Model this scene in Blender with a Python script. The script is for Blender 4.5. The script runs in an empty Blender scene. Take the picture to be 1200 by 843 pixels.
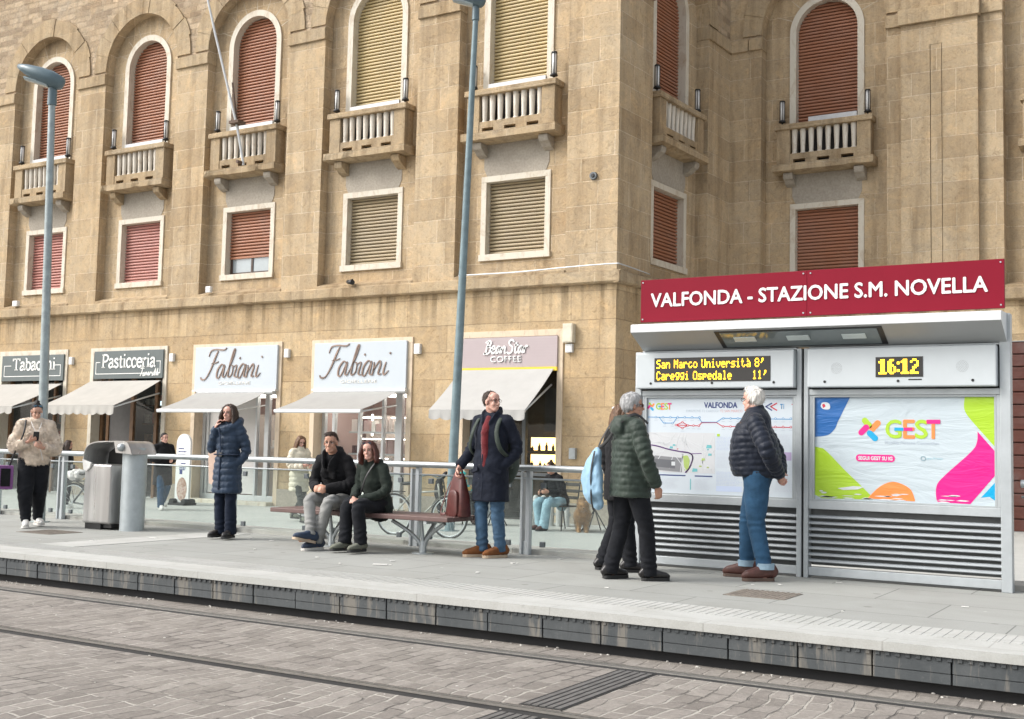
import bpy, bmesh, math, random
import numpy as np
from mathutils import Vector, Matrix, noise
from math import sin, cos, pi, radians, sqrt, atan2
SC = bpy.context.scene
COL = SC.collection
# ------------------------------------------------------------------ camera
cam = bpy.data.cameras.new('camera'); camo = bpy.data.objects.new('camera', cam); COL.objects.link(camo)
YAW, PIT, ROL = radians(30.946), radians(4.398), radians(1.2913)
_F = Vector((-sin(YAW)*cos(PIT), cos(YAW)*cos(PIT), sin(PIT)))
_r = Vector((cos(YAW), sin(YAW), 0)); _u = _r.cross(_F)
_R = _r*cos(ROL)+_u*sin(ROL); _U = _u*cos(ROL)-_r*sin(ROL)
camo.matrix_world = Matrix(((_R.x,_U.x,-_F.x,0),(_R.y,_U.y,-_F.y,0),(_R.z,_U.z,-_F.z,1.16),(0,0,0,1)))
cam.sensor_width = 36; cam.lens = 1365.86/1200*36; cam.clip_start = .1; cam.clip_end = 2000
SC.camera = camo
# ------------------------------------------------------------------ world, sun, exposure
SUN_EL, SUN_AZ = radians(42), radians(230)      # high overcast sun, from the left behind the camera
w = bpy.data.worlds.new('World'); SC.world = w; w.use_nodes = True
nt = w.node_tree; bg = nt.nodes['Background']
sky = nt.nodes.new('ShaderNodeTexSky'); sky.sky_type = 'NISHITA'; sky.sun_disc = False
sky.sun_elevation = SUN_EL; sky.sun_rotation = SUN_AZ; sky.dust_density = 4; sky.air_density = 1.2; sky.ozone_density = 1
hs = nt.nodes.new('ShaderNodeHueSaturation'); hs.inputs['Saturation'].default_value = .3
nt.links.new(sky.outputs[0], hs.inputs['Color']); nt.links.new(hs.outputs[0], bg.inputs[0])
bg.inputs[1].default_value = .15
sl = bpy.data.lights.new('sun', 'SUN'); sl.energy = 1.2; sl.angle = radians(25); sl.color = (1, .965, .92)
so = bpy.data.objects.new('sun', sl); COL.objects.link(so)
_d = Vector((sin(SUN_AZ)*cos(SUN_EL), cos(SUN_AZ)*cos(SUN_EL), sin(SUN_EL)))
so.rotation_euler = _d.to_track_quat('Z', 'Y').to_euler()
SC.view_settings.view_transform = 'Standard'; SC.view_settings.look = 'None'
SC.view_settings.exposure = .88; SC.view_settings.gamma = 1
# ------------------------------------------------------------------ mesh helpers
def Wm(o):
    m = Matrix.Identity(4)
    while o is not None:
        m = o.matrix_basis @ m; o = o.parent
    return m
def tag(o, label=None, cat=None, group=None, kind=None):
    for k, v in (('label',label),('category',cat),('group',group),('kind',kind)):
        if v: o[k] = v
    return o
def empty(name, loc, label, cat, group=None, rz=0):
    o = bpy.data.objects.new(name, None); COL.objects.link(o)
    o.location = loc; o.rotation_euler = (0,0,rz); o.empty_display_size = .2
    return tag(o, label, cat, group)
def meshobj(name, me, mats, parent=None):
    me.name = name
    if not isinstance(mats, (list,tuple)): mats = [mats]
    idx=np.zeros(len(me.polygons),dtype=np.int32); me.polygons.foreach_get('material_index',idx)
    me.materials.clear()
    for m in mats: me.materials.append(m)
    me.polygons.foreach_set('material_index',np.minimum(idx,len(mats)-1))
    o = bpy.data.objects.new(name, me); COL.objects.link(o); o.parent = parent
    return o
class MB:
    def __init__(s): s.v=[]; s.f=[]; s.m=[]; s.sm=[]; s.cuts=[]
    def add(s, vs, fs, mi=0, smooth=False):
        n=len(s.v); s.v += [tuple(v) for v in vs]
        for f in fs: s.f.append(tuple(i+n for i in f)); s.m.append(mi); s.sm.append(smooth)
        return s
    def quad(s, a,b,c,d, mi=0): return s.add([a,b,c,d],[(0,1,2,3)],mi)
    def box(s, x0,x1,y0,y1,z0,z1, mi=0, M=None):
        vs=[Vector((x,y,z)) for x in(x0,x1) for y in(y0,y1) for z in(z0,z1)]
        if M is not None: vs=[M@v for v in vs]
        return s.add(vs,[(0,1,3,2),(4,6,7,5),(0,4,5,1),(2,3,7,6),(0,2,6,4),(1,5,7,3)],mi)
    def prism(s, poly, a, b, mi=0, M=None, ax='y'):
        n=len(poly)
        f=lambda p,t: Vector((p[0],t,p[1])) if ax=='y' else (Vector((t,p[0],p[1])) if ax=='x' else Vector((p[0],p[1],t)))
        vs=[f(p,a) for p in poly]+[f(p,b) for p in poly]
        if M is not None: vs=[M@v for v in vs]
        fs=[tuple(range(n)),tuple(range(2*n-1,n-1,-1))]+[(i,i+n,(i+1)%n+n,(i+1)%n) for i in range(n)]
        return s.add(vs,fs,mi)
    def tube(s, pts, rad, n=10, lat=None, mi=0, smooth=True, flat0=True, flat1=True, sq=2.0, closed=False):
        pts=[Vector(p) for p in pts]; k=len(pts)
        if not isinstance(rad,(list,tuple)): rad=[rad]*k
        rad=[(r,r) if not isinstance(r,(list,tuple)) else r for r in rad]
        rings=[]
        def T(i):
            if closed: return (pts[(i+1)%k]-pts[i-1]).normalized()
            return (pts[min(i+1,k-1)]-pts[max(i-1,0)]).normalized()
        l0=Vector(lat) if lat is not None else None
        prev=None
        P=list(zip(pts,rad,[T(i) for i in range(k)]))
        if not flat0:
            p,r,t=P[0]; m=(r[0]+r[1])/2
            P=[(p-t*m*.98,(r[0]*.2,r[1]*.2),t),(p-t*m*.85,(r[0]*.53,r[1]*.53),t),(p-t*m*.5,(r[0]*.87,r[1]*.87),t)]+P
        if not flat1:
            p,r,t=P[-1]; m=(r[0]+r[1])/2
            P=P+[(p+t*m*.5,(r[0]*.87,r[1]*.87),t),(p+t*m*.85,(r[0]*.53,r[1]*.53),t),(p+t*m*.98,(r[0]*.2,r[1]*.2),t)]
        vs=[]
        for p,r,t in P:
            l=l0 if l0 is not None else (prev if prev is not None else (Vector((1,0,0)) if abs(t.x)<.8 else Vector((0,0,1))))
            a=l-t*l.dot(t)
            if a.length<1e-4: a=Vector((0,1,0))-t*t.y
            a.normalize(); b=t.cross(a); prev=a
            for j in range(n):
                c,si=cos(2*pi*j/n),sin(2*pi*j/n)
                if sq!=2: c=math.copysign(abs(c)**(2/sq),c); si=math.copysign(abs(si)**(2/sq),si)
                vs.append(p+a*r[0]*c+b*r[1]*si)
        K=len(P); fs=[]
        for i in range(K if closed else K-1):
            for j in range(n):
                i2=(i+1)%K; fs.append((i*n+j,i*n+(j+1)%n,i2*n+(j+1)%n,i2*n+j))
        s.add(vs,fs,mi,smooth)
        if not closed:
            o=len(s.v)-len(vs)
            s.f.append(tuple(o+j for j in range(n-1,-1,-1))); s.m.append(mi); s.sm.append(False)
            s.f.append(tuple(o+(K-1)*n+j for j in range(n))); s.m.append(mi); s.sm.append(False)
        return s
    def ell(s, c, r, nu=16, nv=10, mi=0, M=None):
        c=Vector(c); r=(r,r,r) if not isinstance(r,(list,tuple)) else r
        vs=[Vector((0,0,r[2]))]
        for i in range(1,nv):
            th=pi*i/nv
            for j in range(nu):
                ph=2*pi*j/nu; vs.append(Vector((r[0]*sin(th)*cos(ph),r[1]*sin(th)*sin(ph),r[2]*cos(th))))
        vs.append(Vector((0,0,-r[2])))
        if M is not None: vs=[M@v for v in vs]
        vs=[v+c for v in vs]
        fs=[(0,1+j,1+(j+1)%nu) for j in range(nu)]
        for i in range(nv-2):
            for j in range(nu):
                a=1+i*nu; fs.append((a+j,a+nu+j,a+nu+(j+1)%nu,a+(j+1)%nu))
        L=len(vs)-1; a=1+(nv-2)*nu
        fs+=[(L,a+(j+1)%nu,a+j) for j in range(nu)]
        return s.add(vs,fs,mi,True)
    def xf(s, M): s.v=[tuple(M@Vector(v)) for v in s.v]; return s
    def mesh(s, name='m'):
        me=bpy.data.meshes.new(name); me.from_pydata(s.v,[],s.f)
        me.polygons.foreach_set('material_index',s.m); me.polygons.foreach_set('use_smooth',s.sm)
        me.update(); return me
    def build(s, name, mats, parent=None, bevel=0, local=False, smooth=None, fix=True, seg=2):
        if parent is not None and not local:
            M=Wm(parent).inverted(); s.xf(M)
        me=s.mesh(name)
        if fix:
            bm=bmesh.new(); bm.from_mesh(me); bmesh.ops.recalc_face_normals(bm,faces=bm.faces); bm.to_mesh(me); bm.free()
        if smooth: me.polygons.foreach_set('use_smooth',[True]*len(me.polygons)); me.set_sharp_from_angle(angle=radians(smooth))
        o=meshobj(name,me,mats,parent)
        if bevel:
            b=o.modifiers.new('bevel','BEVEL'); b.width=bevel; b.segments=seg; b.limit_method='ANGLE'; b.angle_limit=radians(40); b.harden_normals=False
        return o
    def build_each(s, name, mats, parent=None, **kw):
        # one object for each loose piece added with .cut()
        out=[]; cuts=s.cuts+[(len(s.v),len(s.f))]; v0=f0=0
        for v1,f1 in cuts:
            if f1>f0:
                b=MB(); b.v=s.v[v0:v1]; b.f=[tuple(i-v0 for i in f) for f in s.f[f0:f1]]; b.m=s.m[f0:f1]; b.sm=s.sm[f0:f1]; out.append(b.build(name,mats,parent,**kw))
            v0,f0=v1,f1
        return out
    def cut(s): s.cuts.append((len(s.v),len(s.f)))
def catmull(pts, n=6):
    P=[Vector(p) for p in pts]; out=[]
    for i in range(len(P)-1):
        p0=P[max(i-1,0)];p1=P[i];p2=P[i+1];p3=P[min(i+2,len(P)-1)]
        for k in range(n):
            t=k/n; out.append(.5*((2*p1)+(p2-p0)*t+(2*p0-5*p1+4*p2-p3)*t*t+(3*p1-p0-3*p2+p3)*t**3))
    out.append(P[-1]); return out
def text(body, x0, x1, z0, z1, y, mat, parent, name='lettering', bold=0, depth=.004, fit=True, M=None, fat=0):
    """lettering as a real mesh standing depth proud of the plane y, facing -y"""
    c=bpy.data.curves.new('t','FONT'); c.body=body; c.size=1; c.extrude=.0; c.offset=bold; c.resolution_u=3
    t=bpy.data.objects.new('t',c); COL.objects.link(t)
    dg=bpy.context.evaluated_depsgraph_get(); me=bpy.data.meshes.new_from_object(t.evaluated_get(dg))
    bpy.data.objects.remove(t); bpy.data.curves.remove(c)
    n=len(me.vertices); co=np.empty(n*3); me.vertices.foreach_get('co',co); co=co.reshape(-1,3)
    a=co.min(0); b=co.max(0); q=co.copy()
    sx=(x1-x0)/(b[0]-a[0]); sz=(z1-z0)/(b[1]-a[1])
    q[:,0]=x0+(co[:,0]-a[0])*sx; q[:,2]=z0+(co[:,1]-a[1])*sz; q[:,1]=y-depth
    me.vertices.foreach_set('co',q.ravel())
    bm=bmesh.new(); bm.from_mesh(me)
    bmesh.ops.recalc_face_normals(bm,faces=bm.faces)
    for f in bm.faces:
        if f.normal.y>0: f.normal_flip()
    r=bmesh.ops.extrude_face_region(bm,geom=bm.faces[:])
    for v in [g for g in r['geom'] if isinstance(g,bmesh.types.BMVert)]: v.co.y=y-.0005 if False else v.co.y
    for v in [g for g in r['geom'] if isinstance(g,bmesh.types.BMVert)]: v.co.y=y+.001
    bmesh.ops.recalc_face_normals(bm,faces=bm.faces)
    if fat:
        g0=bm.verts[:]+bm.edges[:]+bm.faces[:]
        for k,(dx,dz) in enumerate(((fat,0),(-fat,0),(0,fat),(0,-fat))):
            dd=bmesh.ops.duplicate(bm,geom=g0)
            for v in [g for g in dd['geom'] if isinstance(g,bmesh.types.BMVert)]: v.co+=Vector((dx,-.00025*(k+1),dz))
    if M is not None: bm.transform(M)
    if parent is not None: bm.transform(Wm(parent).inverted())
    bm.to_mesh(me); bm.free()
    return meshobj(name,me,mat,parent)
def strokes(lines, x0, z0, s, y, width, name, mat, parent, depth=.01, slant=0, n=6, var=None):
    """brush lettering: each line is a list of (x,z[,w]) knots drawn as a flat ribbon of real thickness"""
    mb=MB()
    for L in lines:
        pts=[Vector((p[0]+slant*p[1],p[1],p[2] if len(p)>2 else 1)) for p in L]
        C=catmull(pts,n) if len(pts)>2 else pts
        top=[];bot=[]
        for i,p in enumerate(C):
            a=C[max(i-1,0)];b=C[min(i+1,len(C)-1)]
            t=Vector((b.x-a.x,b.y-a.y,0)); 
            if t.length<1e-6: t=Vector((1,0,0))
            t.normalize(); nrm=Vector((-t.y,t.x,0)); h=width*p.z/2
            top.append((p.x+nrm.x*h,p.y+nrm.y*h)); bot.append((p.x-nrm.x*h,p.y-nrm.y*h))
        k=len(C); vs=[]
        for q in (top,bot):
            for a,b in q: vs+= [(x0+a*s,y-depth,z0+b*s),(x0+a*s,y+.001,z0+b*s)]
        fs=[]
        for i in range(k-1):
            a=2*i; b=2*k+2*i
            fs+=[(a,a+2,b+2,b),(a+1,b+1,b+3,a+3),(a,a+1,a+3,a+2),(b,b+2,b+3,b+1)]
        fs+=[(0,2*k,2*k+1,1),(2*k-2,2*k-1,4*k-1,4*k-2)]
        mb.add(vs,fs)
    return mb.build(name,mat,parent)
# ------------------------------------------------------------------ materials
MAT={}
def rgb(c): return (c[0],c[1],c[2],1)
class N:
    def __init__(s,name):
        s.m=bpy.data.materials.new(name); s.m.use_nodes=True; s.t=s.m.node_tree; s.b=s.t.nodes['Principled BSDF']; MAT[name]=s.m
    def n(s,typ,**kw):
        x=s.t.nodes.new('ShaderNode'+typ)
        for k,v in kw.items():
            if k in x.inputs: x.inputs[k].default_value=v
            else: setattr(x,k,v)
        return x
    def l(s,a,b): s.t.links.new(a,b)
    def co(s,scale=(1,1,1),rot=(0,0,0)):
        tc=s.n('TexCoord'); mp=s.n('Mapping'); mp.inputs['Scale'].default_value=scale; mp.inputs['Rotation'].default_value=rot
        s.l(tc.outputs['Object'],mp.inputs[0]); return mp.outputs[0]
    def noise(s,vec,scale,detail=4,rough=.6,dist=0):
        x=s.n('TexNoise'); x.inputs['Scale'].default_value=scale; x.inputs['Detail'].default_value=detail; x.inputs['Roughness'].default_value=rough; x.inputs['Distortion'].default_value=dist
        if vec is not None: s.l(vec,x.inputs['Vector'])
        return x.outputs['Fac']
    def ramp(s,fac,stops):
        x=s.n('ValToRGB'); e=x.color_ramp.elements
        while len(e)<len(stops): e.new(.5)
        for i,(p,c) in enumerate(stops):
            e[i].position=p; e[i].color=rgb(c) if not isinstance(c,(int,float)) else (c,c,c,1)
        s.l(fac,x.inputs[0]); return x.outputs[0]
    def mix(s,fac,a,b,typ='MIX'):
        x=s.n('Mix',data_type='RGBA',blend_type=typ)
        for i,v in ((0,fac),(6,a),(7,b)):
            if isinstance(v,(int,float)): x.inputs[i].default_value=v if i==0 else (v,v,v,1)
            elif isinstance(v,tuple): x.inputs[i].default_value=rgb(v)
            else: s.l(v,x.inputs[i])
        return x.outputs[2]
    def math(s,op,a,b=0,c=0):
        x=s.n('Math',operation=op)
        for i,v in enumerate((a,b,c)):
            if isinstance(v,(int,float)): x.inputs[i].default_value=v
            else: s.l(v,x.inputs[i])
        return x.outputs[0]
    def bump(s,h,strength=.3,dist=.01,prev=None):
        x=s.n('Bump'); x.inputs['Strength'].default_value=strength; x.inputs['Distance'].default_value=dist
        s.l(h,x.inputs['Height'])
        if prev is not None: s.l(prev,x.inputs['Normal'])
        return x.outputs[0]
    def set(s,col=None,rough=.7,metal=0,normal=None,spec=None,**kw):
        b=s.b
        if col is not None:
            if isinstance(col,tuple): b.inputs['Base Color'].default_value=rgb(col)
            else: s.l(col,b.inputs['Base Color'])
        if isinstance(rough,(int,float)): b.inputs['Roughness'].default_value=rough
        else: s.l(rough,b.inputs['Roughness'])
        b.inputs['Metallic'].default_value=metal
        if normal is not None: s.l(normal,b.inputs['Normal'])
        if spec is not None: b.inputs['Specular IOR Level'].default_value=spec
        for k,v in kw.items(): b.inputs[k.replace('_',' ')].default_value=v
        return s.m
def plain(name,c,rough=.6,metal=0,var=.15,scale=6,bump=.1,bscale=60,spec=None,**kw):
    n=N(name); v=n.co(); f=n.noise(v,scale,5,.65)
    col=n.mix(n.ramp(f,[(.3,0.0),(.7,1.0)]),tuple(x*(1-var) for x in c),tuple(min(1,x*(1+var)) for x in c))
    nm=n.bump(n.noise(v,bscale,3),bump,.004) if bump else None
    return n.set(col,rough,metal,nm,spec,**kw)
def cloth(name,c,var=.25,rough=.9,bscale=14,bump=.5,fine=240,sheen=.04):
    n=N(name); v=n.co()
    f=n.noise(v,9,5,.6); col=n.mix(n.ramp(f,[(.3,0.),(.72,1.)]),tuple(x*(1-var) for x in c),tuple(min(1,x*(1+var)) for x in c))
    b1=n.bump(n.noise(v,bscale,4,.6,.6),bump,.012); b2=n.bump(n.noise(v,fine,2),.15,.002,b1)
    return n.set(col,rough,0,b2,.2,Sheen_Weight=sheen,Sheen_Roughness=.5)
def stone(name,c1,c2,mortar,bw,bh,msize=.006,bumpd=.012,soot=.5,mort_bump=.6,rough=.9,low=False):
    n=N(name); tc=n.n('TexCoord'); sp=n.n('SeparateXYZ'); n.l(tc.outputs['Object'],sp.inputs[0])
    u=n.math('ADD',sp.outputs[0],sp.outputs[1]); cb=n.n('CombineXYZ'); n.l(u,cb.inputs[0]); n.l(sp.outputs[2],cb.inputs[1])
    ob=tc.outputs['Object']
    wob=n.n('TexNoise'); wob.inputs['Scale'].default_value=1.7; wob.inputs['Detail'].default_value=3; n.l(ob,wob.inputs['Vector'])
    vm=n.n('VectorMath',operation='MULTIPLY_ADD'); n.l(wob.outputs['Color'],vm.inputs[0]); vm.inputs[1].default_value=(.035,.035,0); n.l(cb.outputs[0],vm.inputs[2])
    br=n.n('TexBrick'); n.l(vm.outputs[0],br.inputs['Vector'])
    br.inputs['Scale'].default_value=1; br.inputs['Brick Width'].default_value=bw; br.inputs['Row Height'].default_value=bh; br.inputs['Mortar Size'].default_value=msize; br.inputs['Mortar Smooth'].default_value=.3; br.inputs['Bias'].default_value=-.1
    br.inputs['Color1'].default_value=rgb(c1); br.inputs['Color2'].default_value=rgb(c2); br.inputs['Mortar'].default_value=rgb(mortar); br.offset=.42; br.squash=1.35; br.squash_frequency=3
    big=n.noise(ob,.55,6,.65,.4); mid=n.noise(ob,3.2,6,.7,1.2); fine=n.noise(ob,28,5,.7)
    pat=n.noise(ob,1.05,3,.5,2.2)
    c=n.mix(n.ramp(big,[(.32,0.),(.7,1.)]),n.mix(.55,br.outputs[0],(.9,.78,.62),'MULTIPLY'),br.outputs[0])
    c=n.mix(n.ramp(mid,[(.42,.0),(.62,.55)]),c,n.mix(1,c,(1.18,1.12,1.02),'MULTIPLY'))
    c=n.mix(n.ramp(mid,[(.25,.5),(.42,.0)]),c,n.mix(1,c,(.72,.68,.66),'MULTIPLY'))
    c=n.mix(n.ramp(fine,[(.3,.35),(.6,0.)]),c,n.mix(1,c,(.7,.66,.6),'MULTIPLY'))
    c=n.mix(n.ramp(pat,[(.60,0.),(.64,.45)]),c,n.mix(1,c,(.80,.82,.86),'MULTIPLY')); c=n.mix(n.ramp(pat,[(.33,.5),(.37,0.)]),c,n.mix(1,c,(1.22,1.17,1.1),'MULTIPLY'))
    # rain streaks, longer than wide
    mp=n.n('Mapping'); mp.inputs['Scale'].default_value=(2.2,2.2,.16); n.l(ob,mp.inputs[0])
    st=n.noise(mp.outputs[0],1.6,5,.65)
    c=n.mix(n.ramp(st,[(.47,0.),(.70,min(1,soot*1.5))]),c,n.mix(1,c,(.60,.57,.54),'MULTIPLY'))
    vc=n.noise(ob,9,6,.75,1.6)
    c=n.mix(n.ramp(vc,[(.32,.75),(.46,0.)]),c,n.mix(1,c,(.60,.56,.50),'MULTIPLY')); c=n.mix(n.ramp(vc,[(.54,0.),(.68,.7)]),c,n.mix(1,c,(1.28,1.26,1.22),'MULTIPLY'))
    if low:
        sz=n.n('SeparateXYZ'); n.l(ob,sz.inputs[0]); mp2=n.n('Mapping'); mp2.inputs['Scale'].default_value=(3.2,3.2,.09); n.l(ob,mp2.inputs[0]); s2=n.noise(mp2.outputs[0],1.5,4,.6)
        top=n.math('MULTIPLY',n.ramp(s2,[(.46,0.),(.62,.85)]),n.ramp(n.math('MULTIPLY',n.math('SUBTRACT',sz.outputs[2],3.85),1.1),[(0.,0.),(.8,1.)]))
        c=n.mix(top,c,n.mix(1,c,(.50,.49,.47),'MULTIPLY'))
    h=n.math('MULTIPLY_ADD',br.outputs['Fac'],-mort_bump,n.math('ADD',n.math('MULTIPLY',mid,1.3),n.math('ADD',n.math('MULTIPLY',fine,.45),n.math('MULTIPLY',vc,1.1))))
    return n.set(c,rough,0,n.bump(h,.9,bumpd*1.5),.15)
STONE=stone('sandstone_ashlar',(.525,.43,.305),(.405,.322,.22),(.63,.54,.415),.92,.49,.010)
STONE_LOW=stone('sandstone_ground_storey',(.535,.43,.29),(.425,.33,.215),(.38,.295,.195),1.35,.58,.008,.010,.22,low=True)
RUBBLE=stone('rubble_stone',(.60,.50,.38),(.34,.27,.20),(.50,.415,.315),.42,.155,.014,.035,.2,1.2)
STONE_B=stone('sandstone_trim',(.475,.39,.275),(.385,.31,.215),(.62,.53,.40),1.5,.9,.005,.012,.7)
def mk_grey():
    n=N('grey_rendered_stone'); v=n.co(); f=n.noise(v,1.3,6,.7,.5); g=n.noise(v,20,4)
    c=n.mix(n.ramp(f,[(.3,0.),(.7,1.)]),(.33,.295,.245),(.44,.395,.33)); c=n.mix(n.ramp(g,[(.35,.3),(.6,0.)]),c,(.16,.14,.12))
    return n.set(c,.9,0,n.bump(f,.4,.01),.2)
GREYST=mk_grey()
def mk_trav(name,c=(.66,.60,.51)):
    n=N(name); v=n.co((1,1,.45)); f=n.noise(v,5,7,.72,.8); g=n.noise(v,22,4,.7)
    c2=n.mix(n.ramp(f,[(.30,.95),(.50,0.)]),c,(.44,.35,.25)); c2=n.mix(n.ramp(g,[(.62,0.),(.74,.6)]),c2,(.30,.22,.15))
    return n.set(c2,.6,0,n.bump(g,.3,.004),.35)
TRAV=mk_trav('travertine'); TRAV_W=mk_trav('white_window_stone',(.60,.555,.465)); TRAV_P=mk_trav('shop_surround_stone',(.62,.51,.38))
BAL=mk_trav('baluster_marble',(.64,.59,.51))
def shut(name,c,var=.12):
    n=N(name); v=n.co((.6,.6,18)); f=n.noise(v,1.2,3); v2=n.co((1,1,1)); g=n.noise(v2,1.1,5,.7,.5)
    c1=n.mix(n.ramp(f,[(.3,0.),(.7,1.)]),tuple(x*(1-var) for x in c),tuple(x*(1+var) for x in c))
    c1=n.mix(n.ramp(g,[(.45,0.),(.75,.5)]),c1,tuple(.6*x+.12 for x in c))
    return n.set(c1,.55,0,None,.35)
SH_RED=shut('red_brown_shutter',(.34,.148,.082)); SH_TAN=shut('tan_shutter',(.52,.41,.215)); SH_PINK=shut('faded_pink_shutter',(.45,.20,.165)); SH_OLD=shut('olive_brown_shutter',(.35,.28,.175))
STEEL=plain('galvanised_steel',(.40,.43,.44),.42,.55,.12,14,.05,90)
PAINT=plain('grey_painted_frame',(.41,.44,.455),.38,.15,.12,3,.04,120)
PAINT_L=plain('light_grey_panel',(.50,.54,.56),.35,0,.03,5,.02,120)
PAINT_D=plain('dark_grey_frame',(.12,.135,.145),.45,.2,.1,8,.05)
WHITE=plain('white_paint',(.72,.72,.71),.4,0,.03,5,.02)
BLACK=plain('black_plastic',(.014,.014,.015),.45,0,.1,20,.05)
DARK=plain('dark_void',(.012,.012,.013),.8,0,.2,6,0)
POLE=plain('blue_grey_pole_paint',(.155,.215,.235),.5,.1,.22,5,.12,30)
POLE_G=plain('galvanised_pole',(.30,.345,.35),.5,.35,.2,9,.1,40)
RED=plain('crimson_sign_panel',(.20,.006,.020),.5,0,.03,3,.01,80,.15)
LAMPC=plain('lamp_head_grey',(.10,.145,.165),.35,.1,.1,8,.03)
def glass(name,c=(.93,.97,.965),rough=.02,dirt=.04):
    n=N(name)
    tr=n.n('BsdfTransparent'); tr.inputs[0].default_value=rgb(c); gl=n.n('BsdfGlossy'); gl.inputs['Roughness'].default_value=rough
    fr=n.n('Fresnel'); fr.inputs[0].default_value=1.45
    df=n.n('BsdfDiffuse'); df.inputs[0].default_value=(.55,.58,.57,1)
    ge=n.n('NewGeometry'); fm=n.math('MULTIPLY',fr.outputs[0],n.math('SUBTRACT',1.0,ge.outputs['Backfacing']))
    m1=n.n('MixShader'); n.l(fm,m1.inputs[0]); n.l(tr.outputs[0],m1.inputs[1]); n.l(gl.outputs[0],m1.inputs[2])
    v=n.co(); d=n.ramp(n.noise(v,2.5,5,.7),[(.3,dirt*.4),(.75,dirt*1.8)])
    m2=n.n('MixShader'); n.l(d,m2.inputs[0]); n.l(m1.outputs[0],m2.inputs[1]); n.l(df.outputs[0],m2.inputs[2])
    n.l(m2.outputs[0],n.t.nodes['Material Output'].inputs[0]); return n.m
GLASS=glass('clear_glass',(.87,.92,.91),.02,.045); SHOPGL=glass('shop_glass',(.88,.90,.90),.01,.02)
def emit(name,c,s):
    n=N(name); n.b.inputs['Base Color'].default_value=rgb(c); n.b.inputs['Emission Color'].default_value=rgb(c); n.b.inputs['Emission Strength'].default_value=s; return n.m
random.seed(4)
# ================================================================== GROUND, ROAD, PLATFORM
def mk_setts(name,ca,cb,mort,dirt):
    n=N(name); tc=n.n('TexCoord'); sp=n.n('SeparateXYZ'); n.l(tc.outputs['Object'],sp.inputs[0])
    cb_=n.n('CombineXYZ'); n.l(sp.outputs[1],cb_.inputs[0]); n.l(sp.outputs[0],cb_.inputs[1])
    wob=n.n('TexNoise'); wob.inputs['Scale'].default_value=4.5; wob.inputs['Detail'].default_value=4; n.l(tc.outputs['Object'],wob.inputs['Vector'])
    wob2=n.n('TexNoise'); wob2.inputs['Scale'].default_value=.5; n.l(tc.outputs['Object'],wob2.inputs['Vector'])
    vm=n.n('VectorMath',operation='MULTIPLY_ADD'); n.l(wob.outputs['Color'],vm.inputs[0]); vm.inputs[1].default_value=(.085,.07,0); n.l(cb_.outputs[0],vm.inputs[2])
    vm2=n.n('VectorMath',operation='MULTIPLY_ADD'); n.l(wob2.outputs['Color'],vm2.inputs[0]); vm2.inputs[1].default_value=(.5,.5,0); n.l(vm.outputs[0],vm2.inputs[2])
    br=n.n('TexBrick'); n.l(vm2.outputs[0],br.inputs['Vector']); br.inputs['Scale'].default_value=1; br.inputs['Brick Width'].default_value=.235; br.inputs['Row Height'].default_value=.118; br.inputs['Mortar Size'].default_value=.0105; br.inputs['Mortar Smooth'].default_value=.45; br.squash=1.2; br.squash_frequency=2
    br.inputs['Color1'].default_value=rgb(ca); br.inputs['Color2'].default_value=rgb(cb); br.inputs['Mortar'].default_value=rgb(mort); br.inputs['Bias'].default_value=0
    ob=tc.outputs['Object']; dk=n.noise(ob,2.3,4,.6); big=n.noise(ob,.9,6,.7,.6); fine=n.noise(ob,45,5,.75); mid=n.noise(ob,7,5,.7)
    c=n.mix(n.ramp(big,[(.38,0.),(.66,dirt)]),n.mix(n.math('MULTIPLY',br.outputs['Fac'],n.ramp(dk,[(.46,0.),(.56,.95)])),br.outputs[0],(.10,.09,.08)),(.31,.285,.25))
    c=n.mix(n.ramp(mid,[(.35,.45),(.6,0.)]),c,n.mix(1,c,(.66,.65,.66),'MULTIPLY'))
    c=n.mix(n.ramp(fine,[(.3,.55),(.62,0.)]),c,n.mix(1,c,(.5,.48,.47),'MULTIPLY'))
    c=n.mix(n.ramp(n.noise(ob,120,2,.5),[(.68,0.),(.74,.8)]),c,(.52,.49,.45))
    h=n.math('MULTIPLY_ADD',br.outputs['Fac'],-1.0,n.math('MULTIPLY',mid,.8))
    h=n.math('ADD',h,n.math('MULTIPLY',fine,.3))
    return n.set(c,n.ramp(big,[(.3,.72),(.7,.9)]),0,n.bump(h,.8,.012),.35)
SETTS=mk_setts('porphyry_setts',(.305,.278,.25),(.195,.175,.156),(.43,.405,.36),.5)
SETTS2=mk_setts('grey_setts',(.29,.265,.24),(.22,.20,.18),(.34,.31,.275),.75)
def mk_asph(name,a,b,sc=1.2):
    n=N(name); v=n.co(); f=n.noise(v,sc,6,.7,.4); g=n.noise(v,140,3,.7)
    c=n.mix(n.ramp(f,[(.3,0.),(.7,1.)]),a,b); c=n.mix(n.ramp(g,[(.35,.35),(.6,0.)]),c,n.mix(1,c,(.6,.6,.6),'MULTIPLY'))
    return n.set(c,.88,0,n.bump(g,.4,.004),.3)
ASPH=mk_asph('pavement_asphalt',(.40,.405,.385),(.47,.47,.445)); GRND=mk_asph('ground_asphalt',(.06,.06,.06),(.08,.078,.075))
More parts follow.
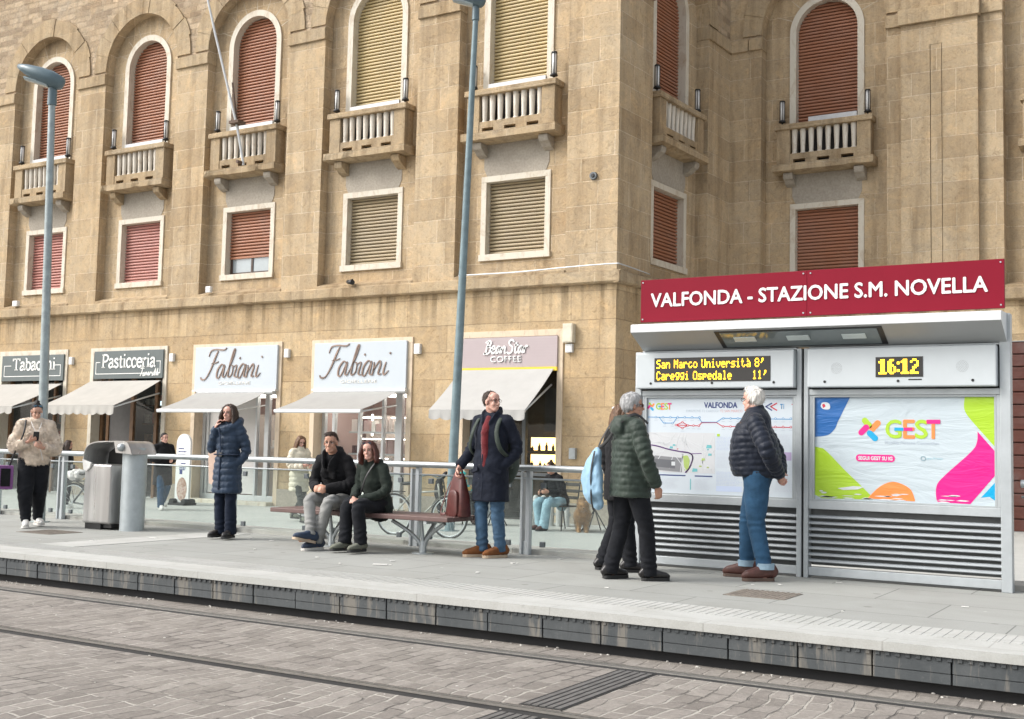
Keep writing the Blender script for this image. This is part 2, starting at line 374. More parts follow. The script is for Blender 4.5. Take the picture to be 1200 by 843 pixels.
def mk_slab(name,a,b,joint,bw,bh,scale=1.1,soil=.5):
    n=N(name); tc=n.n('TexCoord'); br=n.n('TexBrick'); n.l(tc.outputs['Object'],br.inputs['Vector']); br.inputs['Scale'].default_value=1
    br.inputs['Brick Width'].default_value=bw; br.inputs['Row Height'].default_value=bh; br.inputs['Mortar Size'].default_value=.006; br.inputs['Mortar Smooth'].default_value=.2
    br.inputs['Color1'].default_value=rgb(a); br.inputs['Color2'].default_value=rgb(b); br.inputs['Mortar'].default_value=rgb(joint); br.offset=.5
    ob=tc.outputs['Object']; f=n.noise(ob,scale,7,.72,.5); g=n.noise(ob,90,4,.7); k=n.noise(ob,9,5,.7,.5)
    c=n.mix(n.ramp(f,[(.3,soil),(.6,0.)]),br.outputs[0],n.mix(1,br.outputs[0],(.74,.73,.70),'MULTIPLY'))
    c=n.mix(n.ramp(g,[(.34,.35),(.6,0.)]),c,n.mix(1,c,(.72,.71,.69),'MULTIPLY'))
    c=n.mix(n.ramp(k,[(.26,.55),(.36,0.)]),c,n.mix(1,c,(.66,.64,.61),'MULTIPLY'))
    vo=n.n('TexVoronoi'); vo.inputs['Scale'].default_value=2.2; n.l(ob,vo.inputs['Vector'])
    c=n.mix(n.ramp(vo.outputs['Distance'],[(.06,.6),(.085,0.)]),c,n.mix(1,c,(.52,.51,.49),'MULTIPLY'))
    vo2=n.n('TexVoronoi'); vo2.inputs['Scale'].default_value=1.3; n.l(ob,vo2.inputs['Vector'])
    c=n.mix(n.ramp(vo2.outputs['Distance'],[(.02,.8),(.03,0.)]),c,(.5,.5,.48))
    h=n.math('MULTIPLY_ADD',br.outputs['Fac'],-1.,n.math('MULTIPLY',g,.4))
    return n.set(c,.82,0,n.bump(h,.4,.004),.3)
SLAB=mk_slab('grey_platform_slab',(.345,.35,.33),(.31,.315,.298),(.17,.175,.165),1.2,.9)
PALE=mk_slab('pale_edge_stone',(.465,.465,.445),(.43,.435,.415),(.36,.36,.34),1.2,.41,2.2,.6)
KERBST=mk_slab('pale_kerb_stone',(.47,.46,.43),(.43,.42,.39),(.28,.27,.25),1.5,.4,1.4,.6)
def mk_edge():
    n=N('stained_dark_edge_panel'); ob=n.co(); v=n.co((1.6,1,.9))
    f=n.noise(v,1.7,6,.72,.8); mp=n.co((4,1,.55)); s=n.noise(mp,1.8,5,.7,.3); g=n.noise(ob,38,4,.7)
    c=n.mix(n.ramp(f,[(.3,0.),(.7,1.)]),(.048,.055,.059),(.085,.092,.095))
    c=n.mix(n.ramp(s,[(.53,0.),(.62,.8)]),c,(.19,.175,.15)); c=n.mix(n.ramp(g,[(.62,0.),(.8,.5)]),c,(.22,.21,.20))
    c=n.mix(n.ramp(s,[(.27,.7),(.4,0.)]),c,(.028,.03,.031))
    return n.set(c,.62,0,n.bump(g,.35,.005),.4)
EDGE=mk_edge()
RAILM=plain('worn_rail_steel',(.19,.18,.165),.42,.3,.2,25,.1,140); RUBB=plain('black_rail_rubber',(.020,.019,.018),.85,0,.35,8,.3,50)
g=MB(); g.box(-400,400,-300,300,-.9,-.345); tag(g.build('ground',GRND),kind='structure')
ZR=-.30
g=MB()
for y0,y1 in ((-14,5.80-.115),(5.80+.095,7.33-.115)):
    g.box(-60,45,y0,y1,-.40,ZR)
tag(g.build('tram_road',SETTS),kind='structure')
g=MB(); g.box(-60,45,7.33+.095,7.80,-.40,ZR-.002); tag(g.build('gutter_strip',SETTS2),kind='structure')
for yc in (5.80,7.33):
    m=MB(); 
    prof=[(-.115,-.4),(-.115,-.0005),(-.040,-.0015),(-.039,.005),(.012,.005),(.014,-.034),(.048,-.034),(.049,.003),(.060,.003),(.061,-.006),(.095,-.004),(.095,-.4)]
    m.prism([(yc+a,ZR+b if b>-.3 else -.4) for a,b in prof],-60,45,ax='x')
    # rubber on the two flanks and the groove floor
    me=m
    o=tag(me.build('tram_rail',[RAILM,RUBB],fix=True),'grooved steel tram rail set in the setts, '+('nearer the platform edge' if yc>7 else 'farther from the platform'),'tram rail','tram rails')
    for p in o.data.polygons:
        c=p.center; t=c.y-yc
        if t<-.0395 or t>.0605 or (.010<t<.047): p.material_index=1
# drain channel across the track
m=MB()
def drain(m,xc,y0,y1):
    m.box(xc-.14,xc+.14,y0,y1,-.40,ZR+.003)
    k=0
    for dx in (-.095,-.045,.005,.055,.105): m.box(xc+dx-.018,xc+dx+.018,y0+.02,y1-.02,ZR+.003,ZR+.007,1)
drain(m,-3.30,5.80+.097,7.33-.117); drain(m,-3.30,4.2,5.80-.117)
tag(m.build('drain_channel',[RUBB,plain('worn_drain_iron',(.13,.125,.12),.6,.2,.3,12,.2)]),'dark ribbed metal drain channel crossing between the rails','drain')
# platform
YE=7.65
m=MB(); m.box(-60,45,YE+.22,11.75,-.40,0); m.box(-60,45,YE+.0705,YE+.2195,-.05,0)
tag(m.build('platform',SLAB),kind='structure')
m=MB(); m.box(-60,45,YE-.025,8.06,-.055,.004); m.box(-60,45,8.0605,8.48,-.055,.003)
nr=0
x=-24.
while x<6:
    m.box(x,x+.034,8.075,8.465,.003,.0052); x+=.068
tag(m.build('tactile_edge_strip',PALE),kind='structure')
m=MB(); m.box(-11.1,-10.55,8.4805,11.2,-.05,.004)
m.build('x',PALE); o=bpy.data.objects['x']; o.name='pale_paving_band'; tag(o,kind='structure')
m=MB(); x=-22.03
j=0
while x<6:
    off=random.uniform(0,.006)
    m.box(x+.005,x+.475,YE-off,YE+.07,-.158,-.056); m.box(x+.005,x+.475,YE+.004-off,YE+.07,-.225,-.160)
    x+=.48; j+=1
x=-22.
while x<6:      # drip teeth under the nosing
    m.box(x,x+.03,YE-.012,YE+.01,-.085,-.0555); x+=.062
tag(m.build('platform_edge_panels',EDGE,bevel=.003,seg=1),kind='structure')
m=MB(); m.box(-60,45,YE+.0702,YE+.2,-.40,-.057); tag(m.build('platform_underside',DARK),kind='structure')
# crumbs of mortar along the recess
CRUMB=plain('mortar_crumbs',(.50,.48,.44),.9,0,.3,20,.4)
m=MB()
rr=random.Random(7)
for i in range(300):
    x=rr.uniform(-14,0); 
    if noise.noise((x*1.3,0,0))<-.12: continue
    y=YE+rr.uniform(-.05,.14); r=rr.uniform(.002,.009)
    m.ell((x,y,ZR+r*.2),(r*rr.uniform(1,2.2),r,r*.8),6,4)
for i in range(60):
    x=rr.uniform(-9,0); y=rr.uniform(4.6,7.2); r=rr.uniform(.003,.009)
    m.ell((x,y,ZR+r*.2),(r*1.5,r,r*.4),5,4)
tag(m.build('mortar_crumbs',CRUMB),'pale crumbs of mortar scattered under the platform edge','debris',kind='stuff')
m=MB()
for i in range(24):
    x=rr.uniform(-14.5,-1.2); y=rr.uniform(8.5,11.1); a=rr.uniform(.008,.03); b=rr.uniform(.006,.02); t=rr.uniform(0,3.1)
    m.box(-a,a,-b,b,.0045,.008,0,Matrix.Translation((x,y,0))@Matrix.Rotation(t,4,'Z'))
for x,y,a,b,t in ((-9.9,6.0,.055,.018,.3),(-7.0,9.25,.07,.03,.5),(-12.6,8.9,.06,.02,1),(-5.9,9.3,.03,.015,2),(-10.9,9.9,.05,.02,.3)):
    z=0 if y>7.7 else ZR
    m.box(-a,a,-b,b,z+.0045,z+.009,0,Matrix.Translation((x,y,0))@Matrix.Rotation(t,4,'Z'))
PAPER=plain('scrap_paper',(.70,.69,.66),.8)
tag(m.build('litter',PAPER),'small white scraps of paper lying about the platform','litter',kind='stuff')
# covers
def cover(cx,cy,wx,wy,label):
    m=MB(); m.box(cx-wx/2,cx+wx/2,cy-wy/2,cy+wy/2,-.02,.0045)
    nx=int(wx/.045); ny=int(wy/.045)
    for i in range(nx):
        for k in range(ny):
            x=cx-wx/2+.03+i*.045; y=cy-wy/2+.03+k*.045
            if x+.02<cx+wx/2 and y+.02<cy+wy/2: m.box(x,x+.02,y,y+.02,.0045,.0075)
    tag(m.build('manhole_cover',COVM),label,'manhole cover','manhole covers in the platform')
COVM=plain('rusty_cover_iron',(.20,.175,.15),.75,.3,.3,14,.3)
cover(-12.42,9.62,.62,.5,'rusty square manhole cover in front of the woman in the beige fur jacket')
cover(-3.22,9.52,.52,.5,'rusty square manhole cover at the feet of the white haired man')
# pavement behind the platform
m=MB(); m.box(-70,45,11.751,20.9,-.42,-.28); tag(m.build('pavement',ASPH),kind='structure')
m=MB(); m.box(-9.97,45,20.9,26.4,-.42,-.282); m.build('courtyard_pavement',ASPH); tag(bpy.data.objects['courtyard_pavement'],kind='structure')
m=MB(); m.box(-60,45,11.36,11.76,-.05,.055); tag(m.build('kerb',KERBST,bevel=.008),kind='structure')
# ================================================================== BUILDING
YF=20.56
bld=empty('corner_building',(-15,YF,-.28),'four winged sandstone corner building with arched balcony windows and shops below','building')
MA=Matrix.Translation((0,YF,0))
tB=Vector((-9.62+9.97,25.85-YF,0)); LB=tB.length; aB=atan2(tB.y,tB.x)
MBm=Matrix.Translation((-9.97,YF,0))@Matrix.Rotation(aB,4,'Z')
YC=25.85
MC=Matrix.Translation((0,YC,0))
ZS=11.0; ZT=15.6
def rect(m,M,u0,u1,d,z0,z1,mi=0): m.quad(M@Vector((u0,d,z0)),M@Vector((u1,d,z0)),M@Vector((u1,d,z1)),M@Vector((u0,d,z1)),mi)
def strip(m,M,P,d0,d1,mi=0):
    for a,b in zip(P,P[1:]): m.quad(M@Vector((a[0],d0,a[1])),M@Vector((b[0],d0,b[1])),M@Vector((b[0],d1,b[1])),M@Vector((a[0],d1,a[1])),mi)
def arc(c,zs,r,n=28,ry=None): return [(c+r*cos(pi-pi*i/n),zs+(ry or r)*sin(pi*i/n)) for i in range(n+1)]
def arch_wall(m,M,P,d,ztop,mi=0):
    for a,b in zip(P,P[1:]): m.quad(M@Vector((a[0],d,a[1])),M@Vector((b[0],d,b[1])),M@Vector((b[0],d,ztop)),M@Vector((a[0],d,ztop)),mi)
def ringprism(m,M,Pi,Po,d0,d1,mi=0):
    n=len(Pi)
    for i in range(n-1):
        a,b,c,e=Pi[i],Pi[i+1],Po[i+1],Po[i]
        f=lambda p,d: M@Vector((p[0],d,p[1]))
        m.quad(f(a,d0),f(b,d0),f(c,d0),f(e,d0),mi); m.quad(f(e,d0),f(c,d0),f(c,d1),f(e,d1),mi); m.quad(f(a,d0),f(b,d0),f(b,d1),f(a,d1),mi)
    for k in (0,n-1):
        a,e=Pi[k],Po[k]; m.quad(f(a,d0),f(e,d0),f(e,d1),f(a,d1),mi)
def shutter(M,u0,u1,d,z0,z1,mat,par,pitch=.078):
    m=MB(); P=[]; z=z1
    while z>z0+.01:
        P+=[(z,.004),(z-pitch*.12,-.014),(z-pitch*.42,-.022),(z-pitch*.66,-.014),(z-pitch*.72,.034),(z-pitch*.97,.036)]; z-=pitch
    for a,b in zip(P,P[1:]): m.quad(M@Vector((u0,d+a[1],a[0])),M@Vector((u1,d+a[1],a[0])),M@Vector((u1,d+b[1],b[0])),M@Vector((u0,d+b[1],b[0])))
    m.box(u0,u1,d-.02,d+.03,z0-.03,z0+.012,0,M)
    return m.build('shutter',mat,par)
def window_low(M,c,d,mat,raised=False):
    m=MB(); o=.85; t=.13
    for a in ((c-o,c-o+t,5.28,6.84),(c+o-t,c+o,5.28,6.84)): m.box(a[0],a[1],d-.03,d+.2,a[2],a[3],0,M)
    m.box(c-o,c+o,d-.031,d+.2,6.841,6.97,0,M); m.box(c-o-.02,c+o+.02,d-.06,d+.2,5.14,5.279,0,M)
    w=m.build('window',TRAV_W,bld,bevel=.006)
    shutter(M,c-o+t+.001,c+o-t-.001,d+.15,5.28 if not raised else 5.72,6.84,mat,w)
    if raised:
        f=MB(); fm=plain('dark_window_wood',(.06,.035,.025),.5)
        for a in (c-.70,c-.02,c+.64): f.box(a,a+.06,d+.15,d+.2,5.281,5.72,0,M)
        f.box(c-.70,c+.70,d+.151,d+.199,5.281,5.35,0,M); f.build('frame',fm,w)
        p=MB(); p.box(c-.70,c+.70,d+.17,d+.18,5.3,5.72,0,M); p.build('pane',plain('window_pane',(.30,.34,.36),.08,0,.1,3,0,60,.8),w)
def window_arch(M,c,d,mat,bar):
    m=MB(); o=.86; i_=.71
    for a in ((c-o,c-i_),(c+i_,c+o)): m.box(a[0],a[1],d-.04,d+.2,7.9,ZS-.0005,0,M)
    ringprism(m,M,arc(c,ZS,i_),arc(c,ZS,o),d-.04,d+.2)
    w=m.build('arched_window',TRAV_W,bld,smooth=35)
    shutter(M,c-i_-.02,c+i_+.02,d+.165,8.80,ZS+i_+.05,mat,w)
    dk=MB(); dk.box(c-i_-.02,c+i_+.02,d+.15,d+.19,7.9,8.77,0,M); dk.build('shade_panel',plain('painted_balcony_shade',(.03,.025,.022),.6) if 'painted_balcony_shade' not in MAT else MAT['painted_balcony_shade'],w)  # near-black panel below the shutter paints in the shade behind the balusters
    b=MB(); b.box(c-i_+(0 if bar==0 else .3),c+i_-.01,d-.07,d+.0,8.83,8.98,0,M); b.build('sill_bar',plain('zinc_bar',(.50,.51,.52),.4,.2),w)
    return w
def balcony(M,c,d,lamps=True,seed=0):
    r=random.Random(seed); W=1.07; f=d-.33
    m=MB()
    # slab with a chipped nosing
    n=26; top=[];
    us=[c-W-.08+(2*W+.16)*i/n for i in range(n+1)]
    ch=[ (max(0,noise.noise((u*2.3,seed*7.1,0))-.12)*.34 if 0<i<n else 0) for i,u in enumerate(us)]
    for i in range(n):
        a,b=us[i],us[i+1]; ca,cb=ch[i],ch[i+1]
        q=lambda u,dd,z: M@Vector((u,dd,z))
        m.quad(q(a,f-.11+ca*.6,7.68+ca*.5),q(b,f-.11+cb*.6,7.68+cb*.5),q(b,f-.11,7.84),q(a,f-.11,7.84))
        m.quad(q(a,f-.11,7.84),q(b,f-.11,7.84),q(b,d,7.87),q(a,d,7.87))
        m.quad(q(a,f-.11+ca*.6,7.68+ca*.5),q(b,f-.11+cb*.6,7.68+cb*.5),q(b,f+.12,7.66),q(a,f+.12,7.66))
        m.quad(q(a,f+.12,7.66),q(b,f+.12,7.66),q(b,d,7.66),q(a,d,7.66))
    for e in (us[0],us[-1]):
        m.add([q(e,f-.11,7.84),q(e,d,7.87),q(e,d,7.66),q(e,f+.12,7.66),q(e,f-.11,7.68)],[(0,1,2,3,4)])
    # pedestals, low plinth with three drain slots, end walls
    for a in (c-W,c+W-.30): m.box(a,a+.30,f,f+.20,7.872,8.66,0,M)
    for a in (c-W,c+W-.16): m.box(a+.002,a+.158,f+.2005,d,7.872,8.66,0,M)
    x0=c-W+.301; x1=c+W-.301
    m.box(x0,x1,f+.015,f+.19,7.955,8.09,0,M)
    S=[c-.55,c,c+.55]
    prev=x0
    for s in S+[None]:
        e=(s-.14) if s else x1
        m.box(prev,e,f+.016,f+.19,7.872,7.9545,0,M); prev=(s+.14) if s else None
    o=m.build('balcony',STONE_B,bld)
    v=MB(); v.box(x0,x1,f+.17,f+.185,7.873,7.954,0,M); v.build('drain_slot',DARK,o)
    rl=MB(); rl.box(c-W-.05,c+W+.05,f-.05,f+.25,8.66,8.785,0,M)
    for a in (c-W-.049,c+W-.19): rl.box(a,a+.239,f+.2505,d,8.661,8.784,0,M)
    rl.build('balcony_rail',STONE_B,o,bevel=.012)
    for k in range(8):
        u=x0+.09+(x1-x0-.18)*k/7
        b=MB(); pr=[(.062,8.091),(.062,8.12),(.050,8.13),(.053,8.2),(.060,8.4),(.069,8.6),(.070,8.659)]
        b.tube([(u,f+.10,z) for _,z in pr],[x for x,_ in pr],10); b.xf(M); b.build('baluster',BAL,o,smooth=50)
    for a in (c-W+.12,c+W-.40):
        k=MB(); P=[(d,7.655),(f+.02,7.655),(f+.02,7.58),(f+.05,7.52),(f+.12,7.49),(f+.20,7.42),(d,7.37)]
        k.prism(P,a+.02,a+.24,0,M,'x'); k.build('bracket',GREYST if seed%2 else STONE_B,o,bevel=.01)
    if lamps:
        for a in (c-W-.0+.06,c+W-.12):
            u=a+.03; l=MB(); y=f+.12
            l.tube([(u,y,8.785),(u,y,8.86)],.02,8); l.tube([(u,y,8.86),(u,y,8.88),(u,y,8.92)],[.035,.085,.07],12)
            for q_ in range(4):
                an=q_*pi/2+.5; l.tube([(u+.055*cos(an),y+.055*sin(an),8.92),(u+.055*cos(an),y+.055*sin(an),9.36)],.009,5)
            l.tube([(u,y,9.36),(u,y,9.385)],[.066,.06],12); l.xf(M)
            lo=l.build('balcony_lamp',BLACK,o)
            t=MB(); t.tube([(u,y,8.921),(u,y,9.359)],.044,12); t.xf(M); t.build('lamp_tube',WHITE,lo)
    # grey rendered panel beneath
    p=MB(); P=[(c-.80,7.659),(c+.80,7.659),(c+.80,7.15),(c+.72,6.972),(c-.72,6.972),(c-.80,7.15)]
    p.prism(P,d-.012,d+.01,0,M); p.build('rendered_panel',GREYST,bld)
    return o
def wall(name,M,u0,u1,bays,z0,par,rubble=True,top=ZT,skip_imp=()):
    """bays: (left edge, right edge, recess depth)"""
    f=MB(); R=MB(); rc=MB(); im=MB(); vo=MB()
    edges=[u0]+[e for b in bays for e in b[:2]]+[u1]
    for i in range(0,len(edges),2):
        a,b=edges[i],edges[i+1]
        if b-a<.01: continue
        rect(f,M,a,b,0,z0,10.66)
        rect(R,M,a,b,.015,10.66,top)
        dl=bays[i//2-1][2] if i>0 else 0; dr=bays[i//2][2] if i//2<len(bays) else 0
        if i not in skip_imp:
            im.box(a-.02 if dl else a,b+.02 if dr else b,-.055,max(dl,dr,.05)-.001,10.65,10.93,0,M); im.cut()
    for (a,b,d) in bays:
        c=(a+b)/2; r=(b-a)/2
        arch_wall(R,M,arc(c,ZS,r),.015,top)
        J=[(a,z0)]+[(a,ZS)]+arc(c,ZS,r)+[(b,z0)]
        strip(f,M,J,0,d)
        # voussoirs
        K=11
        for k in range(K):
            t0=pi-pi*k/K-.0022; t1=pi-pi*(k+1)/K+.0022; ro=r+.46+(.04 if k%2 else 0)
            n=4; Pi=[(c+r*cos(t0+(t1-t0)*q/n),ZS+r*sin(t0+(t1-t0)*q/n)) for q in range(n+1)]
            Po=[(c+ro*cos(t0+(t1-t0)*q/n),ZS+ro*sin(t0+(t1-t0)*q/n)) for q in range(n+1)]
            zf=max(10.935,0)
            Po=[(min(max(x,a-.55),b+.55),max(z,10.935)) for x,z in Po]; Pi=[(x,max(z,10.935)) for x,z in Pi]
            ringprism(vo,M,Pi,Po,-.02-.006*(k%3),.06)
        vo.cut()
        # recess plane with its two openings
        hw=.715
        rect(rc,M,a-.01,c-hw,d,z0,top-1); rect(rc,M,c+hw,b+.01,d,z0,top-1)
        rect(rc,M,c-hw,c+hw,d,z0,5.27); rect(rc,M,c-hw,c+hw,d,6.85,7.95); arch_wall(rc,M,arc(c,ZS,hw),d,top-1)
        ln=MB()
        for k in range(1,8):
            t=pi*k/8; q=.012
            P=[(c+.88*cos(t)-q*sin(t),ZS+.88*sin(t)+q*cos(t)),(c+.88*cos(t)+q*sin(t),ZS+.88*sin(t)-q*cos(t)),(c+(1.16+.12*(k%2))*cos(t)+q*.4*sin(t),ZS+(1.16+.12*(k%2))*sin(t)-q*.4*cos(t)),(c+(1.16+.12*(k%2))*cos(t)-q*.4*sin(t),ZS+(1.16+.12*(k%2))*sin(t)+q*.4*cos(t))]
            ln.prism(P,d-.004,d+.002,0,M)
        ln.build('arch_joint',MORT,par)
    f.build(name,STONE,par,fix=False); 
    R.build('upper_wall',RUBBLE if rubble else STONE,par,fix=False); 
    if rc.v: rc.build('recess_wall',STONE,par,fix=False)
    vo.build_each('arch_stones',STONE_B,par); im.build_each('impost',STONE_B,par,bevel=.01)
MORT=plain('pale_lime_mortar',(.52,.44,.33),.9)
D=.26
cA=[-27.65,-23.86,-20.07,-16.27,-12.48]
baysA=[(c-1.35,c+1.35,D) for c in cA]
wall('front_wall',MA,-36,-9.97,baysA,4.62,bld)
shA=[SH_RED,SH_RED,SH_RED,SH_TAN,SH_TAN]; shL=[SH_PINK,SH_PINK,SH_RED,SH_OLD,SH_OLD]
for i,c in enumerate(cA):
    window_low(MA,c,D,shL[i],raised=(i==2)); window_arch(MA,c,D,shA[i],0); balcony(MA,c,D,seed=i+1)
wall('side_wall',MBm,0,LB,[(1.40,4.10,.3)],4.62,bld)
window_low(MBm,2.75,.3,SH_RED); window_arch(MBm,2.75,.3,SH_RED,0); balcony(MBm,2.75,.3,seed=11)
wall('rear_wing_wall',MC,-9.16,2.0,[(-8.86,-5.99,.36),(-3.60,-.70,.36)],4.62,bld)
mm=MB(); rect(mm,MC,-9.66,-9.155,0,4.62,10.66); rect(mm,MC,-9.66,-9.155,.015,10.66,ZT); mm.box(-9.66,-9.181,-.055,.05,10.65,10.93,0,MC); mm.build('rear_wing_pier',STONE,bld,fix=False)
for c,s in ((-7.42,21),(-2.15,22)):
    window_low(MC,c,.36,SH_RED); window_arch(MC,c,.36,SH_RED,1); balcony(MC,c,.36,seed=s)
# broad pilaster with a channelled strip on the rear wing
m=MB()
for a,b,y in ((-5.65,-5.04,-.16),(-5.026,-4.804,-.15),(-4.79,-4.07,-.16)): m.box(a,b,y,-.001,4.8,10.1,0,MC)
m.box(-5.65,-4.07,-.159,-.001,10.101,10.6,0,MC)
m.build('pilaster',STONE,bld)
m=MB(); m.box(-5.70,-4.02,-.24,-.002,10.601,10.93,0,MC); m.box(-5.65,-4.07,-.16,.01,10.931,15.4,0,MC); m.build('pilaster_cap',STONE_B,bld,bevel=.012)
# string course (battered top, chipped underside)
def course(M,u0,u1,ret0=0,ret1=0,ze=0):
    m=MB(); n=max(2,int((u1-u0)/.35)); P=[]
    for i in range(n+1):
        u=u0+(u1-u0)*i/n; j=.018*noise.noise((u*3,1.3,0)); k=.02*noise.noise((u*5,7,0))
        e=0
        P.append([M@Vector((u,y,z)) for y,z in ((.0,4.745),(-.05,4.735),(-.125+j,4.70+k*.4),(-.135+j,4.505+k),(-.10,4.475),(.0,4.465))])
    for A,B in zip(P,P[1:]):
        for q in range(5): m.quad(A[q],B[q],B[q+1],A[q+1])
    m.add(P[0],[(0,1,2,3,4,5)]); m.add(P[-1],[(0,1,2,3,4,5)])
    m.build('string_course',STONE_B,bld)
course(MA,-36,-9.97+.12); course(MBm,-.12+.001,LB); course(MC,-9.66,2)
# sloped sills of the recesses
m=MB()
for M,bs in ((MA,baysA),(MBm,[(1.40,4.10,.3)]),(MC,[(-8.86,-5.99,.36),(-3.60,-.70,.36)])):
    for a,b,d in bs: m.prism([(-.02,4.79),(d,4.90),(d,4.6),(-.02,4.6)],a+.001,b-.001,0,M,'x'); m.cut()
m.build_each('recess_sill',STONE_B,bld)
# roof slabs so that the building is solid from above
m=MB(); m.box(-36,-9.9,YF+.02,40,ZT,ZT+.3); m.box(-9.9,2,YC+.02,40,ZT,ZT+.3); m.build('roof',GREYST,bld)
# ---------------------------------------------------------------- ground storey with shop openings
ZG=-.30
shops=[(-29.0,-26.14,3.55),(-25.22,-22.37,3.55),(-21.47,-18.58,3.55),(-17.67,-14.83,3.55),(-13.61,-11.12,3.60)]
m=MB(); prev=-36
for a,b,t in shops:
    rect(m,MA,prev,a,0,ZG,4.62); rect(m,MA,a,b,0,t,4.62); prev=b
rect(m,MA,prev,-9.97,0,ZG,4.62)
rect(m,MBm,0,LB,0,ZG,4.62)
rect(m,MC,-9.66,-9.1,0,ZG,4.62); rect(m,MC,-9.1,-3.56,0,ZG,4.62); rect(m,MC,-3.56,-.6,0,3.62,4.62); rect(m,MC,-.6,2,0,ZG,4.62)
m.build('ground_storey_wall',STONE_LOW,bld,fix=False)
# plinth
m=MB(); prev=-36
for a,b,t in shops: m.box(prev,a,-.05,.02,ZG,.12,0,MA); prev=b
m.box(prev,-9.96,-.05,.02,ZG,.12,0,MA); m.build('plinth',GREYST,bld,bevel=.01)
# brown roller door of the rear wing
BROWN=shut('dark_brown_door',(.10,.032,.022)); m=MB(); m.box(-3.56,-.6,.1,.2,ZG,3.62,0,MC)
z=ZG+.02
while z<3.4: m.box(-3.5,-.62,.03,.099,z,z+.235,0,MC); z+=.26
dr=m.build('roller_door',BROWN,bld,bevel=.012)
m=MB(); m.box(-3.2,-3.02,0.0,.029,.98,1.02,0,MC); m.build('handle',STEEL,dr)
# ================================================================== SHOPS
GREYSIGN=plain('slate_grey_sign',(.095,.115,.115),.45,0,.05,4,.02); LETTER=plain('cream_lettering',(.80,.80,.77),.4,0,.02)
SIGNW=plain('white_sign_board',(.475,.52,.56),.3,0,.02,3,.0); BRONZE=plain('bronze_lettering',(.23,.165,.135),.35,.4,.3,3,.0); GOLD=plain('pale_gold_lettering',(.62,.60,.55),.4,.1,.1)
LILAC=plain('lilac_sign_board',(.40,.335,.34),.45,0,.02,3,0); YEL=plain('yellow_trim',(.78,.55,.05),.4,0,.03)
AWN=plain('cream_awning_cloth',(.39,.375,.345),.85,0,.07,2.5,.25,9); AWN_G=plain('grey_awning_cloth',(.325,.32,.305),.85,0,.06,2.5,.2,9); AWN_W=plain('white_awning_cloth',(.375,.37,.355),.85,0,.06,2.5,.25,9)
ALU=plain('pale_aluminium',(.58,.60,.61),.35,.3,.05,9,.02); WOODD=plain('brown_door_wood',(.16,.085,.04),.5,0,.3,7,.1); SHADE=plain('dark_interior',(.035,.034,.032),.7,0,.3,3,0)
PINK=plain('blush_interior',(.40,.29,.27),.7,0,.06,2,0); CREAMI=plain('cream_interior',(.46,.41,.37),.7,0,.06,2,0); BLUEP=plain('navy_panel',(.035,.085,.15),.5,0,.2,3,0)
WARM=emit('warm_shelf_light',(1,.62,.22),3.2); WLIGHT=emit('white_shop_light',(1,.93,.84),6.5)
def surround(a,b,t,mat):
    m=MB(); w=.13
    m.box(a,a+w,-.035,.25,ZG,t-.131,0,MA); m.box(b-w,b,-.035,.25,ZG,t-.131,0,MA); m.box(a,b,-.036,.25,t-.13,t,0,MA)
    return m.build('shop_surround',mat,bld,bevel=.006)
for i,(a,b,t) in enumerate(shops): surround(a,b,t,TRAV_W if i<2 else TRAV_P)
def room(a,b,t,back,floor,depth=2.2):
    m=MB(); y0=.26; y1=depth
    f=MB(); 
    rect(m,MA,a,b,y1,ZG,t)
    for u in (a,b): m.quad(MA@Vector((u,y0,ZG)),MA@Vector((u,y1,ZG)),MA@Vector((u,y1,t)),MA@Vector((u,y0,t)))
    m.quad(MA@Vector((a,y0,t)),MA@Vector((b,y0,t)),MA@Vector((b,y1,t)),MA@Vector((a,y1,t)))
    m.build('shop_interior',back,bld)
    f.box(a,b,y0,y1,ZG,ZG+.05,0,MA); f.build('shop_floor',floor,bld)
def sign(name,x0,x1,z0,z1,mat,label,y=YF-.075,th=.06):
    m=MB(); m.box(x0,x1,y,y+th,z0,z1); o=m.build(name,mat,None,bevel=.004); return tag(o,label,'shop sign')
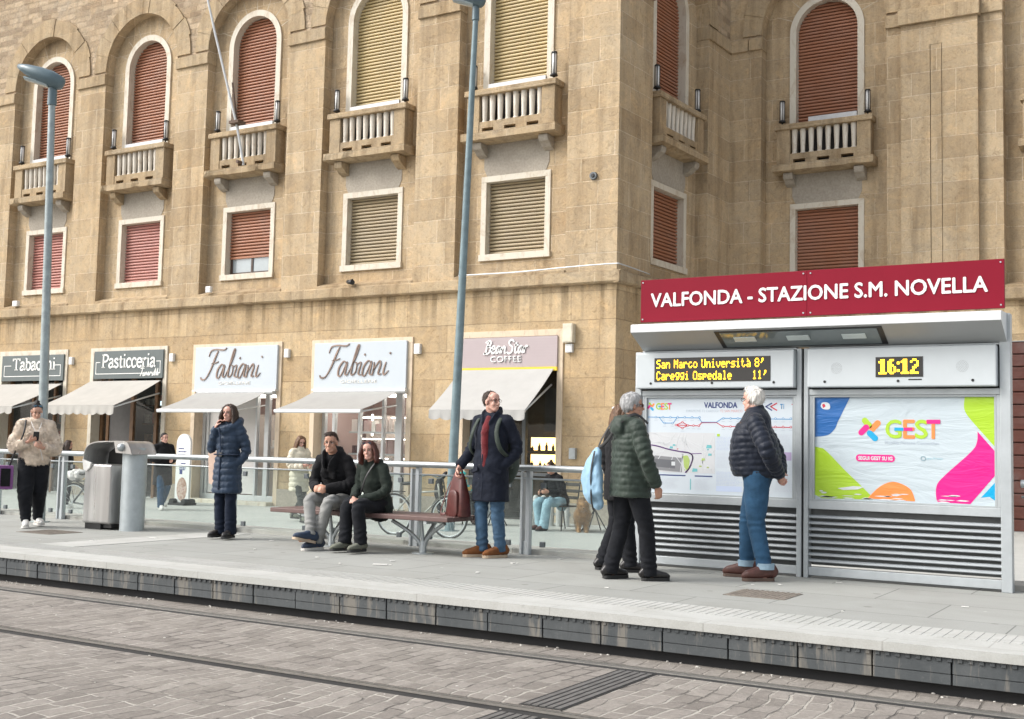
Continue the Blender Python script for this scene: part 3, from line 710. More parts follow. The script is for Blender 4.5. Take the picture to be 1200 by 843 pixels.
# serif lettering as brush strokes on a unit grid (x-height 1, cap height 1.5)
def serif(word,x0,x1,z0,z1,y,mat,par):
    G={'T':(1.25,[[(.62,0),(.62,1.5)],[(.05,1.45),(1.2,1.45)],[(.08,1.5),(.08,1.18)],[(1.17,1.5),(1.17,1.18)],[(.36,.04),(.88,.04)]]),
       'P':(1.1,[[(.25,0),(.25,1.5)],[(.05,1.46),(.25,1.46)],[(.25,1.46),(.7,1.45),(.98,1.25),(.98,1.0),(.7,.72),(.25,.7)],[(.03,.04),(.5,.04)]]),
       'a':(.86,[[(.1,.8),(.25,.98),(.5,.98),(.62,.8),(.62,.2),(.8,.04)],[(.62,.62),(.3,.52),(.08,.3),(.14,.05),(.35,.02),(.62,.25)]]),
       'b':(.95,[[(.2,0),(.2,1.5)],[(.02,1.5),(.2,1.5)],[(.2,.75),(.45,1),(.75,.85),(.85,.5),(.72,.12),(.45,0),(.2,.2)]]),
       'c':(.8,[[(.7,.78),(.62,.95),(.38,1),(.14,.75),(.1,.45),(.22,.1),(.45,0),(.7,.18)]]),
       'h':(1.0,[[(.2,0),(.2,1.5)],[(.02,1.5),(.2,1.5)],[(.2,.7),(.45,1),(.68,.95),(.75,.7),(.75,0)],[(.04,.03),(.38,.03)],[(.58,.03),(.93,.03)]]),
       'i':(.5,[[(.25,0),(.25,.98)],[(.07,.96),(.25,.96)],[(.06,.03),(.45,.03)],[(.25,1.3),(.25,1.5)]]),
       's':(.74,[[(.6,.8),(.45,1),(.2,.95),(.12,.75),(.3,.56),(.52,.44),(.62,.22),(.45,.02),(.2,.04),(.08,.24)]]),
       't':(.62,[[(.28,1.3),(.28,.2),(.38,.02),(.56,.1)],[(.05,.95),(.54,.95)]]),
       'e':(.84,[[(.1,.55),(.75,.55),(.68,.88),(.42,1),(.16,.8),(.1,.45),(.24,.1),(.48,0),(.74,.18)]]),
       'r':(.7,[[(.2,0),(.2,.98)],[(.03,.96),(.2,.96)],[(.2,.65),(.42,.96),(.62,.9)],[(.04,.03),(.42,.03)]])}
    L=[]; x=0
    for ch in word:
        wd,st=G[ch]
        for s in st: L.append([(p[0]+x,p[1],.55 if (len(s)==2 and s[0][1]==s[1][1]) else 1) for p in s])
        x+=wd
    s=(x1-x0)/x; sz=(z1-z0)/1.5
    L=[[(p[0],p[1]*sz/s,p[2]) for p in l] for l in L]
    return strokes(L,x0,z0,s,y,.19,'lettering',mat,par,.012,0,4)
ysf=YF-.076
s1=sign('shop_sign',-28.83,-26.24,2.72,3.42,GREYSIGN,'dark grey sign reading Tabacchi above the leftmost shop door')
serif('Tabacchi',-28.35,-26.55,3.02,3.34,ysf,LETTER,s1)
def line_frame(x0,x1,z0,z1,par,cut):
    m=MB(); w=.018
    m.box(x0,x1,ysf-.006,ysf+.001,z0,z0+w)
    for x in (x0,x1-w): m.box(x,x+w,ysf-.0065,ysf+.001,z0+w,z1)
    m.box(x0,x0+cut,ysf-.006,ysf+.001,z1+.0002,z1+w); m.box(x1-cut,x1,ysf-.006,ysf+.001,z1+.0002,z1+w)
    m.build('sign_line',LETTER,par)
line_frame(-28.72,-26.34,2.84,3.13,s1,.30)
s2=sign('shop_sign',-25.03,-22.47,2.74,3.46,GREYSIGN,'dark grey sign reading Pasticceria above the cream scalloped awning')
serif('Pasticceria',-24.72,-22.72,3.03,3.37,ysf,LETTER,s2)
line_frame(-24.95,-22.55,2.86,3.16,s2,.16)
scr=[[(0,1.4),(.5,1.5),(1,1.4)],[(.55,1.45),(.4,.6),(.1,0)],[(1.0,.7),(.8,.1),(1.1,.1),(1.3,.7),(1.35,.05),(1.7,.7),(1.9,.1)],[(2.0,.1),(2.3,.75),(2.3,.05),(2.6,.5)],[(2.6,.1),(2.75,.7),(3.1,.6)],[(3.2,.3),(3.5,.7),(3.3,.05),(3.7,.3)],[(3.7,.1),(4.0,1.4),(4.0,.05)],[(4.3,.1),(4.6,1.4),(4.6,.05)],[(4.9,.7),(4.85,.05)]]
b=MB(); b.box(-23.30,-22.60,ysf-.004,ysf+.001,2.80,2.93); 
strokes(scr,-23.28,2.80,.135,ysf,.16,'lettering',LETTER,s2,.009,.15)
# flowing script of the jeweller's signs
FAB=[[(-.35,.1,.7),(-.2,-.05,1.4),(.15,.0,.8),(.5,.6,1.1),(.8,1.5,1.4),(.98,1.95,.6)],[(.15,1.55,.4),(.3,1.95,.8),(.8,2.05,1),(1.5,2.0,1),(1.75,2.15,.4)],[(.5,1.05,.5),(.9,1.1,.7),(1.15,1.2,.4)],
 [(1.75,.85,.7),(1.5,1.0,.9),(1.2,.6,1.3),(1.2,.1,1.1),(1.45,.1,.8),(1.8,.95,.9),(1.75,.2,1.3),(1.95,.1,.7)],[(1.95,.1,.6),(2.4,1.1,.7),(2.6,1.95,.8),(2.45,1.9,1),(2.25,.6,1.3),(2.3,.1,1),(2.6,.3,.8),(2.6,.85,.7),(2.4,.9,.5)],
 [(2.6,.75,.5),(2.95,.9,.7),(2.85,.2,1.3),(3.1,.1,.6)],[(3.12,1.35,1.1),(3.18,1.45,1.1)],[(3.75,.85,.7),(3.5,1.0,.9),(3.2,.6,1.3),(3.2,.1,1.1),(3.45,.1,.8),(3.8,.95,.9),(3.75,.2,1.3),(3.95,.1,.6)],
 [(4.0,.9,.6),(4.05,.5,1.3),(3.98,.05,1.1)],[(4.0,.3,.5),(4.4,.95,1),(4.55,.75,1.3),(4.45,.15,1.2),(4.7,.15,.6)],[(4.95,.9,.6),(4.85,.3,1.3),(4.95,.08,1),(5.25,.35,.4)],[(5.15,1.4,1.1),(5.2,1.5,1.1)]]
def jeweller(x0,x1,label,k):
    s=sign('shop_sign',x0,x1,2.43,3.47,SIGNW,label,y=YF-.09,th=.07); y=YF-.0905
    cx=(x0+x1)/2
    strokes(FAB,cx-1.0,2.70,.345,y,.088,'lettering',BRONZE,s,.02,.16)
    text('GIOIELLERIE',cx-.52,cx+.52,2.545,2.62,y,GOLD,s,bold=.01)
    m=MB(); m.box(x0-.02,x1+.02,YF-.14,YF-.0,2.385,2.428); m.build('sign_ledge',ALU,s)
s3=jeweller(-21.33,-18.67,'white sign with bronze script reading Fabiani, beside the dark grey Pasticceria sign',0)
s4=jeweller(-17.54,-14.95,'white sign with bronze script reading Fabiani, next to the lilac coffee shop sign',1)
s5=sign('shop_sign',-13.50,-11.23,2.835,3.46,LILAC,'lilac sign with white lettering and a yellow stripe reading BeanStar Coffee')
m=MB(); m.box(-13.50,-11.23,YF-.085,YF-.01,2.755,2.834); m.build('yellow_stripe',YEL,s5)
m=MB(); z=2.9
while z<3.44: m.box(-13.49,-11.24,YF-.0765,YF-.07,z,z+.004); z+=.06
m.build('board_groove',plain('board_groove_lilac',(.42,.355,.36),.6,0,.02),s5)
BS=[[(.05,.05),(.3,.1),(.45,.8),(.55,1.5)],[(.2,1.3),(.6,1.55),(.95,1.4),(.8,1.0),(.5,.85)],[(.5,.85),(.95,.75),(.9,.25),(.5,.0),(.2,.15)],
 [(1.1,.45),(1.5,.6),(1.5,.9),(1.25,.85),(1.15,.4),(1.3,.05),(1.7,.25)],[(2.25,.8),(1.95,.85),(1.75,.4),(1.85,.05),(2.1,.3),(2.3,.8),(2.25,.2),(2.45,.1)],[(2.5,.8),(2.5,.05)],[(2.5,.4),(2.8,.85),(2.95,.7),(2.95,.15),(3.15,.1)],
 [(4.1,1.35),(3.8,1.6),(3.45,1.4),(3.55,1.05),(3.95,.75),(3.95,.25),(3.6,0),(3.25,.2)],[(4.45,1.35),(4.35,.3),(4.5,.05),(4.7,.2)],[(4.2,.95),(4.75,1.0)],[(5.3,.8),(5.0,.85),(4.8,.4),(4.9,.05),(5.15,.3),(5.35,.8),(5.3,.2),(5.5,.1)],[(5.6,.8),(5.6,.05)],[(5.6,.45),(5.8,.85),(6.05,.8)]]
strokes(BS,-12.98,3.12,.176,YF-.0775,.20,'lettering',WHITE,s5,.02,.12)
text('COFFEE',-12.80,-12.05,2.94,3.07,YF-.0775,WHITE,s5,bold=.012,depth=.015)
# awnings ---------------------------------------------------------------
def awning(x0,x1,zt,yf,zf,cl,label,val=0,bar=False,sc=9):
    yb=YF-.10
    a=empty('awning',((x0+x1)/2,yb,zt),label,'awning')
    m=MB(); nx,ny=14,8; V_=[]
    def pt(i,j):
        u=i/nx; v=j/ny; sag=-.03*sin(pi*v)-.012*sin(pi*v)*noise.noise((u*6+x0,v*2,0))
        return Vector((x0+(x1-x0)*u,yb+(yf-yb)*v,zt+(zf-zt)*v+sag))
    vs=[pt(i,j) for i in range(nx+1) for j in range(ny+1)]; n=len(vs)
    vs+=[v-Vector((0,0,.012)) for v in vs]; fs=[]
    id_=lambda i,j: i*(ny+1)+j
    for i in range(nx):
        for j in range(ny):
            q=(id_(i,j),id_(i+1,j),id_(i+1,j+1),id_(i,j+1)); fs+=[q,tuple(k+n for k in q[::-1])]
    for i in range(nx):
        for j in (0,ny): fs.append((id_(i,j),id_(i+1,j),id_(i+1,j)+n,id_(i,j)+n))
    for j in range(ny):
        for i in (0,nx): fs.append((id_(i,j),id_(i,j+1),id_(i,j+1)+n,id_(i,j)+n))
    m.add(vs,fs); m.build('canopy',cl,a,smooth=40)
    if val:
        m=MB(); k=sc*8; top=[];bot=[]
        for i in range(k+1):
            u=i/k; x=x0+(x1-x0)*u; s=abs(sin(pi*u*sc)); w=.012*sin(u*sc*pi*2)+.006*sin(u*31)
            top.append(Vector((x,yf-.005,zf-.012))); bot.append(Vector((x,yf-.01+w,zf-val+.045*(1-s**.6)+.008*sin(u*17))))
        vs=top+bot; n=len(vs); vs+=[v+Vector((0,.006,0)) for v in vs]; fs=[]
        for i in range(k): q=(i,i+1,k+2+i,k+1+i); fs+=[q,tuple(j+n for j in q[::-1]),(k+1+i,k+2+i,k+2+i+n,k+1+i+n)]
        m.add(vs,fs); m.build('valance',cl,a)
        m=MB(); m.tube([(x0,yf+.02,zf-.03),(x1,yf+.02,zf-.03)],.022,8); m.build('front_bar',ALU,a)
    if bar:
        m=MB(); m.box(x0-.02,x1+.02,yf-.05,yf+.03,zf-.085,zf-.006); m.build('front_bar',ALU,a,bevel=.02)
        m=MB(); m.tube([(x0+.02,yb+.0,zt+.0),(x1+.22,yb+.0,zt+.0)],.055,14); m.build('roller',ALU,a,smooth=40)
    m=MB()
    for x in (x0+.06,x1-.06): m.tube([(x,yb+.03,zt-.32),(x,yf+.04,zf-.045)],.02,8); m.cut()
    m.build_each('arm',ALU,a)
awning(-28.9,-26.24,2.63,19.0,1.97,AWN,'cream awning with a scalloped edge under the Tabacchi sign',.20)
awning(-25.1,-22.5,2.68,19.05,2.0,AWN,'cream awning with a scalloped edge under the Pasticceria sign',.24)
awning(-21.2,-18.95,2.37,19.25,1.92,AWN_G,'plain grey awning with a metal front bar behind the woman in the navy coat',0,True)
awning(-17.5,-15.14,2.37,19.2,1.92,AWN_G,'plain grey awning with a metal front bar behind the couple on the bench',0,True)
awning(-13.53,-11.29,2.79,19.35,1.92,AWN_W,'steep white scalloped awning of the coffee shop behind the lamp post',.21,False,8)
# shop fronts -----------------------------------------------------------
def front(a,b,t,posts,frame,glassy=.30,bars=()):
    m=MB()
    for x,w_ in posts: m.box(x,x+w_,glassy-.05,glassy+.05,ZG,t,0,MA)
    for z,h in bars: m.box(a,b,glassy-.045,glassy+.045,z,z+h,0,MA)
    o=m.build('shop_front',frame,bld,bevel=.004)
    g=MB(); g.box(a,b,glassy-.006,glassy+.006,ZG+.05,t,0,MA); g.build('glass',SHOPGL,o)
    return o
a,b,t=shops[0]; room(a,b,t,SHADE,ASPH,2.4); front(a+.13,b-.13,t,[(-28.87,.08),(-27.9,.08),(-27.0,.08),(-26.35,.08)],WOODD)
a,b,t=shops[1]; room(a,b,t,SHADE,ASPH,2.6); front(a+.13,b-.13,t,[(-25.09,.10),(-24.85,.1),(-23.95,.12),(-23.06,.1),(-22.58,.08)],WOODD)
m=MB(); m.box(-24.74,-23.96,.28,.32,ZG+.1,2.6,0,MA); m.build('shop_door',plain('slate_door',(.075,.07,.068),.5),bld)
def shelves(name,a,b,zs,d0,d1,mat):
    m=MB()
    for z in zs: m.box(a,b,d0,d1,z,z+.04,0,MA)
    return m.build(name,mat,bld)
rr=random.Random(11)
def goods(a,b,z,d,n,cols,hr,wr,name='boxed_goods'):
    m=MB(); 
    for k in range(n):
        u=a+(b-a)*(k+.5)/n+rr.uniform(-.02,.02); h=rr.uniform(*hr); w_=rr.uniform(*wr)
        m.box(u-w_/2,u+w_/2,d,d+.14,z+.041,z+.041+h,rr.randrange(len(cols)),MA)
    return tag(m.build(name,cols),None,None)
GC=[plain('pack_a',(.35,.22,.12),.6,0,.3,20,0),plain('pack_b',(.55,.5,.42),.6,0,.3,20,0),plain('pack_c',(.12,.16,.14),.6,0,.3,20,0),plain('pack_d',(.42,.12,.07),.6,0,.3,20,0)]
for (a,b) in ((-24.9,-22.6),(-28.7,-26.4)):
    shelves('shelf',a,b,(.6,1.1,1.6,2.1),1.5,1.9,WOODD)
    for z in (.6,1.1,1.6,2.1): 
        o=goods(a,b,z,1.55,9,GC,(.12,.34),(.1,.2),'packed_goods'); tag(o,'rows of packets on the dim shelf inside the '+('pastry shop' if a>-26 else 'tobacco shop'),'packets',kind='stuff')
for x,z,y in ((-23.5,2.15,.9),(-22.85,2.0,.9)):
    l=MB(); l.ell(MA@Vector((x,y,z)),(.15,.12,.06) if x<-23 else (.09,.09,.12),14,8); l.tube([MA@Vector((x,y,z+.05)),MA@Vector((x,y,3.4))],.008,5)
    tag(l.build('pendant_lamp',emit('pendant_glow'+str(int(z*100)),(.75,.92,1) if x<-23 else (1,.66,.35),1.3 if x<-23 else .7)),'glowing '+('white oval' if x<-23 else 'amber cone')+' lamp hanging inside the pastry shop','pendant lamp')
for k,(a,b,t) in enumerate((shops[2],shops[3])):
    room(a,b,t,PINK,CREAMI,2.3)
    px=a+.13
    P=[(px,.09),(px+.14,.07),(b-1.02,.06),(b-.72,.13),(b-.21,.08)] if k==0 else [(px,.09),(px+.30,.08),(px+1.05,.06),(b-1.0,.06),(b-.62,.18),(b-.21,.08)]
    front(px,b-.13,2.43,P,ALU,.30,((ZG,.22),(2.32,.1)))
    if k==0:
        m=MB(); m.box(px+.22,b-1.03,.285,.315,-.05,2.3,0,MA); m.build('door_film',plain('white_door_film',(.62,.60,.585),.35,0,.04,2,0),bld)
    zz=(.55,1.05) if k==0 else (.5,.95,1.45)
    shelves('display_shelf',(b-1.0) if k==0 else px+.4,b-.15,zz,.75,1.25,ALU)
    JC=[plain('jewel_a%d'%k,(.70,.60,.56),.6,0,.1),plain('jewel_b%d'%k,(.55,.38,.36),.6,0,.1),plain('jewel_c%d'%k,(.10,.03,.03),.6,0,.1),plain('jewel_d%d'%k,(.75,.72,.68),.6,0,.1)]
    for z in zz:
        o=goods((b-.95) if k==0 else px+.45,b-.2,z,.8,5 if k==0 else 12,JC,(.14,.36),(.1,.2),'jewellery_box'); tag(o,'pale and dark gift boxes on the shelves of the '+('jeweller window behind the woman in the navy coat' if k==0 else 'jeweller window behind the couple on the bench'),'gift boxes',kind='stuff')
    m=MB(); m.box(a+.2,b-.2,.55,.85,2.28,2.34,0,MA)
    if k: 
        for z in zz: m.box(px+.4,b-.2,1.2,1.23,z+.36,z+.385,0,MA)
        m.box(b-.95,b-.92,1.2,1.23,.9,1.9,0,MA); m.box(px+.7,px+.73,1.2,1.23,1.4,1.9,0,MA)
    m.build('display_light',WLIGHT,bld)
    m=MB(); m.box(px,b-.13,1.9,1.95,ZG,1.9,0,MA); m.build('display_partition',CREAMI,bld)
    m=MB(); m.box(px-.1,b-.1,-.28,.02,ZG,-.19,0,MA); m.build('door_step',TRAV_W,bld,bevel=.01)
for q in range(2):
    m=MB(); u=-19.15+q*.32; m.tube([MA@Vector((u,.70,1.52)),MA@Vector((u,.72,1.52))],[(.085,.13),(.085,.13)],16,lat=(1,0,0)); 
    c=MB(); c.box(u-.145,u+.145,.72,.735,1.25,1.75,0,MA)
    o=tag(c.build('display_card',plain('card%d'%q,(.72,.62,.60),.6)),('left' if q==0 else 'right')+' pale card with a dark red oval in the jeweller window','display card'); m.build('oval_print',plain('oval%d'%q,(.11,.022,.02),.5),o)
# coffee shop
a,b,t=shops[4]; room(a,b,t,SHADE,SHADE,2.6)
front(a+.13,b-.13,2.76,[(a+.13,.1),(a+.62,.09),(-12.2,.08),(b-.2,.07)],PAINT_D,.30,((.62,.07),))
m=MB(); m.box(a+.22,a+.62,.33,.36,.7,2.7,0,MA); m.build('blue_panel',BLUEP,bld)
m=MB(); m.box(-12.6,b-.15,1.0,1.9,ZG,.55,0,MA); m.build('counter',WOODD,bld)
sh=shelves('back_shelf',-12.9,b-.15,(.72,1.09),1.55,1.9,WOODD)
m=MB()
for z in (.76,1.13): m.box(-12.9,b-.16,1.86,1.89,z+.02,z+.30,0,MA)
m.build('shelf_light',WARM,bld)
m=MB(); m.box(-12.4,-11.3,1.55,1.6,1.55,2.5,0,MA); 
mb_=m.build('menu_board',plain('slate_menu_board',(.05,.05,.052),.4),bld)
BG=[plain('green_bottle_glass',(.06,.10,.03),.15,0,.2,9,0),plain('dark_bottle_glass',(.03,.02,.015),.15,0,.2,9,0),plain('amber_bottle_glass',(.25,.11,.02),.15,0,.2,9,0)]
rr=random.Random(3)
for z in (.76,1.13):
    for k in range(9):
        u=-12.75+k*.165+rr.uniform(-.03,.03); h=rr.uniform(.11,.2)
        bt=MB(); p=MA@Vector((u,1.68,z+.001)); Q=[(.034,0),(.034,h*.6),(.014,h*.78),(.012,h)]
        bt.tube([p+Vector((0,0,q)) for _,q in Q],[r for r,_ in Q],10); tag(bt.build('bottle',BG[rr.randrange(3)],smooth=40),'small dark bottle or jar on the lit '+('upper' if z>1 else 'lower')+' shelf of the coffee shop','bottle','bottles on the '+('upper' if z>1 else 'lower')+' coffee shop shelf')
# small wall fittings
def wallbox(x,z,w,h,label,name='junction_box',mat=None,d=.08):
    m=MB(); m.box(x-w/2,x+w/2,YF-d,YF-.001,z-h/2,z+h/2); m.box(x-w/2+.02,x+w/2-.02,YF-d-.006,YF-d+.001,z-h/2+.02,z+h/2-.02)
    return tag(m.build(name,mat or WHITE,bevel=.006),label,'wall box')
wallbox(-25.97,3.24,.13,.2,'small white wall box right of the Tabacchi sign'); wallbox(-22.19,3.25,.13,.2,'small white wall box right of the Pasticceria sign')
wallbox(-18.41,3.27,.13,.2,'small white wall box between the two white script signs'); wallbox(-14.69,3.28,.15,.22,'small white wall box right of the white script sign nearest the coffee shop')
BEIGE=plain('beige_alarm_case',(.60,.55,.44),.5)
wallbox(-10.97,3.50,.22,.38,'beige alarm siren box above the right end of the lilac sign','alarm_box',BEIGE,.14); wallbox(-10.97,3.20,.15,.17,'small pale wall box directly under the beige alarm box')
wallbox(-10.85,1.10,.14,.22,'small grey wall box right of the coffee shop window','junction_box',STEEL); wallbox(-21.02,4.90,.16,.15,'small white box on the stone ledge below the half open shutter'); wallbox(-28.4,4.88,.2,.15,'small white box on the stone ledge at the far left','junction_box',None,.1)
m=MB(); m.tube([(-10.51,YF-.001,6.66),(-10.51,YF-.05,6.66)],[.085,.075],20); m.tube([(-10.51,YF-.051,6.66),(-10.51,YF-.07,6.66)],[.045,.035],16,mi=1)
tag(m.build('wall_socket',[PAINT_D,BLACK]),'round grey metal fitting high on the corner pier','wall fitting')
m=MB(); m.tube([(-16.56,YF-.02,4.9),(-16.56,YF-.12,4.86)],.02,8); m.tube([(-16.62,YF-.10,4.84),(-16.40,YF-.22,4.80)],[.05,.055],12)
tag(m.build('security_camera',BLACK),'small black security camera on the stone ledge','camera')
m=MB(); pts=[(-13.6,YF-.16,4.80),(-12.2,YF-.155,4.79),(-11,YF-.16,4.82),(-10.0,YF-.16,4.83),(-9.83,YF-.02,4.82),(-9.80,YF+1.2,4.80)]
m.tube(catmull(pts,5),.014,6); tag(m.build('cable',ALU),'pale cable running along the stone ledge round the building corner','cable')
# flagpole on the third balcony
fp=empty('flagpole',(-19.9,20.25,7.8),'bare pale flagpole leaning out from the balcony with the half open shutter below','flagpole')
m=MB(); m.tube([(-19.80,20.28,7.82),(-19.93,20.14,8.75),(-20.35,19.70,11.0),(-20.9,19.1,14.2)],[.03,.03,.028,.022],8); m.build('pole',ALU,fp,smooth=40)
m=MB(); m.tube([(-19.92,20.2,8.55),(-20.02,20.02,9.8)],.022,8); m.box(-20.05,-19.75,19.98,20.24,8.79,8.86); m.tube([(-19.80,20.2,7.86),(-19.80,20.05,7.86)],.04,8); m.build('bracket',plain('rusty_bracket',(.12,.08,.06),.8,.2,.3),fp)
# ================================================================== TRAM STOP SHELTER
YS=11.12
stop=empty('information_shelter',(-3.35,YS,0),'grey steel tram stop panel wall with route map, poster and crimson name board','information shelter')
m=MB()
for a,b in ((-5.155,-5.085),(-3.437,-3.389),(-3.367,-3.322)): m.box(a,b,YS,YS+.12,0,2.2); m.cut()
m.box(-1.60,-1.508,YS,YS+.12,0,2.47)
m.build_each('post',PAINT,stop,bevel=.006)
m=MB(); m.box(-3.389,-3.367,YS+.03,YS+.10,0,2.2); m.build('post_gap',DARK,stop)
m=MB()
for a,b in ((-5.0845,-3.4375),(-3.3215,-1.6005)):
    for z0,z1 in ((1.745,1.80),(.655,.735),(.025,.105),(2.19,2.21)): m.box(a,b,YS+.012,YS+.10,z0,z1); m.cut()
    for q in (a,b-.03): m.box(q,q+.03,YS+.02,YS+.10,.7355,1.7445); m.cut()
m.build_each('rail',PAINT,stop,bevel=.005)
# louvres
SLATM=plain('louvre_paint',(.31,.335,.35),.42,.1,.06,8,.03)
for a,b in ((-5.0845,-3.4375),(-3.3215,-1.6005)):
    for k in range(8):
        z=.165+k*.0595
        l=MB(); l.tube([(a,YS+.045,z),(b,YS+.045,z)],[(.026,.015)]*2,10,lat=(0,.94,.34)); l.build('louvre_slat',SLATM,stop,smooth=40)
# canopy
m=MB(); X0,X1=-5.07,-1.535
P=[(10.80,2.375),(10.80,2.452),(10.83,2.462),(YS+.10,2.475),(YS+.10,2.215),(YS-.0,2.213)]
m.prism(P,X0,X1,0,None,'x'); can=m.build('canopy',plain('white_canopy_metal',(.62,.64,.65),.35,.0,.03,4,0),stop,bevel=.004)
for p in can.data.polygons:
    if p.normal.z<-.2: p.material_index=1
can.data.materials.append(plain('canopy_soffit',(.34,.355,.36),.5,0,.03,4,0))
fn=Vector((0,.32,-.162)).normalized(); nn=Vector((0,-.162,-.32)).normalized()
ML=Matrix(((1,0,0,0),(0,fn.y,nn.y,10.80),(0,fn.z,nn.z,2.375),(0,0,0,1)))
m=MB(); m.box(-4.18,-2.56,.035,.335,-.01,.006,0,ML); lb=m.build('light_box',BLACK,can)
m=MB(); m.box(-4.13,-2.61,.055,.315,.006,.010,0,ML); m.build('cover_glass',plain('smoked_cover',(.16,.19,.195),.12,0,.04,6,0,60,.6),lb)
for c in (-3.90,-3.37,-2.84):
    m=MB(); m.box(c-.11,c+.11,.13,.21,.010,.018,0,ML); m.build('lamp',plain('lamp_lens',(.55,.62,.62),.2,0,.05,6,0),lb,bevel=.003)
# name board
m=MB(); P=[]
m.box(-5.085,-3.3256,YS-.045,YS-.005,2.51,2.953); m.box(-3.324,-1.545,YS-.045,YS-.005,2.512,2.955)
nb=m.build('name_board',RED,stop,bevel=.003,seg=2)
text('VALFONDA - STAZIONE S.M. NOVELLA',-4.965,-1.685,2.665,2.805,YS-.0455,WHITE,nb,depth=.006,fat=.0042)
m=MB()
for x in (-5.06,-3.36,-3.29,-1.575):
    for z in (2.54,2.925): m.tube([(x,YS-.044,z),(x,YS-.052,z)],.008,8); m.cut()
m.build_each('rivet',STEEL,nb)
# display housings
def housing(a,b,name):
    m=MB(); m.box(a,b,YS-.075,YS+.06,1.815,2.185); o=m.build(name,PAINT_L,stop,bevel=.014,seg=3)
    k=MB()
    for x in (a+.17,(a+b)/2,b-.2): k.tube([(x,YS-.074,1.868),(x,YS-.079,1.868)],.013,12)
    k.build('lock',BLACK,o); return o
h1=housing(-5.116,-3.442,'departure_display'); h2=housing(-3.312,-1.612,'clock_display')
F57={'S':"01111 10000 10000 01110 00001 00001 11110",'a':"00000 00000 01110 00001 01111 10001 01111",'n':"00000 00000 10110 11001 10001 10001 10001",'M':"10001 11011 10101 10101 10001 10001 10001",'r':"00000 00000 10110 11001 10000 10000 10000",'c':"00000 00000 01110 10000 10000 10001 01110",'o':"00000 00000 01110 10001 10001 10001 01110",'U':"10001 10001 10001 10001 10001 10001 01110",'i':"00100 00000 01100 00100 00100 00100 01110",'v':"00000 00000 10001 10001 10001 01010 00100",'e':"00000 00000 01110 10001 11111 10000 01110",'s':"00000 00000 01111 10000 01110 00001 11110",'t':"01000 01000 11100 01000 01000 01001 00110",'à':"01000 00100 01110 00001 01111 10001 01111",'8':"01110 10001 10001 01110 10001 10001 01110","'":"00110 00110 00100 01000 00000 00000 00000",'C':"01110 10001 10000 10000 10000 10001 01110",'g':"00000 01111 10001 10001 01111 00001 01110",'O':"01110 10001 10001 10001 10001 10001 01110",'p':"00000 00000 11110 10001 11110 10000 10000",'d':"00001 00001 01101 10011 10001 10001 01111",'l':"01100 00100 00100 00100 00100 00100 01110",'1':"00100 01100 00100 00100 00100 00100 01110",'6':"00110 01000 10000 11110 10001 10001 01110",'2':"01110 10001 00001 00010 00100 01000 11111",':':"00000 00100 00100 00000 00100 00100 00000",' ':"0 0 0 0 0 0 0"}
LED=emit('amber_led',(1,.60,.02),2.2); LEDO=emit('orange_led',(1,.33,.02),1.7); SCREEN=plain('led_screen_black',(.028,.026,.024),.35,0,.05,9,0)
def led(s,x0,z1,px,pz,y,par,fill=.86,name='led_text'):
    m=MB(); x=x0; rr=random.Random(5)
    for ch in s:
        rows=F57[ch].split()
        for r,row in enumerate(rows):
            for c,b in enumerate(row):
                if b=='1':
                    a=x+c*px; z=z1-r*pz; m.box(a,a+px*fill,y-.002,y+.001,z-pz*fill,z,1 if rr.random()<.09 else 0)
        x+=(6 if ch!=' ' else 4.2)*px
    return m.build(name,[LED,LEDO],par,fix=False),x
yb=YS-.0755
m=MB(); m.box(-4.905,-3.675,yb-.004,yb+.01,1.883,2.128); sc1=m.build('screen',SCREEN,h1)
m=MB(); m.box(-2.665,-2.24,yb-.004,yb+.01,1.905,2.092); sc2=m.build('screen',SCREEN,h2)
yb-=.005
led("San Marco Università 8'",-4.88,2.108,.00870,.0125,yb,sc1); led("Careggi Ospedale",-4.88,1.988,.00870,.0125,yb,sc1); led("11'",-3.855,1.988,.00870,.0125,yb,sc1)
m=MB()
D2={'1':"0110 1110 0110 0110 0110 0110 0110 1111",'6':"0110 1100 1100 1110 1101 1101 1101 0110",'2':"0110 1001 0001 0011 0110 0100 1100 1111"}
x=-2.637
for ch in "16:12":
    if ch==':': 
        for z in (2.045,1.975): m.box(x+.0,x+.022,yb-.002,yb+.001,z-.022,z)
        x+=.035; continue
    for r,row in enumerate(D2[ch].split()):
        for c,b in enumerate(row):
            if b=='1': m.box(x+c*.0185,x+c*.0185+.0175,yb-.002,yb+.001,2.07-r*.0172-.0165,2.07-r*.0172)
    x+=.0835
m.build('led_text',LED,sc2,fix=False)
for cx in (-3.03,-1.90):
    m=MB()
    for r in (.0,.013,.026,.038,.05):
        k=max(1,int(2*pi*r/.013))
        for j in range(k): m.tube([(cx+r*cos(2*pi*j/k),YS-.0745,1.995+r*sin(2*pi*j/k)),(cx+r*cos(2*pi*j/k),YS-.0765,1.995+r*sin(2*pi*j/k))],.0035,5)
    m.build('speaker_holes',plain('grille_grey',(.30,.32,.33),.5) if 'grille_grey' not in MAT else MAT['grille_grey'],h2)
m=MB(); m.box(-2.37,-2.25,YS-.0765,YS-.07,1.874,1.886); m.build('mark',BLACK,h2)
# back lining behind louvres and panels
m=MB(); m.box(-5.08,-3.44,YS+.105,YS+.14,.10,2.2); m.box(-3.32,-1.6,YS+.105,YS+.14,.70,2.2); m.box(-3.32,-1.6,YS+.105,YS+.135,.12,.70); m.build('back_panel',plain('dark_backing',(.13,.135,.135),.7),stop)
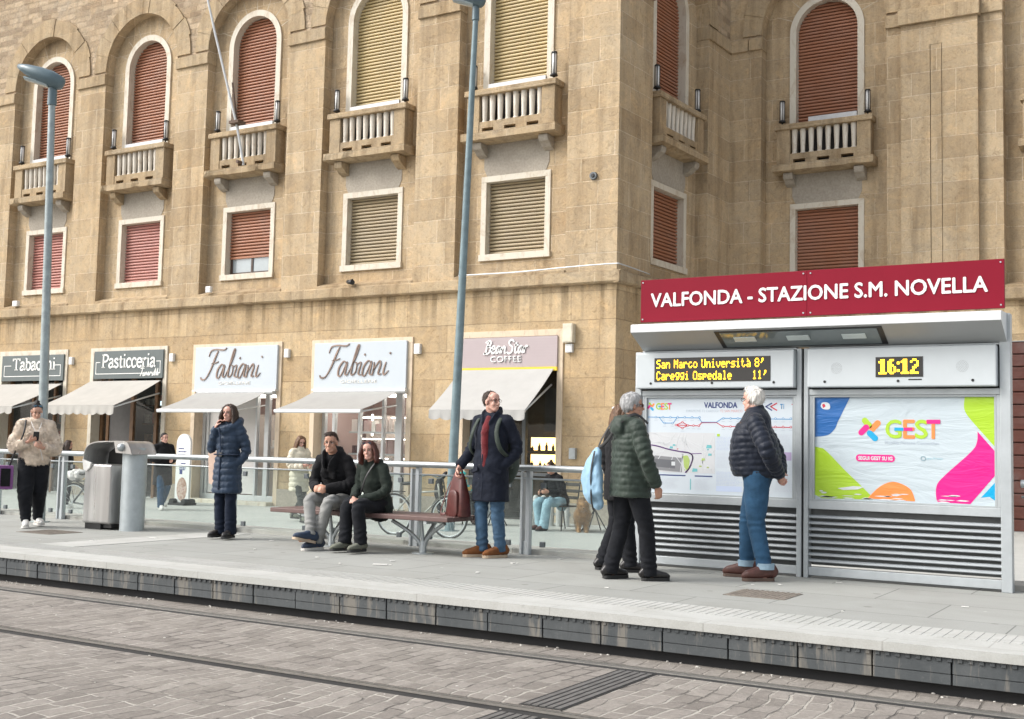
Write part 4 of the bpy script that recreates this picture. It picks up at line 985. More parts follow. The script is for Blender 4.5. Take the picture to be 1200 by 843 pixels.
# ------------------------------------------------------------- printed panels
def flat(name,c,rough=.45): 
    return MAT[name] if name in MAT else plain(name,c,rough,0,.02,4,0)
def poly(pts,y,mat,par,name,th=.0012):
    m=MB(); m.prism(pts,y-th,y+.0003); return m.build(name,mat,par)
Yp=YS+.045
def mk_vinyl(name,c):
    n=N(name); v=n.co((.7,1,2.6)); f=n.noise(v,2.2,4,.55,1.4)
    return n.set(c,.32,0,n.bump(f,.55,.03),.45)
PAPERW=mk_vinyl('white_poster_vinyl',(.47,.54,.58))
m=MB(); m.box(-5.055,-3.467,Yp,Yp+.02,.738,1.742); mapp=m.build('route_map_panel',flat('map_paper',(.55,.61,.66)),stop)
m=MB(); m.box(-3.29,-1.632,Yp,Yp+.02,.738,1.742); post=m.build('poster',PAPERW,stop)
m=MB()
for a,b in ((-5.055,-3.467),(-3.29,-1.632)):
    m.box(a,b,YS+.022,Yp+.02,1.725,1.7435); m.box(a,b,YS+.022,Yp+.02,.7365,.750); m.box(a,a+.022,YS+.022,Yp+.02,.7505,1.7245); m.box(b-.018,b,YS+.022,Yp+.02,.7505,1.7245)
m.build('panel_frame',flat('brushed_frame',(.36,.39,.40)),stop)
cB=flat('print_blue',(.02,.12,.36)); cG=flat('print_green',(.36,.56,.03)); cO=flat('print_orange',(.85,.24,.06)); cP=flat('print_magenta',(.70,.01,.22)); cC=flat('print_cyan',(.0,.33,.60)); cR=flat('print_red',(.50,.03,.06)); cT=flat('print_grey_text',(.42,.48,.55)); cN=flat('print_navy',(.03,.05,.18)); cPu=flat('print_purple',(.13,.03,.22)); cLB=flat('print_light_blue',(.10,.30,.55)); cTe=flat('print_teal',(.15,.45,.48)); cGy=flat('print_station_grey',(.23,.235,.25)); cLg=flat('print_pale_grey',(.60,.62,.64)); cWh=flat('print_white',(.6,.63,.65))
VIN={k:mk_vinyl('vinyl_'+k,c) for k,c in dict(blue=(.02,.12,.36),green=(.36,.56,.03),orange=(.85,.24,.06),magenta=(.70,.01,.22),cyan=(.0,.33,.60)).items()}
y=Yp-.0005
def sm(pts,n=5): return [(p.x,p.y) for p in catmull([(a,b,0) for a,b in pts],n)]
poly([(-3.267,1.724),(-2.934,1.724),(-3.05,1.49)]+sm([(-3.073,1.43),(-3.14,1.365),(-3.267,1.344)]),y,VIN['blue'],post,'blue_corner')
poly([(-3.267,1.25)]+sm([(-3.19,1.235),(-3.116,1.169),(-2.98,1.03),(-2.841,.901),(-2.74,.803)])+[(-2.72,.765),(-3.2,.758),(-3.267,.79)],y,VIN['green'],post,'green_shape')
poly(sm([(-2.77,.775),(-2.655,.89),(-2.53,.937),(-2.39,.883),(-2.344,.79),(-2.344,.765)]),y-.0007,VIN['orange'],post,'orange_dome')
poly(sm([(-1.795,1.413),(-1.80,1.32),(-1.851,1.229),(-2.087,1.001),(-2.151,.908),(-2.151,.79),(-2.13,.765)])+[(-1.86,.760),(-1.652,1.02),(-1.652,1.24)],y,VIN['magenta'],post,'magenta_shape')
poly([(-1.902,1.724)]+sm([(-1.908,1.66),(-1.902,1.60),(-1.85,1.516),(-1.652,1.28)])+[(-1.652,1.724)],y,VIN['green'],post,'green_corner')
poly([(-1.652,.96),(-1.769,.822),(-1.70,.832),(-1.652,.80)],y,VIN['cyan'],post,'cyan_corner')
m=MB(); m.prism(sm([(-3.215,1.64),(-3.20,1.672),(-3.15,1.675),(-3.125,1.65),(-3.13,1.612),(-3.19,1.612),(-3.215,1.64)],4)[:-1],y-.003,y-.001); m.prism([(-3.20,1.655),(-3.18,1.665),(-3.165,1.64),(-3.19,1.62)],y-.0035,y-.003,1); m.build('sticker',[cWh,cR],post)
# torn vinyl patches at the bottom
rr=random.Random(9); m=MB()
for i in range(26):
    cx=rr.choice([rr.uniform(-3.22,-2.75),rr.uniform(-2.7,-2.37),rr.uniform(-2.12,-1.9)]); cz=rr.uniform(.765,.83); L=rr.uniform(.02,.09); h=rr.uniform(.003,.010)
    m.prism([(cx-L,cz),(cx-L*.3,cz+h),(cx+L*.5,cz+h*.8),(cx+L,cz+.002),(cx+L*.4,cz-h*.7),(cx-L*.5,cz-h*.5)],y-.0032,y-.0022)
m.prism([(-3.05,.86),(-2.9,.885),(-2.8,.88),(-2.86,.855),(-3.0,.845)],y-.0035,y-.0024)
m.build('torn_patch',cWh,post)
def capsule(m,a,b,r,y,mi,th=.001):
    a=Vector((a[0],a[1],0)); b=Vector((b[0],b[1],0)); t=(b-a).normalized(); nn_=Vector((-t.y,t.x,0)); P=[]
    for k in range(9): an=-pi/2+pi*k/8; q=b+t*(r*cos(an))+nn_*(r*sin(an)); P.append((q.x,q.y))
    for k in range(9): an=pi/2+pi*k/8; q=a+t*(r*cos(an))+nn_*(r*sin(an)); P.append((q.x,q.y))
    m.prism(P,y-th,y+.0003,mi)
def gest(cx,z0,z1,x0,x1,par,y,small=False):
    h=z1-z0; r=h*.17; c=cx; zc=(z0+z1)/2-.02*h
    m=MB()
    capsule(m,(c-h*.30,zc+h*.48),(c-h*.06,zc+h*.20),r,y,0); capsule(m,(c+h*.42,zc+h*.34),(c+h*.12,zc+h*.02),r,y,1); capsule(m,(c-h*.50,zc-h*.20),(c-h*.22,zc+.10*h),r,y-.0005,2); capsule(m,(c-h*.02,zc-h*.24),(c+h*.27,zc-h*.52),r,y-.0005,3)
    m.build('cross_emblem',[cG,cO,cP,cC],par)
    w=(x1-x0)
    text('G',x0,x0+w*.285,z0,z1,y,cG,par,fat=h*.035,depth=.0012); text('E',x0+w*.335,x0+w*.535,z0,z1,y,cO,par,fat=h*.035,depth=.0012); text('S',x0+w*.555,x0+w*.775,z0,z1,y,cG,par,fat=h*.035,depth=.0012); text('T',x0+w*.765,x1,z0,z1,y,cO,par,fat=h*.035,depth=.0018)
    m=MB(); m.box(x0+w*.16,x0+w*.335,y-.0035,y,z0+h*.40,z0+h*.58,0); m.box(x0+w*.337,x0+w*.5,y-.0035,y,z0+h*.40,z0+h*.58,1); m.box(x0+w*.765,x1+h*.035,y-.0042,y,z1-h*.19,z1+h*.035,1); m.build('letter_bar',[cC,cP],par)
gest(-2.745,1.345,1.51,-2.60,-2.12,post,y-.001)
text('Mobilità Persone Connessioni',-2.61,-2.125,1.285,1.318,y-.001,cT,post,bold=.0,depth=.0008)
m=MB(); capsule(m,(-2.845,1.152),(-2.552,1.152),.034,y-.001,0); m.build('pill',cP,post); text('SEGUI GEST SU IG',-2.855,-2.542,1.135,1.168,y-.0021,cWh,post,fat=.002,depth=.0008)
text('gest.firenze',-2.235,-2.094,1.145,1.172,y-.001,flat('print_pale_cyan',(.35,.55,.62)),post,bold=.0,depth=.0008)
m=MB(); P=[(-2.265+.02*cos(2*pi*k/14),1.159+.02*sin(2*pi*k/14)) for k in range(15)]
for a,b in zip(P,P[1:]): capsule(m,a,b,.003,y-.001,0)
m.build('round_mark',MAT['print_pale_cyan'],post)
# route map ------------------------------------------------------------
gest(-4.99,1.605,1.67,-4.935,-4.765,mapp,y)
text('VALFONDA',-4.405,-4.055,1.622,1.678,y,cN,mapp,depth=.0008,fat=.0025)
text('DIREZIONE T1 CAREGGI',-4.60,-4.255,1.578,1.604,y,cT,mapp,depth=.0006); text('T2 SAN MARCO',-4.235,-4.00,1.578,1.604,y,flat('print_pale_red',(.60,.33,.33)),mapp,depth=.0006); text('SINGOLA',-3.96,-3.80,1.578,1.604,y,cT,mapp,depth=.0006)
m=MB(); capsule(m,(-3.70,1.668),(-3.76,1.635),.006,y,0); capsule(m,(-3.76,1.635),(-3.70,1.60),.006,y,0); capsule(m,(-3.65,1.668),(-3.71,1.635),.006,y,1); capsule(m,(-3.71,1.635),(-3.65,1.60),.006,y,1); m.build('arrow_mark',[cN,cR],mapp)
text('T1',-3.615,-3.575,1.612,1.662,y,cLB,mapp,bold=.03,depth=.0006); text('T2',-3.50,-3.48+.02,1.612,1.662,y,cR,mapp,bold=.03,depth=.0006)
def route(pts,mi,stops,m,r=.004):
    for a,b in zip(pts,pts[1:]): capsule(m,a,b,r,y,mi)
    for (x,z) in stops:
        P=[(x+.012*cos(2*pi*k/12),z+.012*sin(2*pi*k/12)) for k in range(12)]; m.prism(P,y-.0016,y,mi)
        P=[(x+.0065*cos(2*pi*k/12),z+.0065*sin(2*pi*k/12)) for k in range(12)]; m.prism(P,y-.0022,y-.0016,2)
        m.box(x-.018,x+.018,y-.0008,y,z-.034,z-.029,3); 
m=MB()
route([(-5.02,1.526),(-4.46,1.52),(-4.43,1.477),(-4.27,1.478),(-4.21,1.518),(-3.51,1.512)],0,[(-5.015+.08*k,1.526) for k in range(8)]+[(-4.20+.077*k,1.517) for k in range(10)],m)
route([(-4.90,1.525),(-4.85,1.465),(-4.74,1.465),(-4.70,1.525)],0,[(-4.84,1.465),(-4.75,1.465)],m)
route([(-4.72,1.445),(-4.46,1.44),(-4.43,1.472),(-4.27,1.473),(-4.21,1.437),(-3.51,1.432)],1,[(-4.71,1.445),(-4.58,1.442),(-4.52,1.441),(-4.46,1.44)]+[(-4.20+.077*k,1.436) for k in range(10)],m)
route([(-4.71,1.445),(-4.64,1.475),(-4.58,1.443)],1,[(-4.64,1.475)],m); route([(-4.71,1.445),(-4.64,1.415),(-4.58,1.442)],1,[(-4.64,1.415)],m)
m.build('route_line',[cLB,cR,cWh,cT],mapp)
# street map
m=MB(); m.box(-5.03,-4.285,y-.0006,y,.96,1.368,0); rr=random.Random(2)
for k in range(20):
    a=rr.uniform(0,pi); x=rr.uniform(-5,-4.3); z=rr.uniform(.98,1.35); L=rr.uniform(.05,.25)
    ax,az=x-L*cos(a),z-L*sin(a); bx,bz=x+L*cos(a),z+L*sin(a)
    cl=lambda v,l,h: min(max(v,l),h)
    capsule(m,(cl(ax,-5.02,-4.29),cl(az,.97,1.36)),(cl(bx,-5.02,-4.29)+.002,cl(bz,.97,1.36)+.002),.0035,y-.0007,1)
m.prism([(-5.03,1.135),(-4.645,1.11),(-4.64,.965),(-5.03,.985)],y-.0016,y,2); m.prism([(-5.03,1.10),(-4.72,1.085),(-4.715,1.0),(-5.03,1.02)],y-.0021,y,6); m.box(-4.755,-4.715,y-.0026,y,1.03,1.07,3)
m.prism([(-4.63,1.13),(-4.58,1.14),(-4.555,1.09),(-4.565,1.0),(-4.61,.98)],y-.0016,y,4)
P=sm([(-5.03,1.24),(-4.92,1.228),(-4.795,1.197),(-4.66,1.175),(-4.56,1.162),(-4.525,1.13),(-4.53,1.08),(-4.56,1.01),(-4.60,.965)])
for a,b in zip(P,P[1:]): capsule(m,a,b,.0058,y-.0022,5)
capsule(m,(-4.55,1.155),(-4.43,1.16),.003,y-.002,5)
for x,z,c,s in ((-4.76,1.215,7,.02),(-4.73,1.24,7,.015),(-4.35,1.23,7,.03),(-4.34,1.15,7,.02),(-4.41,1.1,4,.02),(-4.44,1.03,4,.014),(-4.36,1.02,4,.012),(-4.50,.99,7,.03),(-4.36,1.20,7,.012),(-4.69,1.20,8,.009)):
    m.prism([(x-s,z-s*.6),(x+s,z-s*.5),(x+s*.9,z+s*.5),(x-s*.7,z+s*.6)],y-.0018,y,c)
m.build('street_map',[flat('map_bg',(.56,.575,.59)),cLg,cGy,cWh,flat('map_green',(.38,.50,.15)),cPu,flat('station_core',(.13,.135,.15)),cTe,cR],mapp)
# small print
m=MB(); rr=random.Random(6)
def block(x0,x1,z0,z1,mi,dz=.014,h=.005):
    z=z1
    while z>z0:
        x=x0; e=x1-rr.random()*.3*(x1-x0)
        while x<e:
            L=rr.uniform(.012,.04); m.box(x,min(x+L,e),y-.0006,y,z-h,z,mi); x+=L+.007
        z-=dz
for a,b,c,d,mi in ((-4.27,-3.98,1.20,1.33,1),(-4.27,-4.02,1.02,1.17,0),(-4.27,-3.98,.79,.98,1),(-3.93,-3.72,.80,1.33,0),(-3.66,-3.49,1.22,1.36,0),(-3.66,-3.49,.80,1.05,0),(-4.9,-4.66,.80,.90,0),(-4.50,-4.33,.80,.90,0)): block(a,b,c,d,mi)
m.box(-3.66,-3.5,y-.0006,y,1.11,1.19,2); m.box(-4.265,-4.235,y-.0008,y,1.335,1.36,3); m.box(-4.27,-4.0,y-.0007,y,.785,.84,4); m.box(-4.93,-4.60,y-.0006,y,.925,.937,5); m.box(-4.50,-4.31,y-.0006,y,.925,.937,5); m.box(-4.925,-4.915,y-.0006,y,.79,.9,6); m.box(-4.55,-4.54,y-.0006,y,.79,.9,6)
m.build('small_print',[flat('print_faint',(.52,.56,.62)),flat('print_faint_blue',(.45,.52,.66)),flat('print_faint_purple',(.42,.34,.52)),cG,flat('print_pale_block',(.50,.58,.74)),cN,cTe],mapp)
# ================================================================== RAILINGS
YR=11.28
def railing(xs,x0,x1,label):
    r=empty('glass_railing',((x0+x1)/2,YR,0),label,'railing','glass railings at the back of the platform')
    m=MB(); m.tube([(x0,YR-.02,.955),(x1,YR-.02,.955)],.036,14); m.build('handrail',STEEL,r,smooth=40)
    m=MB(); m.tube([(x0,YR,.838),(x1,YR,.838)],.011,8); m.build('glass_top_rod',STEEL,r)
    for x in xs:
        p=MB(); p.box(x-.055,x-.025,YR-.02,YR+.07,0,.905); p.box(x+.012,x+.06,YR-.01,YR+.06,0,.925); p.box(x-.0245,x+.0115,YR+.0,YR+.05,.0,.15)
        p.build('post',[PAINT],r,bevel=.004)
    E=[x0]+list(xs)+[x1]
    for a,b in zip(E,E[1:]):
        if b-a<.2: continue
        g=MB(); g.box(a+.075,b-.07,YR+.012,YR+.022,.10,.828); go=g.build('glass_panel',GLASS,r)
        c=MB()
        for x in (a+.22,b-.22):
            for z in (.12,.765): c.box(x-.03,x+.03,YR+.0,YR+.035,z-.03,z+.03)
        c.build('clamp',PAINT_D,go,bevel=.004)
    return r
railing([-17.3,-15.85,-14.37,-12.95,-11.0,-9.52,-8.06,-6.55],-19.5,-5.17,'long glass panel railing with a steel handrail behind the bench and the bin')
railing([-1.32,.6],-1.45,3.5,'short glass railing with a steel handrail right of the poster panel')
# ================================================================== BENCH
BW=plain('maroon_bench_slat',(.125,.074,.066),.55,.0,.12,9,.1,40)
bn=empty('bench',(-8.1,10.57,0),'backless bench with a dark red brown seat on branching steel legs','bench')
m=MB(); 
for k in range(5):
    y0=10.26+k*.128; m.box(-9.38,-6.9,y0,y0+.122,.375,.425)
m.build('seat',BW,bn,bevel=.008)
m=MB()
for x in (-8.9,-8.1,-7.2): m.box(x-.02,x+.02,10.28,10.88,.345,.3745)
m.build('seat_bearer',STEEL,bn)
for x in (-8.70,-7.42):
    m=MB(); m.tube([(x,10.57,0),(x,10.57,.012)],.12,20); m.tube([(x,10.57,0),(x,10.57,.14)],[.042,.036],12)
    for dx,dy in ((-.34,-.12),(.36,-.12),(.06,.16),(-.02,-.02)):
        P=catmull([(x+dx*.06,10.57+dy*.06,.02),(x+dx*.12,10.57+dy*.12,.12),(x+dx*.45,10.57+dy*.5,.235),(x+dx,10.57+dy,.35)],5)
        m.tube(P,.021,10)
    m.build('leg',STEEL,bn,smooth=50)
# ================================================================== LITTER BIN
INOX=N('brushed_stainless')
v=INOX.co((14,14,.35)); f=INOX.noise(v,1.5,4,.6); v2=INOX.co((2.2,2.2,.25)); f2=INOX.noise(v2,1.4,3,.5)
INOX=INOX.set(INOX.mix(INOX.ramp(f2,[(.35,0.),(.62,1.)]),(.74,.735,.72),(.40,.39,.38)),INOX.ramp(f,[(.3,.26),(.7,.4)]),.75,None)
bin_=empty('litter_bin',(-12.3,10.5,0),'stainless steel litter bin with a curved hood on a thick grey post','litter bin')
bx0,bx1,by0,by1=-12.71,-12.19,10.33,10.72
m=MB(); m.box(bx0,bx1,by0,by1,.075,.845); m.build('body',INOX,bin_,bevel=.03,seg=4)
m=MB(); m.box(bx0+.03,bx0+.33,by0+.03,by1-.03,0,.0745); m.box(bx0+.33,bx1-.02,by0+.06,by1-.1,.025,.0745,); m.build('foot',BLACK,bin_)
hoodP=catmull([(bx0-.015,.82,0),(bx0-.012,.98,0),(bx0+.05,1.08,0),(bx0+.20,1.135,0),(bx0+.5,1.15,0),(bx0+.78,1.145,0),(bx0+.86,1.07,0),(bx0+.90,.985,0)],6)
m=MB(); th=.014
for a,b in zip(hoodP,hoodP[1:]):
    t=(b-a).normalized(); nn_=Vector((-t.y,t.x,0))*th
    q=[a,b,b-nn_,a-nn_]; m.prism([(p.x,p.y) for p in q],by0-.012,by1+.012)
m.build('hood',INOX,bin_)
m=MB(); P=[(p.x,p.y) for p in hoodP[:-1]]; P2=[(bx0+.90,.985),(bx0+.62,1.0),(bx0+.52,1.09),(bx0+.3,1.085),(bx0+.12,1.05),(bx0+.04,.95),(bx0+.01,.845)]
m.prism(P+P2,by1-.006,by1+.011); m.prism([(bx0+.56,1.149)]+[(p.x,p.y) for p in hoodP if p.x>bx0+.57]+[(bx0+.60,1.0)],by0-.0115,by0+.0); m.prism([(bx0+.02,.84),(bx0+.5,.84),(bx0+.5,1.1),(bx0+.2,1.09),(bx0+.04,1.0)],by1-.03,by1-.008,1)
m.build('hood_side',[INOX,SHADE],bin_)
m=MB(); m.tube([(-11.985,10.53,0),(-11.985,10.53,1.07)],.155,28); m.build('post',plain('galvanised_bin_post',(.40,.44,.455),.45,.4,.1,10,.12,40),bin_,smooth=40)
m=MB(); m.ell((-12.0,by0-.02,1.07),.052,14,10); m.build('knob',STEEL,bin_)
m=MB(); m.prism([(bx0-.01,.90),(bx0+.16,.86),(bx0+.14,.80),(bx0+.07,.75),(bx0+.02,.77)],by0-.03,by0-.006); tag(m.build('paper_wrapper',PAPER),'crumpled white paper stuck on the rim of the litter bin','paper')
# ================================================================== LAMP POSTS
def lamppost(base,top,r0,r1,mat,label,head):
    e=empty('street_lamp',base,label,'street lamp')
    b=Vector(base); t=Vector(top); m=MB()
    m.tube([b,b+(t-b)*.05,b+(t-b)*.5,t],[r0,r0,(r0+r1)/2,r1],16); m.build('pole',mat,e,smooth=40)
    m=MB(); m.tube([b+Vector((0,0,.012)),b+Vector((0,0,.0))],r0*1.9,18); m.build('base_plate',mat,e)
    d=Vector(head).normalized(); s=d.cross(Vector((0,0,1))).normalized(); up=s.cross(d)
    m=MB(); m.tube([t-Vector((0,0,.02)),t+Vector((0,0,.34))],[r1*1.35,r1*1.25],14)
    P=[(-.16,.02,.03,.05),(-.11,.03,.11,.10),(.04,.05,.17,.125),(.22,.075,.185,.115),(.42,.105,.165,.08),(.55,.125,.11,.045),(.60,.13,.03,.015)]
    c0=t+Vector((0,0,.30))
    m.tube([c0+d*a+up*b_ for a,b_,_,_ in P],[(p[2],p[3]) for p in P],18,lat=s,sq=2.4)
    h=m.build('lamp_head',LAMPC,e,smooth=50)
    m=MB(); Q=[(.02,.16*.75),(.2,.17*.78),(.42,.13*.75)]
    m.tube([c0+d*a+up*(.05+.09*a-.105) for a,_ in Q],[(q,.03) for _,q in Q],14,lat=s); m.build('lens',plain('lamp_lens_grey'+str(len(MAT)),(.30,.36,.38),.15,0,.05),h,smooth=50)
    return e
lamppost((-14.03,10.70,0),(-14.255,10.70,5.98),.070,.048,POLE_G,'galvanised street lamp with a flat grey head rising from the platform',(-.86,-.35,.22))
lamppost((-11.38,17.0,-.28),(-11.11,17.0,8.80),.088,.050,POLE,'tall blue grey street lamp on the pavement behind the bench',(-.86,-.3,.2))
# ================================================================== PEOPLE
def remesh(mb, voxel, smooth=5, fac=.5):
    me=mb.mesh('tmp'); bm=bmesh.new(); bm.from_mesh(me); bmesh.ops.recalc_face_normals(bm,faces=bm.faces); bm.to_mesh(me); bm.free()
    o=bpy.data.objects.new('tmp',me); COL.objects.link(o)
    r=o.modifiers.new('r','REMESH'); r.mode='VOXEL'; r.voxel_size=voxel; r.use_smooth_shade=True
    if smooth:
        s=o.modifiers.new('s','SMOOTH'); s.factor=fac; s.iterations=smooth
    dg=bpy.context.evaluated_depsgraph_get(); out=bpy.data.meshes.new_from_object(o.evaluated_get(dg))
    bpy.data.objects.remove(o); bpy.data.meshes.remove(me)
    out.polygons.foreach_set('use_smooth',[True]*len(out.polygons))
    return out
def getco(me):
    n=len(me.vertices); a=np.empty(n*3); me.vertices.foreach_get('co',a); b=np.empty(n*3); me.vertices.foreach_get('normal',b)
    return a.reshape(-1,3),b.reshape(-1,3)
def setco(me,a): me.vertices.foreach_set('co',a.ravel()); me.update()
def nearest_s(co, chains):
    """arc length along the nearest centre line, and the relative distance, for every vertex"""
    best=np.full(len(co),1e9); S=np.zeros(len(co)); I=np.zeros(len(co),int)
    for ci,(pts,rad) in enumerate(chains):
        acc=0
        for i in range(len(pts)-1):
            a=np.array(pts[i]); b=np.array(pts[i+1]); d=b-a; L=np.linalg.norm(d)
            t=np.clip(((co-a)@d)/(L*L),0,1); q=a+t[:,None]*d; r=np.linalg.norm(co-q,axis=1)/max(rad,.01)
            k=r<best; best[k]=r[k]; S[k]=acc+t[k]*L; I[k]=ci
            acc+=L
    return S,I,best
def wrinkle(me,amp=.006,f=9,seed=0,aniso=(1,1,1)):
    co,no=getco(me); d=np.array([noise.noise(Vector((c[0]*f*aniso[0]+seed,c[1]*f*aniso[1],c[2]*f*aniso[2])))+.5*noise.noise(Vector((c[0]*f*2.1*aniso[0]+seed,c[1]*f*2.1*aniso[1]+3,c[2]*f*2.1*aniso[2]))) for c in co])
    setco(me,co+no*(d*amp)[:,None])
def quilt(me,chains,period,amp):
    co,no=getco(me); S,I,_=nearest_s(co,chains)
    w=np.abs(np.sin(np.pi*S/period+.6*np.sin(co[:,0]*9+co[:,1]*7)*.25))**.55
    setco(me,co+no*((w-.6)*amp)[:,None])
SKIN=[plain('skin_%d'%i,c,.5,0,.10,22,.05,160,Subsurface_Weight=.08) for i,c in enumerate(((.52,.30,.22),(.47,.255,.175),(.56,.32,.25)))]
LIP=plain('lips',(.42,.17,.14),.45,0,.1); EYEW=plain('eye_white',(.62,.60,.57),.25,0,.02); IRIS=plain('iris',(.03,.02,.015),.15,0,.1); BROWH=plain('brow_hair',(.05,.032,.022),.8,0,.2)
def hairm(name,c,var=.4):
    n=N(name); v=n.co((1,1,.25)); f=n.noise(v,55,4,.6); g=n.noise(n.co(),7,3)
    col=n.mix(n.ramp(f,[(.3,0.),(.7,1.)]),tuple(x*(1-var) for x in c),tuple(min(1,x*(1+var)) for x in c))
    return n.set(col,.5,0,n.bump(f,.5,.006),.4)
H_DARK=hairm('dark_brown_hair',(.045,.027,.019)); H_BLACK=hairm('black_hair',(.016,.013,.012)); H_AUB=hairm('auburn_hair',(.075,.022,.015)); H_BROWN=hairm('brown_hair',(.14,.075,.04)); H_GREY=hairm('grey_hair',(.42,.42,.42),.3); H_WHITE=hairm('white_hair',(.70,.68,.64),.15)
def hand(mb,wr,d,palm,thumb,curl=.6,s=1.0):
    """five fingers: d points along the hand, palm is where the palm looks, thumb the side the thumb leaves from"""
    d=Vector(d).normalized(); palm=Vector(palm); palm=(palm-d*palm.dot(d)).normalized(); sd=d.cross(palm).normalized()
    if sd.dot(Vector(thumb))<0: sd=-sd
    wr=Vector(wr)
    mb.tube([wr-d*.03*s,wr+d*.015*s],[(.027*s,.020*s),(.029*s,.019*s)],10,lat=sd,flat0=False,flat1=False)
    mb.tube([wr+d*.005*s,wr+d*.045*s,wr+d*.088*s],[(.030*s,.016*s),(.039*s,.017*s),(.040*s,.0135*s)],12,lat=sd,flat0=False,flat1=False)
    for k,(off,L) in enumerate(((.031,.073),(.011,.082),(-.010,.076),(-.030,.060))):
        p=wr+d*.088*s+sd*off*s; a=curl*.55; cur=d; P=[p-d*.02*s,p]; 
        for j,f in enumerate((.45,.32,.23)):
            cur=(d*cos(a)+palm*sin(a)).normalized(); p=p+cur*L*f*s; P.append(p); a+=curl*(.95 if j==0 else .75)
        mb.tube(P,[.0098*s,.0098*s,.0092*s,.0085*s,.0072*s],8,flat0=False,flat1=False)
    b=wr+d*.022*s+sd*.024*s; c1=(d*.62+sd*.62+palm*.35).normalized(); c2=(d*.86+sd*.18+palm*(.35+curl*.4)).normalized()
    mb.tube([b,b+c1*.042*s,b+c1*.042*s+c2*.030*s,b+c1*.042*s+c2*.054*s],[.0135*s,.0120*s,.0102*s,.0085*s],8,flat0=False,flat1=False)
def limb(mb,pts,rad,n=14): mb.tube(catmull(pts,5) if len(pts)>2 else pts,interp(rad,5) if len(pts)>2 else rad,n,flat0=False,flat1=False)
def interp(r,n):
    out=[]
    for a,b in zip(r,r[1:]):
        for k in range(n):
            t=k/n; out.append(a+(b-a)*t if not isinstance(a,tuple) else (a[0]+(b[0]-a[0])*t,a[1]+(b[1]-a[1])*t))
    out.append(r[-1]); return out
def folds(me,P,k,seed):
    # creases behind the knees, at the crotch and where the cloth breaks over the shoe
    co,no=getco(me); d=np.zeros(len(co))
    for q in 'RL':
        for J,R,A,fz in ((P['kn'+q],.16,.009,70),(P['an'+q]+Vector((0,0,.09*k)),.15,.010,85),(P['hip'+q],.13,.004,60)):
            r=np.linalg.norm(co-np.array(J),axis=1); w=np.clip(1-r/(R*k),0,1)**1.2
            ph=np.array([noise.noise(Vector((c[0]*7+seed,c[1]*7,c[2]*7)))*5 for c in co])
            d+=w*A*np.sin(co[:,2]*fz/k+ph+co[:,0]*18)
    setco(me,co+no*d[:,None])
def lapels(mb,P,k):
    for sg in (-1,1):
        mb.tube(catmull([P['chest']+Vector((sg*.045,.165,-.05)),P['neck']+Vector((sg*.06,.125,-.11)),P['neck']+Vector((sg*.095,.05,.0)),P['neck']+Vector((sg*.07,-.07,.05)),P['neck']+Vector((0,-.09,.055))],5),[(.055,.018)]*21,10,lat=(0,.3,1),flat0=False,flat1=False)
def wisps(o,n,L,seed,HM):
    me=o.data; co,no=getco(me); rr=random.Random(seed); mb=MB(); cen=HM@Vector((0,-.01,.05))
    for _ in range(n):
        i=rr.randrange(len(co)); c=Vector(co[i]); nn=Vector(no[i])
        t=Vector((0,0,-1)); t=(t-nn*t.dot(nn)); 
        if t.length<.2: t=Vector((rr.uniform(-1,1),rr.uniform(-1,1),0)); t=t-nn*t.dot(nn)
        t.normalize(); d=(t+nn*rr.uniform(.05,.35)+Vector((rr.uniform(-.25,.25),rr.uniform(-.25,.25),0))).normalized(); l=L*rr.uniform(.5,1.3); a=d.cross(nn)
        if a.length<1e-3: continue
        a.normalize(); w=rr.uniform(.0012,.0028); c=c-nn*.001
        mb.add([c+a*w,c-a*w,c+d*l*.6-a*w*.7+nn*.002,c+d*l*.6+a*w*.7+nn*.002,c+d*l],[(0,1,2,3),(3,2,4)],0,True)
    fm=mb.mesh(); bm=bmesh.new(); bm.from_mesh(me); bm.from_mesh(fm); bm.to_mesh(me); bm.free(); bpy.data.meshes.remove(fm)
